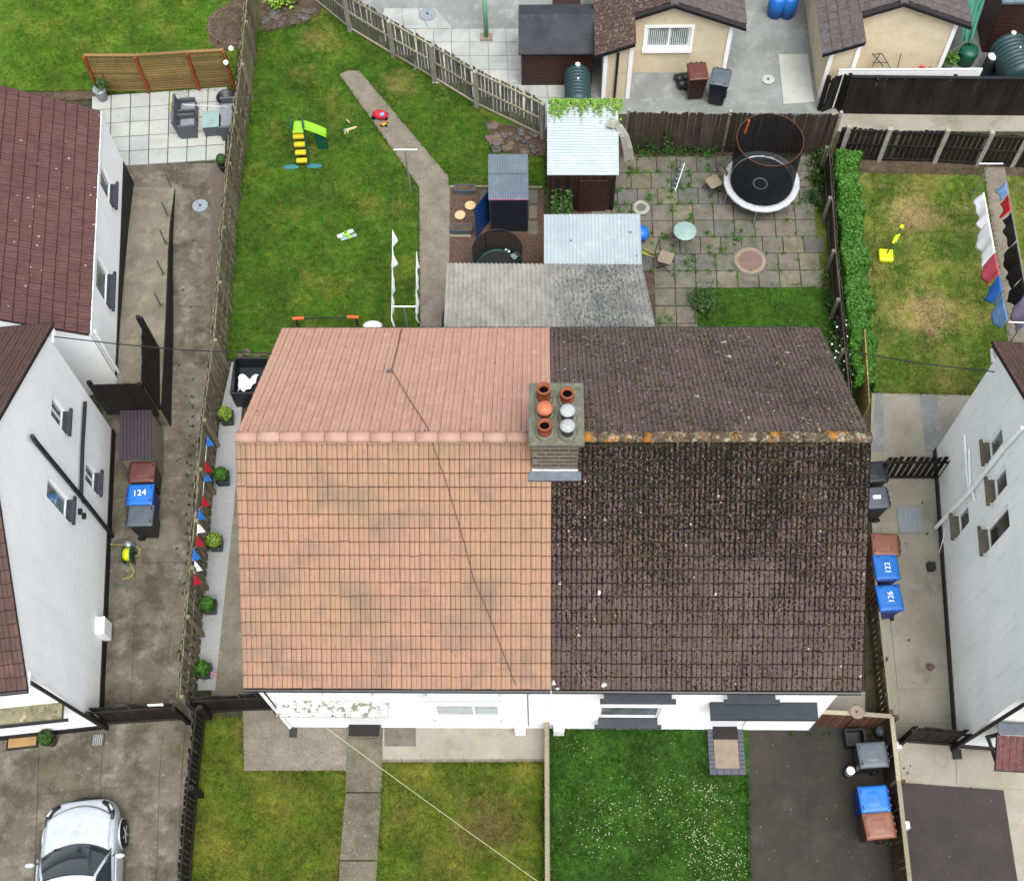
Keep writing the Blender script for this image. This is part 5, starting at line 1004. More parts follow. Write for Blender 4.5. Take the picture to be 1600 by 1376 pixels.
# brown shed far right
bs3 = thing('garden_shed', 'tall dark brown shed with a grey-blue roof at the right edge beside the green tarpaulin', 'shed', G(1560, 80, 0))
xl = G(1535, 82).x; yf = G(1535, 82).y
part(MB().box((xl + 1.6, yf + 1.3, 1.05), (3.2, 2.6, 2.1)), 'wall', 'shedb', bs3)
for k in range(12): part(MB().box((xl + 1.6, yf - .01, .1 + k * .168), (3.2, .02, .16), 0, (.06, 'X')), 'board', 'shedb', bs3)
for k in range(12): part(MB().box((xl - .01, yf + 1.3, .1 + k * .168), (.02, 2.6, .16)), 'board', 'shedb', bs3)
part(MB().box((xl + 1.6, yf + 1.3, 2.16), (3.4, 2.8, .08)), 'roof', 'tinb', bs3)
# plastic garden store by the left ramp
gs = thing('garden_store', 'beige plastic garden store with a ribbed dark purple-brown lid by the black panels', 'storage box', G(222, 700, 0), 0)
tq = [G(187, 641, 1.25), G(237, 640, 1.25), G(237, 716, 1.22), G(187, 718, 1.22)]
b = MB(); q = [Vector((p.x, p.y, 0)) for p in tq]; cx = sum((p for p in q), Vector()) / 4; qq = [cx + (p - cx) * .96 for p in q]
b.hexa([qq[3], qq[2], qq[1], qq[0]], [p + Vector((0, 0, 1.18)) for p in (qq[3], qq[2], qq[1], qq[0])]); part(b, 'body', 'shedc', gs, bevel=.01)
for k in range(9):
    a, c = k / 9, (k + .93) / 9; f = lambda u, v: lerp(lerp(tq[3], tq[2], u), lerp(tq[0], tq[1], u), v); b = MB(); h_ = Vector((0, 0, .05)); b.hexa([f(a, 0) - h_, f(c, 0) - h_, f(c, 1) - h_, f(a, 1) - h_], [f(a, 0), f(c, 0), f(c, 1), f(a, 1)]); part(b, 'lid_panel', 'shedroof', gs, bevel=.006)

# ------------------------------------------------------------------ wheelie bins
def bin_proto(name, label, cb, cl, loc, rz, mark=None, small=1.0, group='wheelie bins'):
    """lid hinge at +y, front at -y; 0.58 wide, 0.72 deep, 1.07 high"""
    t = thing(name, label, 'wheelie bin', loc, rz, group); k = small
    w0, w1, d0, d1 = .23 * k, .285 * k, .24 * k, .34 * k; h = 1.0 * k
    b = MB(); b.hexa([(-w0, -d0, .05), (w0, -d0, .05), (w0, d0 * .9, .05), (-w0, d0 * .9, .05)], [(-w1, -d1, h), (w1, -d1, h), (w1, d1 * .86, h), (-w1, d1 * .86, h)])
    part(b, 'body', cb, t, local=True, bevel=.02)
    b = MB(); b.box((0, -.02, h + .0), (w1 * 2 + .035, d1 * 1.9 + .03, .05)); part(b, 'rim', cb, t, local=True, bevel=.015)
    def lid(u, v):
        x = (u - .5) * 2 * (w1 + .018); y = (v - .5) * 2 * d1 - .015; e = min(1, min(u, 1 - u) * 7) * min(1, min(v, 1 - v) * 8)
        z = h + .028 + .035 * e ** .6; 
        if .3 < v < .72 and .26 < u < .74: z += .014
        return Vector((x, y, z))
    b = MB(); b.grid(lid, 16, 18); L = part(b, 'lid', cl, t, True, local=True)
    so2 = L.modifiers.new('t', 'SOLIDIFY'); so2.thickness = .02
    b = MB(); b.tube([(-w1 * .9, d1 * .98, h + .02), (w1 * .9, d1 * .98, h + .02)], .018, 8); [b.box((q * w1 * .55, d1 * .9, h + .02), (.05, .12, .04)) for q in (-1, 0, 1)]; part(b, 'handle', cb, t, local=True)
    for q in (-1, 1): part(MB().tube([(q * (w0 - .0), d0 * .8, .1), (q * (w0 + .05), d0 * .8, .1)], .1, 14), 'wheel', 'tyre', t, local=True)
    for q in (-1, 1): part(MB().box((q * w1 * .62, -d1 * .84, h + .055), (.09, .04, .012)), 'lid_catch', cb, t, local=True)
    return t
def digits(root, txt, c, size, rot, mat='plastw', z=1.085):
    """hand-painted house number on a lid"""
    cu = bpy.data.curves.new('number', 'FONT'); cu.body = txt; cu.size = size; cu.align_x = 'CENTER'; cu.align_y = 'CENTER'; cu.extrude = .002; cu.offset = -.001
    tmp = bpy.data.objects.new('t', cu); COL.objects.link(tmp); bpy.context.view_layer.update(); me = bpy.data.meshes.new_from_object(tmp.evaluated_get(bpy.context.evaluated_depsgraph_get())); bpy.data.objects.remove(tmp); me.materials.clear(); me.materials.append(MT[mat])
    o = bpy.data.objects.new('painted_number', me); COL.objects.link(o); o.parent = root; o.location = (c[0], c[1], z); o.rotation_euler = (0, 0, rot); o['kind'] = 'stuff'; return o
def binat(px, py, z=1.04): p = G(px, py, z); return Vector((p.x, p.y, .03))
bn = lambda *a, **k: bin_proto('wheelie_bin', *a, **k)
bn('maroon wheelie bin between the beige garden store and the blue-lidded bin on the left drive', 'maroond', 'maroon', binat(222, 738), rad(92))
b2 = bn('blue wheelie bin with painted white number on the left drive', 'blued', 'blue', binat(219, 773), rad(92)); digits(b2, '124', (.02, 0), .24, rad(-85), z=1.09)
b3 = bn('dark grey wheelie bin nearest the camera in the left drive row', 'plastb', 'grey', binat(219, 806), rad(92)); 
bn('dark grey wheelie bin half under the dark roof, nearest the slatted gate', 'plastb', 'greyd', binat(1365, 738), rad(-86))
b5 = bn('dark grey wheelie bin with white lid label, by the dark roof edge', 'plastb', 'grey', binat(1368, 778), rad(-86)); part(MB().box((.0, .02, 1.08), (.1, .2, .012)), 'label', 'plastw', b5, local=True)
bn('brown wheelie bin lid open to the alley, directly beyond the two blue bins', 'brownd', 'brown', binat(1384, 851), rad(-92))
b6 = bn('blue wheelie bin with painted number, next to the brown one in the alley', 'blued', 'blue', binat(1385, 887), rad(182)); digits(b6, '122', (-.02, .02), .2, rad(-90))
b7 = bn('blue wheelie bin with painted number at the near end of the alley row', 'blued', 'blue', binat(1390, 935), rad(184)); digits(b7, '126', (-.02, -.02), .2, rad(-90))
bn('grey wheelie bin on the front drive beside the brown fence', 'plastb', 'grey', binat(1364, 1179), rad(-86))
bn('blue wheelie bin on the front drive between the grey and the brown one', 'blued', 'blue', binat(1366, 1248), rad(-86))
bn('light brown wheelie bin on the front drive, nearest the camera', 'brownd', 'brown', binat(1374, 1289), rad(-84))
bn('dark brown wheelie bin against the cream garage wall', 'maroond', 'maroon', binat(1090, 112), rad(4))
bn('grey-blue wheelie bin standing askew at the corner of the cream garage', 'navy', 'grey', binat(1126, 121), rad(-14))

# ------------------------------------------------------------------ planting
def blob_pts(c, r, sz=1.0):
    def f():
        v = Vector((random.gauss(0, 1), random.gauss(0, 1), random.gauss(0, 1))).normalized(); return Vector(c) + Vector((v.x * r, v.y * r, v.z * r * sz)) * random.uniform(.82, 1.03), v
    return f
def topiary(px, py, lab, r=.2, square=True, leaf='leafy', cat='potted shrub', h=.42, grp='clipped shrubs in black pots'):
    p = G(px, py, .5); t = thing('potted_shrub', lab, cat, (p.x, p.y, .03), random.uniform(0, .2), grp)
    b = MB()
    if square: b.hexa([(-.14, -.14, 0), (.14, -.14, 0), (.14, .14, 0), (-.14, .14, 0)], [(-.18, -.18, .34), (.18, -.18, .34), (.18, .18, .34), (-.18, .18, .34)])
    else: b.lathe([(.12, 0), (.17, .3), (.18, .32), (.15, .32)], n=16)
    part(b, 'pot', 'plastb', t, local=True, bevel=.008)
    part(MB().lathe([(.02, -.17), (.13, -.12), (.17, 0), (.13, .12), (.02, .17)], (0, 0, h + .08), 14), 'twigs', 'leafd', t, True, local=True)
    V = MB(); f = blob_pts((0, 0, h + .08), r); 
    for i in range(520):
        q, nr = f(); a = Vector((random.gauss(0, 1), random.gauss(0, 1), random.gauss(0, 1))).normalized(); nn = (nr + a * .7).normalized(); u, w = frame_of(nn); s_ = random.uniform(.02, .036); V.add([q - u * s_, q - w * s_ * .6, q + u * s_, q + w * s_ * .6], [(0, 1, 2, 3)])
    part(V, 'foliage', leaf, t, local=True, kind='stuff'); return t
topiary(352, 646, 'bright round clipped shrub in a black pot, nearest the black open box'); topiary(345, 741, 'clipped green shrub in a square black pot between the first and third along the gravel', leaf='leafh')
topiary(334, 844, 'yellow-green clipped shrub, third along the gravel strip and beside the last white bunting flag'); topiary(324, 943, 'dark green clipped shrub in a black pot, fourth along the gravel strip', leaf='leafh')
sh6 = topiary(316, 1044, 'green shrub in a black pot with pink flowers beside it, by the black front gate', leaf='leafh')
fl = MB(); [fl.box((.18 + random.gauss(0, .05), -.1 + random.gauss(0, .05), .3 + random.gauss(0, .03)), (.04, .04, .02)) for _ in range(14)]; part(fl, 'flowers', 'pink', sh6, local=True, kind='stuff')
topiary(346, 250, 'slim yellow-green conifer in a small pot against the long fence', r=.14, square=False); topiary(72, 1152, 'dark round bush in a pot beside the woven doormat', r=.2, square=False, leaf='leafd')
tg = thing('planter_pot', 'silver planter with a small green plant at the foot of the trellis screen', 'planter', G(162, 156, 0)); part(MB().lathe([(.13, 0), (.2, .45), (.21, .5), (.17, .5)], n=18), 'pot', 'steel', tg, True, local=True)
leafcloud('foliage', 'leafd', lambda: (Vector((.12, .1, .55)) + Vector((random.gauss(0, .1), random.gauss(0, .09), random.gauss(0, .08))) + wl(tg), (0, 0, 1)), 160, .05, tg, kindn='stuff')
hd = thing('hedge', 'bright green clipped hedge between the low dark fence and the right lawn', 'hedge', G(1335, 420, 0))
HP = [(1302, 1345, 240), (1306, 1348, 300), (1312, 1356, 380), (1318, 1364, 460), (1326, 1370, 540), (1334, 1372, 600)]
def hp():
    t = random.random() * 5; i = int(t); t -= i; xl = lerp(HP[i][0], HP[i + 1][0], t); xr = lerp(HP[i][1], HP[i + 1][1], t); py = lerp(HP[i][2], HP[i + 1][2], t)
    wv = 5 * math.sin(py * .083) + 4 * math.sin(py * .21 + 2); xr += wv; xl -= .4 * wv
    u = random.random(); bump = .12 * math.sin(py * .11) + .08 * math.sin(py * .27 + u * 3); top = 1.0 + bump; s_ = random.random()
    if s_ < .62: z = top - .25 * abs(u - .5) ** 2 * 4 * .3 + random.gauss(0, .045); nr = (0, 0, 1)
    else: u = 1 if s_ < .8 else 0; u += random.gauss(0, .03); z = random.uniform(.05, top); nr = (1 if u > .5 else -1, 0, .3)
    xl2, xr2 = G(xl, py, .95).x, G(xr, py, .95).x; p = G((xl + xr) / 2, py, .95); return Vector((lerp(xl2, xr2, .1 + .8 * u), p.y, z)), nr
leafcloud('foliage', 'leafh', hp, 22000, .045, hd, kindn='stuff')
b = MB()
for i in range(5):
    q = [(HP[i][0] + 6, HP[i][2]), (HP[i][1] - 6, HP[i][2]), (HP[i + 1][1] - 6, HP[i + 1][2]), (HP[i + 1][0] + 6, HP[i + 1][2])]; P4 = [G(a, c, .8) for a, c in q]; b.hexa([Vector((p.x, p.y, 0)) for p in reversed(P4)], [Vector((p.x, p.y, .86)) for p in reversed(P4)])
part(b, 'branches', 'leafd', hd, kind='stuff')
def weedclump(name, label, centers, n, r, h, mat='leafh', size=.05, kind='stuff'):
    V = MB()
    for (c, s_) in centers:
        for i in range(int(n * s_)):
            a = random.uniform(0, 2 * math.pi); rr = abs(random.gauss(0, r * s_)); p = Vector(c) + Vector((math.cos(a) * rr, math.sin(a) * rr, random.random() * h * s_ * max(.2, 1 - rr / (r * s_ * 2.5)))); aa = Vector((random.gauss(0, 1), random.gauss(0, 1), random.gauss(.6, .6))).normalized(); u, w = frame_of(aa); s2 = size * random.uniform(.5, 1.3)
            V.add([p - u * s2, p - w * s2 * .45, p + u * s2, p + w * s2 * .45], [(0, 1, 2, 3)])
    o = struct(V, name, mat, 'stuff'); return o
wc = []
for _ in range(150):
    px, py = random.uniform(960, 1265), random.uniform(238, 436); p = G(px, py, .05); fx = round((p.x - g0.x) / .608) * .608 + g0.x; fy = round((p.y - g0.y) / .6) * .6 + g0.y
    if random.random() < .5: p.x = fx
    else: p.y = fy
    dens = 1 if px < 1120 else .55
    wc.append((p, random.uniform(.25, .8) * dens))
for q in ((985, 266), (1003, 240), (1040, 238), (1062, 240), (1105, 238), (1050, 262), (1012, 312), (1048, 300), (1050, 330), (1058, 268), (1078, 345), (1038, 372), (1105, 365), (1158, 363), (1152, 375), (1108, 388), (1072, 412), (1046, 500), (1030, 505), (1062, 290), (995, 270), (962, 300), (968, 330), (985, 345), (1128, 392)): wc.append((G(*q, .05), random.uniform(.9, 1.35)))
weedclump('weeds', '', wc, 60, .1, .16, 'leafh', .035)
weedclump('weeds', '', [(G(x, 239, 0), random.uniform(.8, 1.5)) for x in range(985, 1120, 11)] + [(G(1042, 232, .5), 1.2), (G(1040, 215, .8), 1.0), (G(1015, 225, .4), .9)], 90, .1, .3, 'leafd', .045)
weedclump('weeds', '', [(G(random.uniform(276, 322), random.uniform(262, 1080), .03), random.uniform(.2, .5)) for _ in range(26)] + [(G(lerp(302, 279, t_ / 30) + random.uniform(-3, 6), lerp(620, 1080, t_ / 30), .03), random.uniform(.3, .8)) for t_ in range(30)] + [(G(random.uniform(1170, 1390), random.choice([1146, 1148]), .03), random.uniform(.2, .6)) for _ in range(16)] + [(G(1170 + random.uniform(-2, 3), random.uniform(1215, 1376), .03), random.uniform(.3, .6)) for _ in range(20)] + [(G(1388 + random.uniform(-4, 4) + (y_ - 1280) * .1, y_, .03), random.uniform(.4, .8)) for y_ in range(1300, 1376, 6)] + [(G(853 + random.uniform(-4, 7), y_, .03), random.uniform(.3, .8)) for y_ in range(1150, 1376, 9)] + [(G(random.uniform(1376, 1480), random.uniform(760, 1210), .03), random.uniform(.12, .3)) for _ in range(14)], 45, .07, .12, 'leafd', .028)
weedclump('undergrowth', '', [(G(random.uniform(1266, 1286), y, 0), random.uniform(.9, 1.6)) for y in range(244, 330, 6)], 90, .13, .4, 'leafd', .05)
weedclump('undergrowth', '', [(G(1290 + (y - 430) * .15 + random.uniform(-8, 8), y, 0), random.uniform(.6, 1.3)) for y in range(430, 640, 9)], 80, .14, .35, 'leafd', .045)
weedclump('undergrowth', '', [(G(1360 + (y - 900) * .1, y, 0), random.uniform(.5, 1.0)) for y in range(960, 1115, 9)], 60, .1, .2, 'leafd', .04)
pb_ = thing('shrub', 'blue-green leafy plant on the lawn corner beside the dark cement roof', 'plant', G(1099, 478, 0)); leafcloud('foliage', 'leafd', lambda: (Vector((random.gauss(0, .16), random.gauss(0, .2), random.uniform(.02, .45))) + wl(pb_), (0, 0, 1)), 700, .05, pb_, kindn='stuff'); part(MB().tube([(0, 0, 0), (.02, 0, .3)], .02, 6), 'stem', 'bark', pb_, local=True)
rs = thing('shrub', 'white-flowered rose bush by the back corner of the dark roof', 'plant', G(1318, 565, 0)); leafcloud('foliage', 'leafd', lambda: (Vector((random.gauss(-.1, .22), random.gauss(0, .5), random.uniform(.05, .8))) + wl(rs), (0, 0, 1)), 1100, .045, rs, kindn='stuff')
b = MB(); [b.box((random.gauss(-.1, .2), random.gauss(0, .5), random.uniform(.6, .9)), (.04, .04, .03)) for _ in range(36)]; part(b, 'blossoms', 'plastw', rs, local=True, kind='stuff'); part(MB().tube([(0, 0, 0), (0, .05, .6)], .02, 6), 'stem', 'bark', rs, local=True)
for i, (px, py, s_) in enumerate(((433, 8, .22), (455, 2, .2))):
    o = thing('shrub', ['lime green leafy plant among the rockery stones, left one', 'lime green leafy plant among the rockery stones, the one nearer the diagonal fence'][i], 'plant', G(px, py, .1)); leafcloud('foliage', 'leafy', lambda: (Vector((random.gauss(0, s_ * .6), random.gauss(0, s_ * .6), random.uniform(.05, .45))) + wl(o), (0, 0, 1)), 320, .07, o, kindn='stuff'); part(MB().tube([(0, 0, -.08), (0, 0, .3)], .015, 6), 'stem', 'bark', o, local=True)
# rockery stones, each its own
k = 0
for (n, fn, mats) in ((44, lambda: (random.uniform(412, 492), random.uniform(14, 44)), ('stone', 'stone')), (34, lambda: (random.uniform(764, 838), random.uniform(190, 238)), ('stone', 'stonep'))):
    for i in range(n):
        px, py = fn(); 
        if n == 44 and py > 50 - (px - 412) * .3: continue
        if n == 34 and py < 192 + (px - 764) * .25: continue
        b = MB(); p = G(px, py, .06); b.rock(p, random.uniform(.09, .2), k); k += 1
        place = 'among the rockery stones at the top of the lawn' if n == 44 else 'in the rock pile beside the diagonal fence near the tin-roofed shed'
        solo(b, 'rock', random.choice(mats), 'rough grey stone lying ' + place, 'stone', 'stones ' + ('in the top rockery' if n == 44 else 'in the rock pile by the fence'))
# edging stones of the round bed
for i in range(26):
    t = i / 25; a = rad(75 + t * 205); c = G(372, 40, 0); p = c + Vector((math.cos(a) * .95, math.sin(a) * .85, .05)); b = MB(); b.rock(p, .06, 500 + i); solo(b, 'edging_stone', 'stonep', 'small pale edging stone round the semicircular flower bed', 'stone', 'stones edging the flower bed')

# ------------------------------------------------------------------ play things and garden furniture
# slide, facing right; steps towards the camera
sd = thing('toy_slide', 'green and yellow toy slide with teal feet on the back lawn', 'slide', G(472, 262, 0), rad(3))
def SL(x, y, z): return (x, y, z)
# local: x right, y away from the camera
for s_, xx in ((-1, -.16), (1, .2)):
    b = MB(); b.hexa([(xx - .015, .0, .0), (xx + .015, .0, .0), (xx + .015, .12, .0), (xx - .015, .12, .0)], [(xx - .015, .62, 1.15), (xx + .015, .62, 1.15), (xx + .015, .85, 1.15), (xx - .015, .85, 1.15)]); part(b, 'side_rail', 'dgreen', sd, local=True, bevel=.01)
    b = MB(); b.tube([(xx, .62, 1.1), (xx, .78, 1.32), (xx, 1.0, 1.12)], .03, 8); part(b, 'hand_rail', 'dgreen', sd, local=True)
for k in range(4):
    z = .2 + k * .22; y = .07 + k * .13; part(MB().box((.02, y + .04, z), (.33, .15, .1)), 'step', 'yel', sd, local=True, bevel=.02)
b = MB(); b.hexa([(-.15, .5, .98), (.2, .5, .98), (.2, .98, .98), (-.1, .98, .98)], [(-.13, .52, 1.04), (.19, .52, 1.04), (.19, .95, 1.04), (-.1, .95, 1.04)]); part(b, 'platform', 'lime', sd, local=True, bevel=.02)
def chute(u, v): 
    y = lerp(.9, 1.12, v) + .0 * u; x = lerp(.15, .82, u); z = 1.0 - .5 * u ** 1.2 + .1 * abs(2 * v - 1) ** 3; return Vector((x, lerp(.62, .93, v) + u * .04, z))
b = MB(); b.grid(chute, 12, 10); o = part(b, 'slide_chute', 'lime', sd, True, local=True); q = o.modifiers.new('t', 'SOLIDIFY'); q.thickness = .03
b = MB(); b.hexa([(.5, .66, 0), (.78, .66, 0), (.78, .9, 0), (.5, .9, 0)], [(.45, .68, .68), (.75, .68, .5), (.75, .88, .5), (.45, .88, .68)]); part(b, 'chute_support', 'dgreen', sd, local=True)
for s_, rz in ((-1, .45), (1, -.15)):
    b = MB(); c = Vector((.02 + s_ * .36, .02, .03)); b.lathe([(.17, 0), (.19, .03), (.15, .06)], (c.x, c.y, 0), 18, 1.35, .5); part(b, 'foot', 'teal', sd, local=True)
# little toys
t = thing('toy_car', 'red toy pedal car with a pale blue windscreen lying on the path', 'toy car', G(595, 184, .06), rad(-15))
b = MB(); b.lathe([(.12, .04), (.2, .08), (.22, .16), (.16, .24), (.05, .27)], n=18, sx=1.15, sy=.7); part(b, 'body', 'red', t, True, local=True); part(MB().box((.09, -.05, .24), (.12, .13, .05), .2), 'windscreen', 'clothl', t, local=True, bevel=.01)
for p in ((-.2, -.12, .07), (.19, -.05, .09), (.14, .13, .07), (-.14, .13, .07)): part(MB().tube([(p[0], p[1] - .025, p[2]), (p[0], p[1] + .025, p[2])], .065, 12), 'wheel', 'tyre', t, local=True)
t = thing('toy_trike', 'small yellow and orange toy beside the red pedal car', 'toy', G(600, 196, .06), rad(20)); part(MB().box((0, 0, .07), (.16, .1, .06)), 'body', 'yel', t, local=True, bevel=.02); part(MB().tube([(-.12, 0, .1), (.14, .02, .1)], .02), 'handlebar', 'orange', t, local=True)
for p in ((-.08, -.02), (.05, -.07), (.08, .05)): part(MB().tube([(p[0], p[1] - .02, .045), (p[0], p[1] + .02, .045)], .04, 10), 'wheel', 'tyre', t, local=True)
t = thing('toy_rifle', 'pale cream toy lying on the grass between the slide and the path', 'toy', G(549, 202, .04), rad(24)); part(MB().hexa([(-.22, -.05, 0), (.2, -.03, 0), (.2, .03, 0), (-.22, .05, 0)], [(-.2, -.04, .06), (.18, -.02, .05), (.18, .02, .05), (-.2, .04, .06)]), 'body', 'log', t, local=True, bevel=.015); part(MB().lathe([(.05, 0), (.06, .05), (.03, .08)], (-.2, 0, 0), 12), 'head', 'cush', t, local=True); part(MB().tube([(-.12, -.02, .02), (-.16, -.13, .02)], .018), 'leg', 'log', t, local=True); part(MB().tube([(-.2, -.05, .02), (-.27, -.1, .02)], .018), 'leg', 'log', t, local=True)
t = MB(); p = G(541, 187, .03); t.tube([p, p + Vector((.12, -.14, .01))], .022, 6); solo(t, 'toy_stick', 'log', 'short pale stick-shaped toy lying just beyond the cream toy', 'toy')
t = thing('toy_plane', 'white foam toy glider with lime green bands lying on the back lawn', 'toy plane', G(541, 369, .04), rad(24))
part(MB().box((0, .06, .05), (.52, .13, .03), .06), 'wing', 'cloth', t, local=True, bevel=.012); part(MB().box((.05, -.09, .04), (.5, .12, .03), -.06), 'wing', 'mint', t, local=True, bevel=.012); part(MB().box((.05, -.02, .07), (.09, .32, .03), .3), 'band', 'lime', t, local=True, bevel=.01); part(MB().box((-.02, .05, .075), (.2, .07, .02), .6), 'band', 'lime', t, local=True, bevel=.01)
t = thing('toy_goal', 'low black toy hurdle with an orange end at each side, just behind the orange roof', 'toy', G(512, 499, .0), 0); gx0, gx1 = G(462, 498, .5), G(556, 496, .5)
b = MB(); b.tube([gx0, gx1], .022, 6); part(b, 'bar', 'plastb', t)
for p, s_ in ((gx0, 1), (gx1, -1)):
    part(MB().box((p.x + .08 * s_, p.y, .52), (.34, .09, .07), .05 * s_), 'end_grip', 'orange', t, bevel=.015); part(MB().tube([(p.x, p.y, .5), (p.x, p.y - .02, 0)], .025, 6), 'leg', 'plastb', t)
t = thing('plastic_stool', 'white rounded plastic seat peeping over the back edge of the orange roof', 'stool', G(582, 512, 0)); p = G(582, 508, .45); part(MB().lathe([(.2, .3), (.27, .38), (.28, .44), (.2, .47), (.05, .475)], (p.x, p.y, 0), 22, 1, .6), 'seat', 'alum', t, True)
for a in (.6, 2.5, 3.8, 5.6): part(MB().tube([(p.x + math.cos(a) * .2, p.y + math.sin(a) * .11, .38), (p.x + math.cos(a) * .23, p.y + math.sin(a) * .13, 0)], .018, 6), 'leg', 'alum', t)
# clothes poles and washing
def tpole(bx, by, x0, x1, yy, z, lab, m='alum'):
    p = G(bx, by, 0); t = thing('clothes_pole', lab, 'clothes pole', (p.x, p.y, 0), 0, 'clothes line poles'); a, c = G(x0, yy[0], z), G(x1, yy[1], z)
    part(MB().tube([(p.x, p.y, 0), (p.x, p.y, z - .02)], .024, 8), 'post', 'steel' if m == 'alum' else m, t); part(MB().tube([a, c], .022, 8), 'crossbar', m, t); return a, c
A0, A1 = tpole(642, 300, 615, 652, (234, 234), 1.94, 'T-shaped clothes pole beside the bend of the concrete path'); q = G(631, 479, 1.94)
B0, B1 = tpole(*[round(v) for v in (635, 509)], 612, 650, (479, 479), 1.94, 'T-shaped clothes pole next to the corner of the pale cement roof')
for o in bpy.data.objects:
    if o.name.startswith('clothes_pole') and 'pale cement' in o['label']:
        for c in o.children:
            if c.name.startswith('post'): bpy.data.objects.remove(c); break
        part(MB().tube([(q.x, q.y, 0), (q.x, q.y, 1.92)], .024, 8), 'post', 'steel', o)
def line(a, c, lab, r=.002): return solo(MB().tube([Vector(a), lerp(Vector(a), Vector(c), .5) - Vector((0, 0, .06)), Vector(c)], r, 5), 'washing_line', 'grey', lab, 'washing line', 'washing lines')
line(A0, B0, 'thin washing line carrying white sheets nearer the long fence'); line(A1, B1, 'thin washing line carrying a white sheet nearer the path')
def cloth(a, c, t0, t1, drop, mat, lab, cat='laundry', sway=.03, lean=(0, 0), seed=0, grp='washing on the line', nm='hanging_laundry', shear=0):
    rg = random.Random(seed); ph = [rg.uniform(0, 6) for _ in range(4)]; a, c = Vector(a), Vector(c); d = (c - a).normalized(); n = Vector((-d.y, d.x, 0)); p0, p1 = lerp(a, c, t0), lerp(a, c, t1); L = (p1 - p0).length
    def f(u, v):
        p = lerp(p0, p1, u) + n * (sway * v * (math.sin(u * L * 9 + ph[0]) + .6 * math.sin(u * L * 17 + ph[1] + v * 2))) + n * (lean[0] * v); dz = drop * (1 + .12 * math.sin(u * 7 + ph[2])) * v
        return p - Vector((0, 0, dz + .02)) + d * (shear * v + .02 * math.sin(v * 5 + ph[3]))
    nu = max(6, int(L / .06)); mb = MB().grid(f, nu, 8); o = solo(mb, nm, mat, lab, cat, grp, True); o.data.polygons.foreach_set('use_smooth', [True] * len(o.data.polygons)); m = o.modifiers.new('t', 'SOLIDIFY'); m.thickness = .008; return o
KA = 1.0; MT['cloth'] = flat('white_cotton', (240, 241, 246), .9, .1, 0, .03); KA = .85; MT['clothr'] = flat('pink_towel', (220, 96, 112), .9, .1); MT['clothb'] = flat('blue_towel', (60, 124, 214), .9, .1); KA = .62
def tt(a, c, px, py, z): 
    p = G(px, py, z); d = Vector(c) - Vector(a); return (p - Vector(a)).dot(d) / d.dot(d)
LZ = 1.92
u = [tt(A0, B0, 610, y, LZ) for y in (358, 418, 500)]
cloth(A0, B0, u[0], u[1], .55, 'cloth', 'bunched white garment on the washing line nearer the long fence', sway=.07, seed=1); cloth(A0, B0, u[1] + .01, u[2], .5, 'cloth', 'long white sheet hanging nearly edge-on on the washing line nearer the long fence', sway=.035, seed=2)
u = [tt(A1, B1, 648, y, LZ) for y in (393, 488)]; cloth(A1, B1, u[0], u[1], .55, 'cloth', 'narrow white sheet on the washing line nearer the concrete path', sway=.04, seed=3)
C0, C1 = tpole(1517, 312, 1530, 1567, (256, 256), 1.66, 'T-shaped clothes pole at the far end of the right garden path'); D0, D1 = tpole(1572, 545, 1576, 1612, (503, 505), 1.66, 'T-shaped clothes pole at the near end of the right garden path')
line(C0, D0, 'washing line on the lawn side of the right garden path'); line(C1, D1, 'washing line over the right garden path')
def W3(a, c, items, seed):
    for i, (y0, y1, dr, m, lab, sh_) in enumerate(items):
        L = [tt(a, c, lerp(1545, 1576, (y - 290) / 215), y, 1.62) for y in (y0, y1)]; cloth(a, c, L[0], L[1], dr, m, lab, sway=.05, seed=seed + i, lean=(-.12, 0), shear=sh_)
W3(C0, D0, [(300, 345, .5, 'cloth', 'small white cloth at the far end of the right washing line', 0), (345, 395, .75, 'cloth', 'long white sheet on the right washing line beyond the pink towel', 0), (395, 428, .75, 'clothr', 'pink-red towel on the right washing line', 0), (430, 455, .75, 'clothb', 'bright blue towel on the right washing line next to the pink one', 0), (458, 500, .6, 'clothl', 'light blue garment on the right washing line nearest the camera', 0)], 10)
W3(C1, D1, [(285, 303, .3, 'clothl', 'pale blue cloth at the far end of the line over the path', 0), (306, 330, .35, 'red', 'bright red garment on the line over the path', 0), (332, 376, .35, 'clothk', 'black garments bunched on the line over the path', 0), (378, 432, .7, 'clothk', 'black trousers hanging on the line over the path', 0), (434, 458, .8, 'clothk', 'black towel on the line over the path beside the lilac one', 0), (460, 500, .8, 'clothp', 'lilac patterned cloth on the line over the path', 0)], 30)
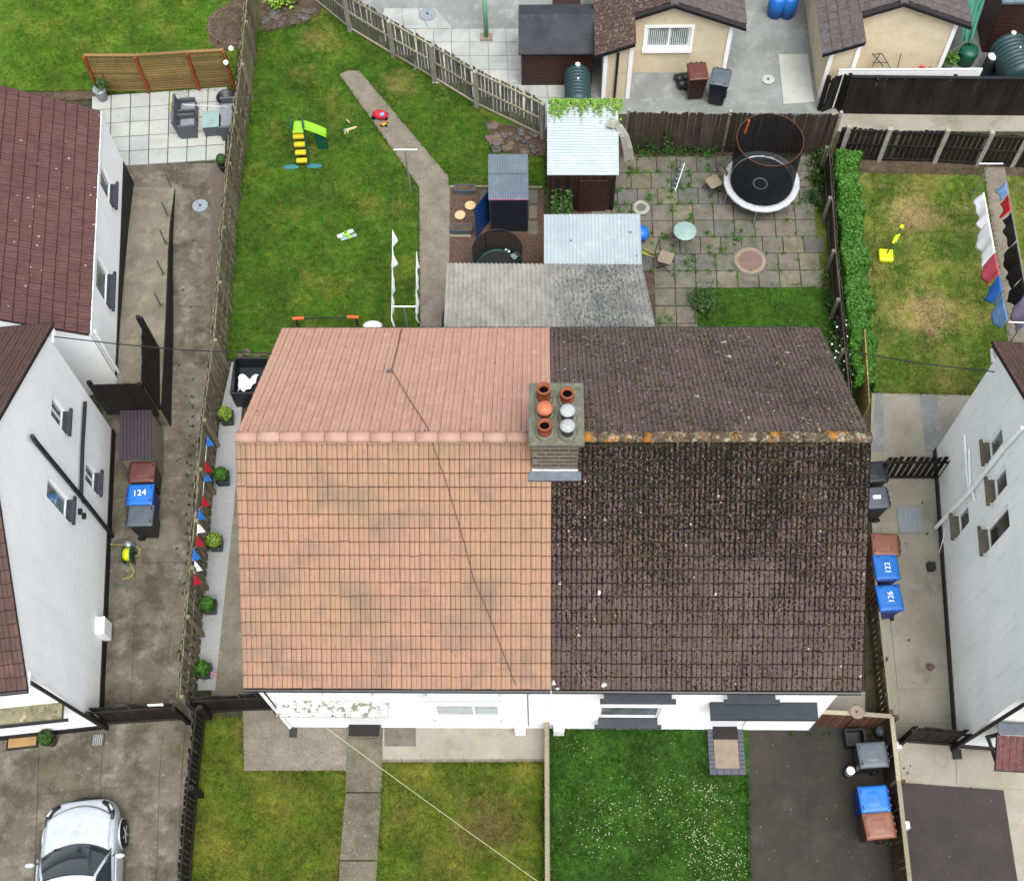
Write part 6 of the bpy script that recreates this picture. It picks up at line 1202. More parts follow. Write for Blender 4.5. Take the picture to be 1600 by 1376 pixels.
# trampolines
MT['ringo'] = flat('orange_brown_ring', (112, 64, 42), .6, .3)
def trampoline(lab, c, R, h, padm, ringr, ringc, ringz, n_legs=6, ringm='ringo', padw=.21, z_bottom=None):
    t = thing('trampoline', lab, 'trampoline', (c[0], c[1], 0), 0)
    part(MB().lathe([(R - padw + .02, h - .02), (R - padw + .02, h - .01)], n=40), 'jump_mat', 'mat', t, local=True)
    b = MB(); N = 60; prof = [(R - padw, h - .005), (R - padw + .03, h + .03), (R - .05, h + .035), (R, h + .01), (R + .01, h - .04), (R - .02, h - .05), (R - padw, h - .03)]
    for i in range(N):
        pass
    b.add([(math.cos(2 * math.pi * k / N) * r * (1 + .006 * math.sin(k * 2.1)), math.sin(2 * math.pi * k / N) * r * (1 + .006 * math.sin(k * 2.1)), z + .006 * math.sin(k * 3.7)) for r, z in prof for k in range(N)], [(i * N + k, i * N + (k + 1) % N, ((i + 1) % 7) * N + (k + 1) % N, ((i + 1) % 7) * N + k) for i in range(7) for k in range(N)])
    part(b, 'edge_pad', padm, t, True, local=True)
    for k in range(n_legs):
        a = 2 * math.pi * (k + .3) / n_legs; x, y = math.cos(a) * (R - .05), math.sin(a) * (R - .05); part(MB().tube([(x, y, h - .04), (x * 1.04, y * 1.04, .02), (x * 1.04 - math.sin(a) * .2, y * 1.04 + math.cos(a) * .2, .02)], .02, 6), 'leg', 'steel', t, local=True)
    rx, ry = ringc; rg = MB(); N = 56; pts = [(rx + math.cos(2 * math.pi * k / N) * ringr, ry + math.sin(2 * math.pi * k / N) * ringr, ringz) for k in range(N + 1)]; rg.tube(pts, .012, 7); part(rg, 'top_ring', ringm, t, True, local=True)
    def f(u, v): 
        a = 2 * math.pi * u; r = lerp(R - padw + .02, ringr, v ** .7); return Vector((lerp(0, rx, v) + math.cos(a) * r * (1 + .01 * math.sin(a * 12)), lerp(0, ry, v) + math.sin(a) * r, lerp(h, ringz, v)))
    part(MB().grid(f, 56, 8), 'safety_net', 'net', t, True, local=True)
    for k in range(1, n_legs // 2):
        a = 2 * math.pi * (k + .3) / n_legs; part(MB().tube([(math.cos(a) * (R - .02), math.sin(a) * (R - .02), h * .5), (math.cos(a) * (R - .0), math.sin(a) * (R - .0), h + .5), (rx + math.cos(a) * ringr, ry + math.sin(a) * ringr, ringz)], .016, 6), 'net_pole', 'plastb', t, local=True)
    return t
c = G(1190, 283, .72); tp = trampoline('big trampoline with a white edge pad and an orange-ringed black net on the slabbed yard', (c.x, c.y), 1.12, .72, 'pad', .95, (.0, .2), 2.35)
part(MB().torus((-.05, -.1, .725), .2, .022, 30, 6), 'mat_marking', 'alum', tp, local=True)
part(MB().tube([(-.55, .9, 2.35), (-.6, .86, 1.85)], .03, 8), 'foam_sleeve', 'orange', tp, local=True)
c = G(778, 420, .5); t2 = trampoline('small green-edged trampoline half hidden behind the pale cement roof', (c.x, c.y), .78, .5, 'dgreen', .72, (0, .1), 1.28, 4, 'plastb', .16)
for i, (x, y) in enumerate(((.24, .64), (.32, .58), (.5, .42))): part(MB().box((x, y, .56), (.1 if i < 2 else .2, .07 if i < 2 else .24, .05), .3 + i), 'dropped_cloth', 'alum' if i < 2 else 'steel', t2, local=True, bevel=.02)
# slabbed yard furniture
p = G(1070, 362, .7); t = thing('garden_table', 'small round pale green metal table on the weedy slabs', 'table', (p.x, p.y, .05)); part(MB().lathe([(.3, .66), (.33, .67), (.335, .69), (.32, .7), (.05, .7)], n=36), 'table_top', 'mint', t, True, local=True)
for a in (.4, 2.0, 3.7, 5.2): part(MB().tube([(math.cos(a) * .1, math.sin(a) * .1, .66), (math.cos(a) * .06, math.sin(a) * .06, .35), (math.cos(a) * .32, math.sin(a) * .32, 0)], .014, 6), 'leg', 'grey', t, local=True)
def gchair(px, py, rz, lab):
    p = G(px, py, .42); t = thing('garden_chair', lab, 'chair', (p.x, p.y, .05), rz, 'folding chairs in the slabbed yard'); part(MB().box((0, 0, .4), (.42, .42, .03)), 'seat', 'chair', t, local=True, bevel=.012)
    for s_ in (-1, 1): part(MB().tube([(s_ * .2, .2, .02), (s_ * .2, -.18, .42)], .013, 6), 'leg', 'greyd', t, local=True); part(MB().tube([(s_ * .2, -.24, .0), (s_ * .2, .2, .42), (s_ * .2, .3, .85)], .013, 6), 'leg', 'greyd', t, local=True)
    part(MB().tube([(-.2, .3, .85), (.2, .3, .85)], .014, 6), 'back_rail', 'greyd', t, local=True); part(MB().box((0, .285, .74), (.38, .02, .2), 0, (-.2, 'X')), 'backrest', 'chair', t, local=True)
gchair(1040, 403, rad(70), 'tan folding chair with black legs beside the white metal roof'); gchair(1115, 285, rad(-60), 'tan folding chair beside the rim of the big trampoline')
a, c = G(1052, 298, .1), G(1067, 254, .5); t = thing('folding_ladder', 'folded metal step ladder leaning across the weedy slabs', 'ladder', a); d = (c - a); n = Vector((d.y, -d.x, 0)).normalized() * .06
for s_ in (-1, 1): part(MB().tube([a + n * s_, c + n * s_], .02, 6), 'stile', 'greyd' if s_ < 0 else 'steel', t)
for k in range(6): p = lerp(a, c, (k + .5) / 6); part(MB().tube([p - n, p + n], .016, 6), 'rung', 'steel', t)
t = thing('hose_pile', 'tangle of yellow-green garden canes beside the white metal roof', 'canes', G(1012, 397, .05))
for k in range(5): p = G(1006 + k * 4, 392 + (k % 3) * 3, .5); part(MB().tube([p + Vector((-.2, .03 * k, 0)), p + Vector((0, -.05, .03)), p + Vector((.16, -.12 + .06 * k, -.1))], .012, 5), 'cane', 'hose', t)
o = solo(MB().lathe([(.02, .0), (.2, .05), (.24, .2), (.2, .34), (.02, .4)], G(1001, 371, .1), 18), 'ball', 'blue', 'blue ball half hidden by the edge of the white metal roof', 'ball', smooth=True)
p = G(1001, 326, .05); t = thing('stone_basin', 'round whitish stone basin among weeds below the brown shed', 'basin', (p.x, p.y, .04)); part(MB().lathe([(.26, 0), (.27, .08), (.22, .12), (.17, .12), (.13, .07), (.02, .06)], n=22), 'bowl', 'cpost', t, True, local=True); part(MB().lathe([(.14, .075), (.14, .08)], n=16), 'silt', 'sc', t, local=True)
p = G(1172, 408, .05); t = thing('manhole_cover', 'round rusty-pink manhole cover set in a pale ring among grey slabs', 'manhole cover', (p.x, p.y, .052)); part(MB().lathe([(.56, 0), (.56, .012)], n=10), 'surround', 'sc', t, local=True); part(MB().lathe([(.46, .0), (.46, .028), (.36, .032)], n=32), 'ring', 'beige', t, local=True); part(MB().lathe([(.35, .03), (.35, .038), (.02, .04)], n=32), 'cover', 'rust', t, local=True)
def cover(px, py, r, lab, mat='manh', sq=None):
    p = G(px, py, .03); t = thing('manhole_cover', lab, 'manhole cover', (p.x, p.y, .04), 0)
    if sq: part(MB().box((0, 0, 0), (sq[0], sq[1], .03)), 'cover', mat, t, local=True, bevel=.005); [part(MB().box((x * sq[0] / 6, 0, .018), (.02, sq[1] * .9, .008)), 'rib', 'steel', t, local=True) for x in range(-2, 3)]
    else:
        part(MB().lathe([(r, 0), (r, .02), (r * .9, .024)], n=28), 'rim', mat, t, local=True); part(MB().lathe([(r * .86, .02), (r * .86, .026)], n=28), 'cover', 'steel' if mat == 'manh' else mat, t, local=True); part(MB().lathe([(.04, .026), (.04, .034)], n=10), 'keyhole', 'greyd', t, local=True)
cover(668, 23, .28, 'round blue-grey manhole cover on the pale paving beyond the diagonal fence'); cover(313, 322, .24, 'round grey manhole cover on the left drive'); cover(1422, 813, .3, 'square galvanised manhole plate in the right alley', 'manh', (.66, .72)); cover(1200, 125, .2, 'faint round manhole cover in the yard beside the pale slab', 'slabw')
p = G(155 * 1, 1156, .0); 
cover(153, 1156, .3, 'small dark drain grid in the concrete by the left house corner', 'conc', (.3, .3))
# green pole, tanks, bags and sheets in the yard
p = G(760, 60, 0); t = thing('green_pole', 'pale green painted pole standing on the light paving', 'pole', (p.x, p.y, .03)); part(MB().tube([(0, 0, 0), (0, 0, 2.6)], .075, 12), 'post', 'pole', t, True, local=True); part(MB().box((0, 0, .03), (.4, .3, .06)), 'base', 'beige', t, local=True)
def tank(px, py, rz, L, r, zc, lab):
    p = G(px, py, zc + r * .6); t = thing('oil_tank', lab, 'oil tank', (p.x, p.y, 0), rz); prof = [(.05, -L / 2), (r * .75, -L / 2 + .03), (r, -L / 2 + .15)]; n = 9
    for i in range(n): y = -L / 2 + .15 + (L - .3) * i / n; prof += [(r, y + .01), (r * 1.03, y + .03), (r * 1.03, y + (L - .3) / n - .05), (r, y + (L - .3) / n - .02), (r * .965, y + (L - .3) / n - .01)]
    prof += [(r, L / 2 - .15), (r * .75, L / 2 - .03), (.05, L / 2)]; b = MB().lathe(prof, n=28); b.v = [(v[0], v[2], v[1] + zc) for v in b.v]; b.f = [tuple(reversed(f)) for f in b.f]
    part(b, 'shell', 'tank', t, True, local=True); [part(MB().box((0, s_ * L * .3, (zc - r) / 2 + .05), (r * 1.6, .16, zc - r + .14)), 'cradle', 'cpost', t, local=True) for s_ in (-1, 1)]
    part(MB().lathe([(.07, zc + r - .02), (.08, zc + r + .06), (.05, zc + r + .08)], (0, L * .38, 0), 12), 'filler_cap', 'alum', t, local=True); part(MB().lathe([(.03, zc + r - .02), (.03, zc + r + .06)], (0, 0, 0), 10), 'vent', 'alum', t, local=True); return t
tank(903, 130, 0, 1.5, .4, .85, 'ribbed dark green oil tank between the brown shed and the cream garage'); tank(1590, 84, rad(10), 1.6, .55, .85, 'large blue-grey oil tank at the right edge of the yard')
t = thing('rubbish_bags', 'heap of black rubbish bags against the cream garage wall', 'rubbish bags', G(1066, 128, 0))
for i, (px, py, r) in enumerate(((1062, 122, .17), (1072, 120, .16), (1066, 133, .17))): b = MB(); b.rock(G(px, py, .16), r * 1.3, 40 + i); part(b, 'bag', 'plastb', t, True)
b = MB(); b.rock(G(1066, 130, .32), .08, 77); part(b, 'crumpled_paper', 'grey', t)
t = thing('tarpaulin', 'green tarpaulin draped in folds between the far garage and the brown shed', 'tarpaulin', G(1510, 60, 0))
def tf(u, v): 
    a, c = G(1503, -10, 1.9), G(1540, -5, 1.6); d, e = G(1503, 62, .9), G(1518, 70, .7); p = lerp(lerp(a, c, u), lerp(d, e, u), v); p.z += .1 * math.sin(u * 14 + v * 3) + .05 * math.sin(v * 11 + u * 5); return p
b = MB().grid(tf, 24, 24); o = part(b, 'sheet', 'tarp', t, True); q = o.modifiers.new('t', 'SOLIDIFY'); q.thickness = .01
p = G(1512, 86, .35); o = solo(MB().lathe([(.2, 0), (.26, .05), (.3, .5), (.27, .6), (.05, .63)], (p.x, p.y, .0), 20), 'water_butt', 'dgreen', 'dark green covered tub below the tarpaulin', 'tub', smooth=True)
p = G(1552, 88, .9); t = thing('gas_bottle', 'white-topped black drum beside the oil tank at the right edge', 'drum', (p.x, p.y, 0)); part(MB().lathe([(.16, 0), (.18, .1), (.18, .8), (.1, .88)], n=18), 'drum', 'plastb', t, True, local=True); part(MB().lathe([(.14, .86), (.15, .9), (.03, .95)], n=18), 'lid', 'plastw', t, local=True)
p = G(1547, 110, .3); o = solo(MB().lathe([(.14, 0), (.17, .3), (.19, .32), (.15, .3)], (p.x, p.y, 0), 16), 'bucket', 'blued', 'dark blue bucket behind the black fence near the oil tank', 'bucket')
p = G(1484, 96, .3); t = thing('potted_shrub', 'small green plant in a pale pot at the near corner of the far cream garage', 'potted plant', (p.x, p.y, 0)); part(MB().lathe([(.12, 0), (.17, .28), (.14, .28)], n=14), 'pot', 'cpost', t, local=True); leafcloud('foliage', 'leafh', lambda: (Vector((random.gauss(0, .12), random.gauss(0, .12), .3 + random.random() * .3)) + wl(t), (0, 0, 1)), 220, .05, t, kindn='stuff')
t = thing('clothes_airer', 'dark metal frame leaning against the wall of the far cream garage', 'frame', (X_ := hit(1370, 105, (0, 16.95, 0), (0, 1, 0))).copy()); q = lambda px, py, y=16.9: hit(px, py, (0, y, 0), (0, 1, 0))
for a, c in (((1363, 105), (1375, 84)), ((1392, 108), (1378, 84)), ((1363, 84), (1380, 104)), ((1363, 98), (1388, 98)), ((1402, 108), (1408, 84)), ((1363, 86), (1378, 84))): part(MB().tube([q(*a), q(*c)], .013, 6), 'bar', 'greyd', t)
p = G(1442, 104, .3); t = thing('watering_can', 'pink-red watering can against the far cream garage wall', 'watering can', (p.x, p.y, 0)); part(MB().lathe([(.1, 0), (.11, .22), (.07, .26)], n=14), 'body', 'red', t, True, local=True); part(MB().tube([(.1, 0, .06), (.26, 0, .28)], .018, 6), 'spout', 'red', t, local=True); part(MB().tube([(-.1, 0, .05), (-.18, 0, .18), (-.06, 0, .27)], .014, 6), 'handle', 'red', t, local=True)
for i, px in enumerate((1217, 1236)): p = G(px, -6, .8); o = solo(MB().lathe([(.24, 0), (.28, .4), (.3, .8), (.2, .86)], (p.x, p.y, 0), 18), 'barrel', 'blue', ['bright blue barrel at the top edge of the yard, left one', 'bright blue barrel at the top edge of the yard, right one'][i], 'barrel', 'blue barrels in the yard', smooth=True)
p = G(885, 4, 1.0); b = MB().box((p.x, p.y, .5), (.9, .5, 1.0)); solo(b, 'storage_chest', 'maroond', 'dark maroon chest at the top edge behind the felt-roofed shed', 'chest')
# yellow weight-based pole toy
p = G(1383, 402, .05); t = thing('swingball_set', 'bright yellow swing-ball set lying on the right lawn', 'toy', (p.x, p.y, .02), rad(-4)); part(MB().box((0, 0, .1), (.42, .42, .16)), 'base', 'neon', t, local=True, bevel=.05)
a, c = Vector((.02, .03, .2)), G(1410, 352, .75) - Vector((p.x, p.y, .02)); c = Matrix.Rotation(rad(4), 3, 'Z') @ c; part(MB().tube([a, c], .018, 8), 'pole', 'greyd', t, local=True)
for k0, k1, r, m, nm in ((.36, .66, .045, 'neon', 'bat_handle'), (.9, 1.02, .06, 'neon', 'ball')): part(MB().tube([lerp(a, c, k0), lerp(a, c, k1)], r, 10), nm, m, t, local=True)
part(MB().tube([lerp(a, c, .4) + Vector((.05, 0, 0)), lerp(a, c, .7) + Vector((.05, 0, 0))], .03, 8), 'bat_handle', 'neon', t, local=True)
# rattan set on the terrace
RZ = rad(5)
def rchair(px, py, lab, cush=True):
    p = G(px, py, .45); t = thing('rattan_chair', lab, 'garden chair', (p.x, p.y, .04), RZ, 'grey rattan chairs'); 
    b = MB().box((0, 0, .2), (.62, .58, .34)); part(b, 'seat_base', 'rattan', t, local=True, bevel=.015); part(MB().box((.04, 0, .41), (.5, .44, .09)), 'seat_cushion', 'cush', t, local=True, bevel=.03)
    part(MB().hexa([(-.34, -.3, .1), (-.24, -.3, .1), (-.24, .3, .1), (-.34, .3, .1)], [(-.44, -.3, .86), (-.34, -.3, .86), (-.34, .3, .86), (-.44, .3, .86)]), 'backrest', 'rattan', t, local=True, bevel=.015)
    for s_ in (-1, 1): part(MB().box((.02, s_ * .27, .32), (.6, .07, .62)), 'armrest', 'rattan', t, local=True, bevel=.015)
    for x in (-.26, .26):
        for y in (-.24, .24): part(MB().box((x, y, .015), (.05, .05, .05)), 'leg', 'greyd', t, local=True)
    t.scale = (.86, .86, .92); return t
r1_ = rchair(292, 168, 'grey rattan armchair nearer the trellis with a lime cushion over its back'); part(MB().box((-.5, .12, .62), (.1, .5, .5), 0, (.35, 'Y')), 'throw_cushion', 'neon', r1_, local=True, bevel=.04)
for c_ in r1_.children:
    if c_.name.startswith('throw'): c_.data.materials[0] = flat('pale_lime_cushion', (206, 226, 128), .85, .2)
rchair(291, 193, 'grey rattan armchair nearer the drive, beside the glass-topped table')
p = G(329, 186, .5); t = thing('rattan_table', 'low grey rattan table with a pale glass top on the paved terrace', 'table', (p.x, p.y, .04), RZ); part(MB().box((0, 0, .22), (.5, .62, .4)), 'frame', 'rattan', t, local=True, bevel=.015); part(MB().box((0, 0, .455), (.52, .66, .02)), 'glass_top', 'mint', t, local=True)
[part(MB().box((x, y, .02), (.05, .05, .06)), 'leg', 'greyd', t, local=True) for x in (-.22, .22) for y in (-.27, .27)]
p = G(360, 183, .42); t = thing('rattan_sofa', 'grey rattan sofa tight against the long fence', 'sofa', (p.x, p.y, .04), RZ); part(MB().box((0, 0, .2), (.62, 1.2, .34)), 'seat_base', 'rattan', t, local=True, bevel=.015); part(MB().box((-.02, 0, .41), (.54, 1.0, .09)), 'seat_cushion', 'cush', t, local=True, bevel=.03); part(MB().box((.36, 0, .45), (.1, 1.2, .8)), 'backrest', 'rattan', t, local=True, bevel=.015); [part(MB().box((0, s_ * .58, .32), (.6, .08, .62)), 'armrest', 'rattan', t, local=True, bevel=.015) for s_ in (-1, 1)]
p = G(354, 153, .3); t = thing('fire_pit', 'round black fire bowl behind the rattan sofa', 'fire bowl', (p.x, p.y, .04)); part(MB().lathe([(.1, 0), (.22, .12), (.3, .3), (.32, .31), (.29, .3), (.2, .16), (.02, .12)], n=22), 'bowl', 'plastb', t, True, local=True); [part(MB().tube([(math.cos(a) * .15, math.sin(a) * .15, .12), (math.cos(a) * .22, math.sin(a) * .22, 0)], .015, 5), 'leg', 'plastb', t, local=True) for a in (0, 2.1, 4.2)]
a, c = G(287, 164, 1.1), G(355, 167, .5); solo(MB().tube([a, c], .012, 6), 'parasol_pole', 'alum', 'thin white pole lying across the rattan chairs and table', 'pole')
# open black box with white bag
p = G(394, 592, .6); t = thing('open_black_box', 'open black storage box with a white bag inside, half under the orange roof', 'storage box', (p.x, p.y, 0)); w, d_, h = .98, 1.1, .82
for (cx, cy, sx, sy) in ((-w / 2, 0, .05, d_), (w / 2, 0, .05, d_), (0, -d_ / 2, w, .05), (0, d_ / 2, w, .05)): part(MB().box((cx, cy, h / 2), (sx, sy, h)), 'side', 'plastb', t, local=True, bevel=.01)
part(MB().box((0, 0, .3), (w - .06, d_ - .06, .04)), 'base', 'navy', t, local=True)
b = MB().grid(lambda u, v: Vector((-.38 + .55 * u * (1 - .5 * v), .1 - .42 * v + .05 * math.sin(u * 9), .52 + .07 * math.sin(u * 8 + v * 5) + .05 * math.sin(v * 13))), 14, 14); o = part(b, 'white_bag', 'cloth', t, True, local=True)
o.modifiers.new('t', 'SOLIDIFY').thickness = .02
for i, (px, py, s_) in enumerate(((385, 551, .14), (402, 556, .1), (375, 556, .1), (414, 553, .09))): b = MB(); b.rock(G(px, py, .05), s_, 900 + i); solo(b, 'rock', 'stonep', 'pale stone at the corner of the lawn behind the black open box', 'stone', 'stones behind the black box')
# hose reel
p = G(200, 866, .3); t = thing('hose_reel', 'lime green hose reel with a trailing hose against the left house wall', 'hose reel', (p.x, p.y, .02)); part(MB().tube([(-.09, 0, .3), (.09, 0, .3)], .17, 18), 'hose_drum', 'neon', t, True, local=True)
for s_ in (-1, 1): part(MB().tube([(s_ * .1, 0, .3), (s_ * .12, 0, .3)], .22, 18), 'drum_cheek', 'dgreen', t, local=True); part(MB().tube([(s_ * .13, -.18, 0), (s_ * .12, 0, .34), (s_ * .13, .18, 0)], .018, 6), 'frame', 'plastb', t, local=True)
P = [G(172, 850, .6), G(190, 851, .3), G(208, 850, .1), G(219, 858, .03), G(217, 867, .03), G(206, 871, .1), G(203, 880, .03), G(209, 892, .03), G(206, 900, .03), G(192, 905, .03)]; off = wl(t)
part(MB().tube([p_ for p_ in P], .013, 6), 'hose', 'hose', t)
p = G(197, 846, .4); t = MB().lathe([(.12, 0), (.16, .1), (.13, .24), (.05, .3)], (p.x, p.y, .0), 14); solo(t, 'garden_tap_cover', 'steel', 'small grey metal can behind the hose reel by the left wall', 'can', smooth=True)
# bunting on the long fence
bt = thing('bunting', 'string of red, white and blue pennants hung along the long weathered fence', 'bunting', T(325, 700, 1.5)); fl_ = [((319, 693), 'clothb', 1), ((316, 733), 'red', 0), ((315, 748), 'clothb', 1), ((312, 787), 'red', 0), ((305, 808), 'clothb', 0), ((304, 828), 'cloth', 0), ((303, 849), 'red', 0), ((297, 870), 'clothb', 0), ((299, 888), 'cloth', 0), ((299, 909), 'red', 0)]
prev = None
for i, ((px, py), m, sq) in enumerate(fl_):
    tx = float(np.interp(py, [656, 813, 963], [313, 300, 286])); p = G(px, py, 1.6 - (px - tx) / 17 + .03) + Vector((.11, 0, 0)); w = .15; d = Vector((.05, -1, 0)).normalized(); b = MB(); ly = .0; f0 = p - d * w + Vector((0, 0, .16)); f1 = p + d * w + Vector((0, 0, .16)); e_ = Vector((.012, 0, 0))
    tip = p + Vector((.12, .02, -.18)); g_ = [f0, f1, tip]; b.add(g_ + [q_ + e_ for q_ in g_], [(0, 1, 2), (5, 4, 3), (0, 3, 4, 1), (1, 4, 5, 2), (2, 5, 3, 0)]); part(b, 'pennant', m, bt)
    if prev: part(MB().tube([prev, f0], .005, 4), 'string', 'cloth', bt)
    prev = f1
# front door mats, porch step
def mat_(c, sx, sy, rz, z, m, lab, nm='doormat'): return solo(MB().box((c.x, c.y, z), (sx, sy, .025), rz), nm, m, lab, 'doormat', bevel=.008)
p = G(569.5, 1136, .14); part(MB().box((p.x, p.y + .03, .09), (.84, .56, .1)), 'step', 'path2', fa); mat_(p, .76, .44, 0, .155, 'matd', 'black doormat on the step of the orange-roofed house')
dm = thing('doormat', 'woven brown doormat with a dark border outside the left house', 'doormat', G(36, 1154, .03), A_L); part(MB().box((0, 0, .02), (.78, .5, .03)), 'border', 'matd', dm, local=True); part(MB().box((0, 0, .03), (.68, .4, .03)), 'weave', 'jute', dm, local=True)
st = thing('porch_step', 'slate-edged porch step with a beige centre below the dark canopy', 'step', G(1137, 1170, 0)); q0, q1 = G(1104, 1128, .14), G(1166, 1210, .14)
x0_, x1_, y0_, y1_ = q0.x, q1.x, q1.y, YW - .01; part(MB().box(((x0_ + x1_) / 2, (y0_ + y1_) / 2, .05), (x1_ - x0_ - .02, y1_ - y0_ - .02, .1)), 'base', 'slatep', st)
bw = .14; n = 9
for k in range(n):
    yy = lerp(y0_ + bw, y1_, (k + .5) / n); [part(MB().box((xx, yy, .12), (bw - .01, (y1_ - y0_ - bw) / n - .01, .05)), 'edging_brick', 'slatep', st, bevel=.004) for xx in (x0_ + bw / 2, x1_ - bw / 2)]
for k in range(5): part(MB().box((lerp(x0_, x1_, (k + .5) / 5), y0_ + bw / 2, .12), ((x1_ - x0_) / 5 - .01, bw - .01, .05)), 'edging_brick', 'slatep', st, bevel=.004)
part(MB().box(((x0_ + x1_) / 2, (y0_ + bw + y1_) / 2, .12), (x1_ - x0_ - 2 * bw - .01, y1_ - y0_ - bw - .01, .045)), 'centre_panel', 'beige', st)
p = G(1133, 1140, .15); mat_(Vector(((x0_ + x1_) / 2, p.y - .02, 0)), .6, .42, 0, .158, 'matd', 'dark ribbed doormat on the slate-edged porch step')
# bits on the front drive
p = G(1336, 1152, .3); t = thing('storage_crate', 'black crate in the corner behind the grey wheelie bin on the front drive', 'crate', (p.x, p.y, .02), .05)
for (cx, cy, sx, sy) in ((-.22, 0, .03, .4), (.22, 0, .03, .4), (0, -.19, .44, .03), (0, .19, .44, .03)): part(MB().box((cx, cy, .17), (sx, sy, .34)), 'side', 'plastb', t, local=True)
part(MB().box((0, 0, .03), (.42, .36, .03)), 'base', 'plastb', t, local=True)
p = G(1327, 1206, .25); t = thing('paint_tub', 'small black tub with a white lid beside the bins on the front drive', 'tub', (p.x, p.y, .02)); part(MB().lathe([(.1, 0), (.13, .24), (.1, .25)], n=16), 'tub', 'plastb', t, True, local=True); part(MB().lathe([(.1, .25), (.1, .29), (.03, .31)], (.03, .03, 0), 16), 'lid', 'plastw', t, local=True)
p = G(1378, 1140, .4); o = solo(MB().lathe([(.11, 0), (.14, .34), (.09, .4)], (p.x, p.y, .02), 14), 'watering_tub', 'grey', 'grey tub in the corner of the reddish fence', 'tub', smooth=True)
p = G(1340, 1110, 1.5); t = thing('satellite_dish', 'small round rusty dish on the corner of the reddish fence', 'dish', (p.x, p.y, 1.36)); part(MB().lathe([(.02, 0), (.1, .02), (.17, .08), (.18, .09), (.1, .04), (.02, .02)], n=18), 'dish', 'beige', t, True, local=True); part(MB().tube([(0, 0, 0), (0, 0, .16)], .012, 6), 'feed', 'greyd', t, local=True)
for i, (px, py) in enumerate(((1404, 1163), (1417, 1288))): p = G(px, py, .3); o = solo(MB().hexa([(p.x - .08, p.y - .1, 0), (p.x + .08, p.y - .1, 0), (p.x + .08, p.y + .1, 0), (p.x - .08, p.y + .1, 0)], [(p.x - .06, p.y - .08, .32), (p.x + .07, p.y - .08, .32), (p.x + .06, p.y + .08, .32), (p.x - .06, p.y + .08, .32)]), 'marker_block', 'alum', ['small white block against the brown front fence, near the dark gate', 'small white block against the brown front fence at the edge of the dark tarmac'][i], 'block', 'white blocks along the fence', bevel=.01)
p = G(1453, 1042, .05); b = MB(); b.rock((p.x, p.y, .08), .11, 321); solo(b, 'flat_stone', 'stonep', 'brown stone lying alone on the concrete of the right alley', 'stone')

# ------------------------------------------------------------------ cables
MT['cablep'] = flat('pale_cable', (196, 204, 160), .6, .2)
cb = MB(); a = G(85, 526, 5.05); mid_ = G(220, 544, 4.85); e_ = hit(424, 552, (-6.36, 0, 0), (1, 0, 0)); cb.tube([a, lerp(a, e_, .3) - Vector((0, 0, .12)), lerp(a, e_, .6) - Vector((0, 0, .16)), e_], .016, 6); solo(cb, 'overhead_cable', 'plastb', 'black cable strung from the left house to the orange-roofed house', 'cable', 'overhead cables')
cb = MB(); a = hit(1318, 547, (6.36, 0, 0), (1, 0, 0)); e_ = G(1556, 581, 4.9); cb.tube([a, lerp(a, e_, .5) - Vector((0, 0, .1)), e_], .016, 6); solo(cb, 'overhead_cable', 'plastb', 'black cable strung from the dark roof to the right house', 'cable', 'overhead cables')
cb = MB(); a = G(436, 1082, 4.9); e_ = G(930, 1440, 5.4); cb.tube([lerp(a, e_, t) - Vector((0, 0, .25 * math.sin(math.pi * t))) for t in ev(8)], .006, 6); solo(cb, 'overhead_cable', 'cablep', 'thin pale green cable running from the front eaves over the front lawn', 'cable', 'overhead cables')

# ------------------------------------------------------------------ parked car
ang = rad(6.5); pf = G(131, 1251, .62); dirc = Vector((-math.sin(ang), math.cos(ang), 0)); cc = Vector((pf.x, pf.y, 0)) - dirc * 2.13
car = thing('parked_car', 'silver hatchback parked nose-in on the concrete drive in front of the left house', 'car', (cc.x, cc.y, .03), ang)
ST = [(2.15, .46, .50, .60), (2.11, .60, .54, .66), (2.03, .71, .58, .72), (1.88, .80, .63, .79), (1.65, .85, .69, .86), (1.3, .875, .76, .93), (1.0, .885, .81, .97), (.4, .89, .85, .99), (-1.2, .89, .88, 1.0), (-1.7, .87, .87, .99), (-2.0, .81, .82, .95), (-2.13, .68, .7, .85), (-2.17, .55, .5, .6)]
def sec(y, w, bz, tz): return [(-w * .86, y, .2), (-w * .97, y, .28), (-w, y, .5 * (bz + .2)), (-w * .985, y, bz), (-w * .93, y, (bz + tz) / 2 + .01), (-w * .82, y, tz - .015), (-w * .5, y, tz + .015), (0, y, tz + .025)]
b = MB(); rows = []
for s_ in ST: h_ = sec(*s_); full = h_ + [(-x, y, z) for x, y, z in reversed(h_[:-1])]; rows.append(full)
n = len(rows[0]); b.add([p for r in rows for p in r], [(i * n + j, i * n + j + 1, (i + 1) * n + j + 1, (i + 1) * n + j) for i in range(len(rows) - 1) for j in range(n - 1)] + [tuple(range(n))[::-1], tuple((len(rows) - 1) * n + j for j in range(n))] + [(i * n + n - 1, i * n, (i + 1) * n, (i + 1) * n + n - 1) for i in range(len(rows) - 1)])
o = part(b, 'body', 'silver', car, True, local=True); o.modifiers.new('s', 'SUBSURF').levels = 1; o.modifiers['s'].render_levels = 2
def bz_(y):  # height of the bonnet along the car
    for i in range(len(ST) - 1):
        if ST[i][0] >= y >= ST[i + 1][0]: t = (ST[i][0] - y) / (ST[i][0] - ST[i + 1][0]); return lerp(ST[i][3], ST[i + 1][3], t), lerp(ST[i][1], ST[i + 1][1], t)
    return 1.0, .88
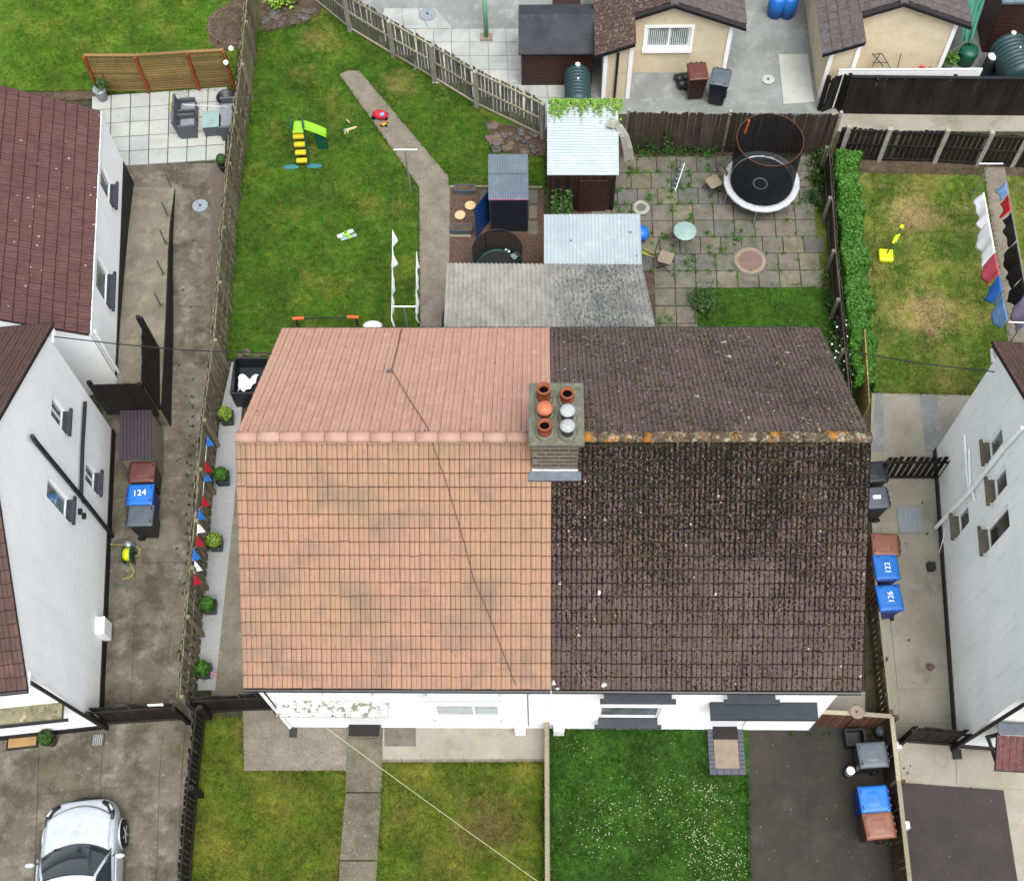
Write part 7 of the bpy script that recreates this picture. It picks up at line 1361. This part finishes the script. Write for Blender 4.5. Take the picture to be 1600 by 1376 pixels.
def bon(u, v):
    x = (u - .5) * 2; y0 = 1.97 - .26 * x * x; y1 = 1.12 - .22 * x * x; y = lerp(y0, y1, v); tz, w = bz_(y); xx = x * min(.74, w * .86); return Vector((xx, y, tz + .03 - .035 * abs(x) ** 3 + .012 * math.exp(-((abs(x) - .72) / .12) ** 2)))
o = part(MB().grid(bon, 22, 14), 'bonnet', 'silver', car, True, local=True); q = o.modifiers.new('t', 'SOLIDIFY'); q.thickness = .02
part(MB().tube([bon(u / 20, 0) + Vector((0, .012, -.004)) for u in range(21)], .009, 6), 'shut_line', 'plastb', car, local=True)
W0 = lambda x: Vector((x * .78, 1.10 - .24 * x * x, .985 - .02 * x * x)); W1 = lambda x: Vector((x * .60, .38 - .08 * x * x, 1.40 - .03 * x * x))
R0 = lambda x: Vector((x * .59, .34 - .08 * x * x, 1.43 - .03 * x * x)); R1 = lambda x: Vector((x * .58, -1.45 + .06 * x * x, 1.40 - .04 * x * x)); Q1 = lambda x: Vector((x * .70, -2.0 + .1 * x * x, .98))
X2 = lambda u: (u - .5) * 2
MT['screen'] = NT('windscreen_glass').out(srgb((52, 62, 66)), .05, .8)
part(MB().grid(lambda u, v: lerp(W0(X2(u)), W1(X2(u)), v) + Vector((0, .03 * math.sin(math.pi * v), .03 * math.sin(math.pi * v))), 18, 10), 'windscreen', 'screen', car, True, local=True)
part(MB().grid(lambda u, v: lerp(R0(X2(u)), R1(X2(u)), v) + Vector((0, 0, .04 * math.sin(math.pi * v))), 18, 10), 'roof', 'silver', car, True, local=True)
part(MB().grid(lambda u, v: lerp(R1(X2(u)), Q1(X2(u)), v), 12, 6), 'rear_window', 'screen', car, True, local=True)
for s_ in (-1, 1):
    lo = [Vector((s_ * .80, .95, .96)), Vector((s_ * .85, .1, .98)), Vector((s_ * .85, -1.1, 1.0)), Vector((s_ * .74, -1.85, 1.0))]; hi = [W1(s_) + Vector((s_ * .005, .02, -.01)), Vector((s_ * .615, .0, 1.385)), Vector((s_ * .61, -1.1, 1.37)), R1(s_)]
    for i in range(3): part(MB().add([lo[i], lo[i + 1], hi[i + 1], hi[i]], [(0, 1, 2, 3)]), 'side_window', 'screen', car, local=True)
    part(MB().tube([W0(s_) + Vector((0, -.02, 0)), lerp(W0(s_), W1(s_), .5) + Vector((s_ * .015, .0, .02)), W1(s_), R0(s_) + Vector((0, -.05, 0)), R1(s_), Q1(s_)], .035, 8), 'roof_pillar', 'silver', car, True, local=True)
    part(MB().tube([(s_ * .845, .05, 1.0), (s_ * .62, -.1, 1.39)], .03, 6), 'door_pillar', 'plastb', car, local=True)
    d = part(MB().grid(lambda u, v: Vector((s_ * (.897 + .008 * math.sin(math.pi * v)), lerp(.86, -.1, u), lerp(.34, .93, v) if v < .9 else .93 - .0)), 8, 6), 'door', 'silver', car, True, local=True); q = d.modifiers.new('t', 'SOLIDIFY'); q.thickness = .02; part(MB().box((s_ * .915, .05, .8), (.02, .16, .025)), 'handle', 'silver', d, local=True)
    m = part(MB().lathe([(.02, -.05), (.09, -.02), (.1, .04), (.06, .08), (.02, .09)], (s_ * 1.02, .72, 1.0), 14, 1.25, .6), 'wing_mirror', 'silver', car, True, local=True); part(MB().tube([(s_ * .86, .76, .95), (s_ * .97, .73, .99)], .025, 6), 'mirror_arm', 'plastb', m, local=True)
    hp0 = [(s_ * .50, 2.04, .70), (s_ * .66, 1.93, .735), (s_ * .74, 1.78, .79), (s_ * .77, 1.6, .84)]
    L = part(MB().tube([Vector(p) + Vector((0, 0, .0)) for p in hp0], [.05, .07, .065, .03], 10), 'headlight', 'plastb', car, True, local=True); part(MB().tube([Vector(hp0[1]) + Vector((s_ * .01, .03, .035)), Vector(hp0[2]) + Vector((s_ * .01, .02, .03))], .035, 8), 'lamp_lens', 'lensm', L, True, local=True)
    for y in (1.33, -1.3):
        w = part(MB().lathe([(.2, -.1), (.31, -.09), (.325, -.05), (.325, .05), (.31, .09), (.2, .1)], n=28), 'wheel', 'tyre', car, True, local=True); w.location = (s_ * .83, y, .33); w.rotation_euler = (0, math.pi / 2, 0)
        part(MB().lathe([(.2, s_ * .085), (.21, s_ * .1), (.05, s_ * .095)], n=20), 'rim', 'greyd', w, local=True)
        sp = MB(); [sp.box((math.cos(k * 1.2566) * .11, math.sin(k * 1.2566) * .11, s_ * .103), (.18, .045, .02), k * 1.2566) for k in range(5)]; sp.lathe([(.05, s_ * .1), (.05, s_ * .12)], n=12); part(sp, 'spokes', 'rim', w, local=True)
    part(MB().torus((0, 0, 0), .35, .02, 18, 6, (0, math.pi)), 'wheel_arch', 'silver', car, True, local=True); 
    for c_ in car.children:
        if c_.name.startswith('wheel_arch') and c_.location.length < .01: c_.location = (s_ * .885, 1.33, .33); c_.rotation_euler = (math.pi / 2, 0, math.pi / 2)
part(MB().tube([(-.5, 2.1, .45), (0, 2.19, .45), (.5, 2.1, .45)], .06, 8), 'grille', 'plastb', car, True, local=True)
for a_, c_ in (((-.55, 1.02, 1.0), (.02, .96, 1.07)), ((.05, 1.05, 1.01), (.58, .88, 1.1))): part(MB().tube([a_, c_], .012, 5), 'wiper', 'plastb', car, local=True)
part(MB().box((0, .72, .9), (1.3, .5, .06)), 'dashboard', 'greyd', car, local=True)

# ------------------------------------------------------------------ grass
def inpoly(P_, x, y):
    c = np.zeros(len(x), bool); n = len(P_); j = n - 1
    for i in range(n):
        xi, yi = P_[i][0], P_[i][1]; xj, yj = P_[j][0], P_[j][1]
        c ^= ((yi > y) != (yj > y)) & (x < (xj - xi) * (y - yi) / (yj - yi + 1e-12) + xi); j = i
    return c
def blades(mat, px, dens, h=(.03, .06), w=.010, edge=0, z=.02, holes=()):
    P_ = [G(a, b_, z) for a, b_ in px]; xs = [p.x for p in P_]; ys = [p.y for p in P_]; x0, x1, y0, y1 = max(min(xs), -17.5), min(max(xs), 15.5), max(min(ys), -7.9), min(max(ys), 20.6)
    n = int((x1 - x0) * (y1 - y0) * dens); x = RNG.uniform(x0, x1, n); y = RNG.uniform(y0, y1, n); m = inpoly(P_, x, y)
    for hpx in holes: m &= ~inpoly([G(a, b_, z) for a, b_ in hpx], x, y)
    x, y = x[m], y[m]; hh = RNG.uniform(h[0], h[1], len(x)) * (.7 + .6 * (np.sin(x * 3.1 + np.sin(y * 2.3) * 2) * .5 + .5))
    if edge:
        for i in range(len(P_)):
            a, b_ = P_[i], P_[(i + 1) % len(P_)]; L = (b_ - a).length; k = int(L * edge)
            if max(a.x, b_.x) < -18 or min(a.x, b_.x) > 16 or L > 60: continue
            t = RNG.uniform(0, 1, k); nx, ny = -(b_.y - a.y) / L, (b_.x - a.x) / L; j = np.abs(RNG.normal(0, .035, k)) * RNG.choice([-1, 1], k)
            x = np.concatenate([x, a.x + (b_.x - a.x) * t + nx * j]); y = np.concatenate([y, a.y + (b_.y - a.y) * t + ny * j]); hh = np.concatenate([hh, RNG.uniform(.05, .12, k)])
    n = len(x); a = RNG.uniform(0, 2 * np.pi, n); ca, sa = np.cos(a) * w, np.sin(a) * w; lx, ly = RNG.normal(0, .5, n) * hh, RNG.normal(0, .5, n) * hh
    V = np.empty((n, 3, 3), np.float32); V[:, 0] = np.stack([x - ca, y - sa, np.full(n, z - .005)], 1); V[:, 1] = np.stack([x + ca, y + sa, np.full(n, z - .005)], 1); V[:, 2] = np.stack([x + lx, y + ly, z + hh], 1)
    me = bpy.data.meshes.new('grass'); me.vertices.add(n * 3); me.vertices.foreach_set('co', V.ravel()); me.loops.add(n * 3); me.loops.foreach_set('vertex_index', np.arange(n * 3, dtype=np.int32)); me.polygons.add(n); me.polygons.foreach_set('loop_start', np.arange(0, n * 3, 3, dtype=np.int32)); me.polygons.foreach_set('loop_total', np.full(n, 3, np.int32)); me.materials.append(MT[mat]); me.update(calc_edges=True)
    o = bpy.data.objects.new('grass', me); COL.objects.link(o); o['kind'] = 'stuff'; o['label'] = 'short mown grass'; return o
blades('lawnA', [(-300, -200), (398, -200), (366, 142), (150, 145), (150, 141), (-300, 149)], 650, edge=60, holes=([(318, 40), (330, 18), (350, 4), (395, -10), (388, 80), (352, 80), (328, 74)],))
blades('lawnB', [(403, 50), (455, 44), (505, 22), (690, 128), (765, 188), (802, 244), (852, 245), (852, 292), (702, 292), (699, 276), (562, 112), (545, 109), (529, 117), (654, 292), (656, 560), (352, 560), (360, 440)], 750, edge=90)
blades('lawnC', [(1364, 270), (1537, 264), (1592, 618), (1366, 614)], 700, edge=60); blades('lawnC', [(1578, 270), (1700, 270), (1700, 640), (1645, 640)], 600)
blades('lawnF', [(1087, 442), (1284, 447), (1318, 555), (1087, 555)], 900, edge=80)
blades('lawnD', [(310, 1122), (380, 1122), (380, 1206), (540, 1206), (522, 1400), (292, 1400)], 800, (.03, .065), edge=90)
blades('lawnD', [(598, 1192), (848, 1192), (848, 1400), (590, 1400)], 800, (.03, .065), edge=90)
blades('lawnE', [(862, 1136), (1103, 1136), (1103, 1212), (1167, 1212), (1170, 1400), (862, 1400)], 1100, (.04, .09), edge=110)
b = MB()
def daisy(px, py):
    p = G(px, py, .1); r = random.uniform(.006, .0135); k = 6; z = random.uniform(.05, .09); b.add([(p.x + math.cos(a * 2 * math.pi / k) * r, p.y + math.sin(a * 2 * math.pi / k) * r, z) for a in range(k)], [tuple(range(k))])
for (cx, cy, sx, sy, n) in ((945, 1275, 26, 28, 90), (1035, 1240, 22, 14, 60), (1100, 1236, 10, 8, 28), (1000, 1262, 40, 20, 50), (1090, 1300, 16, 22, 130), (1130, 1350, 30, 22, 230), (1050, 1300, 60, 30, 70), (920, 1160, 30, 14, 26), (1060, 1190, 50, 30, 26), (930, 1320, 30, 20, 40), (1110, 1245, 22, 12, 60)):
    for _ in range(n):
        px, py = random.gauss(cx, sx), random.gauss(cy, sy)
        if 864 < px < 1168 and 1140 < py < 1390 and not (px > 1100 and py < 1212): daisy(px, py)
MT['daisy'] = flat('daisy_petals', (196, 204, 168), .8, .1); struct(b, 'daisies', 'daisy', 'stuff')
b = MB()
for (x0_, x1_, y0_, y1_, n) in ((1180, 1400, 1160, 1380, 46), (120, 400, 10, 120, 4), (1100, 1270, 460, 505, 22), (420, 640, 60, 470, 8), (1430, 1590, 1240, 1370, 8), (190, 300, 780, 1090, 12), (1370, 1540, 290, 560, 10)):
    for _ in range(n): p = G(random.uniform(x0_, x1_), random.uniform(y0_, y1_), .03); b.rock((p.x, p.y, .05), random.uniform(.006, .013), random.randrange(999))
struct(b, 'litter', 'cpost', 'stuff')
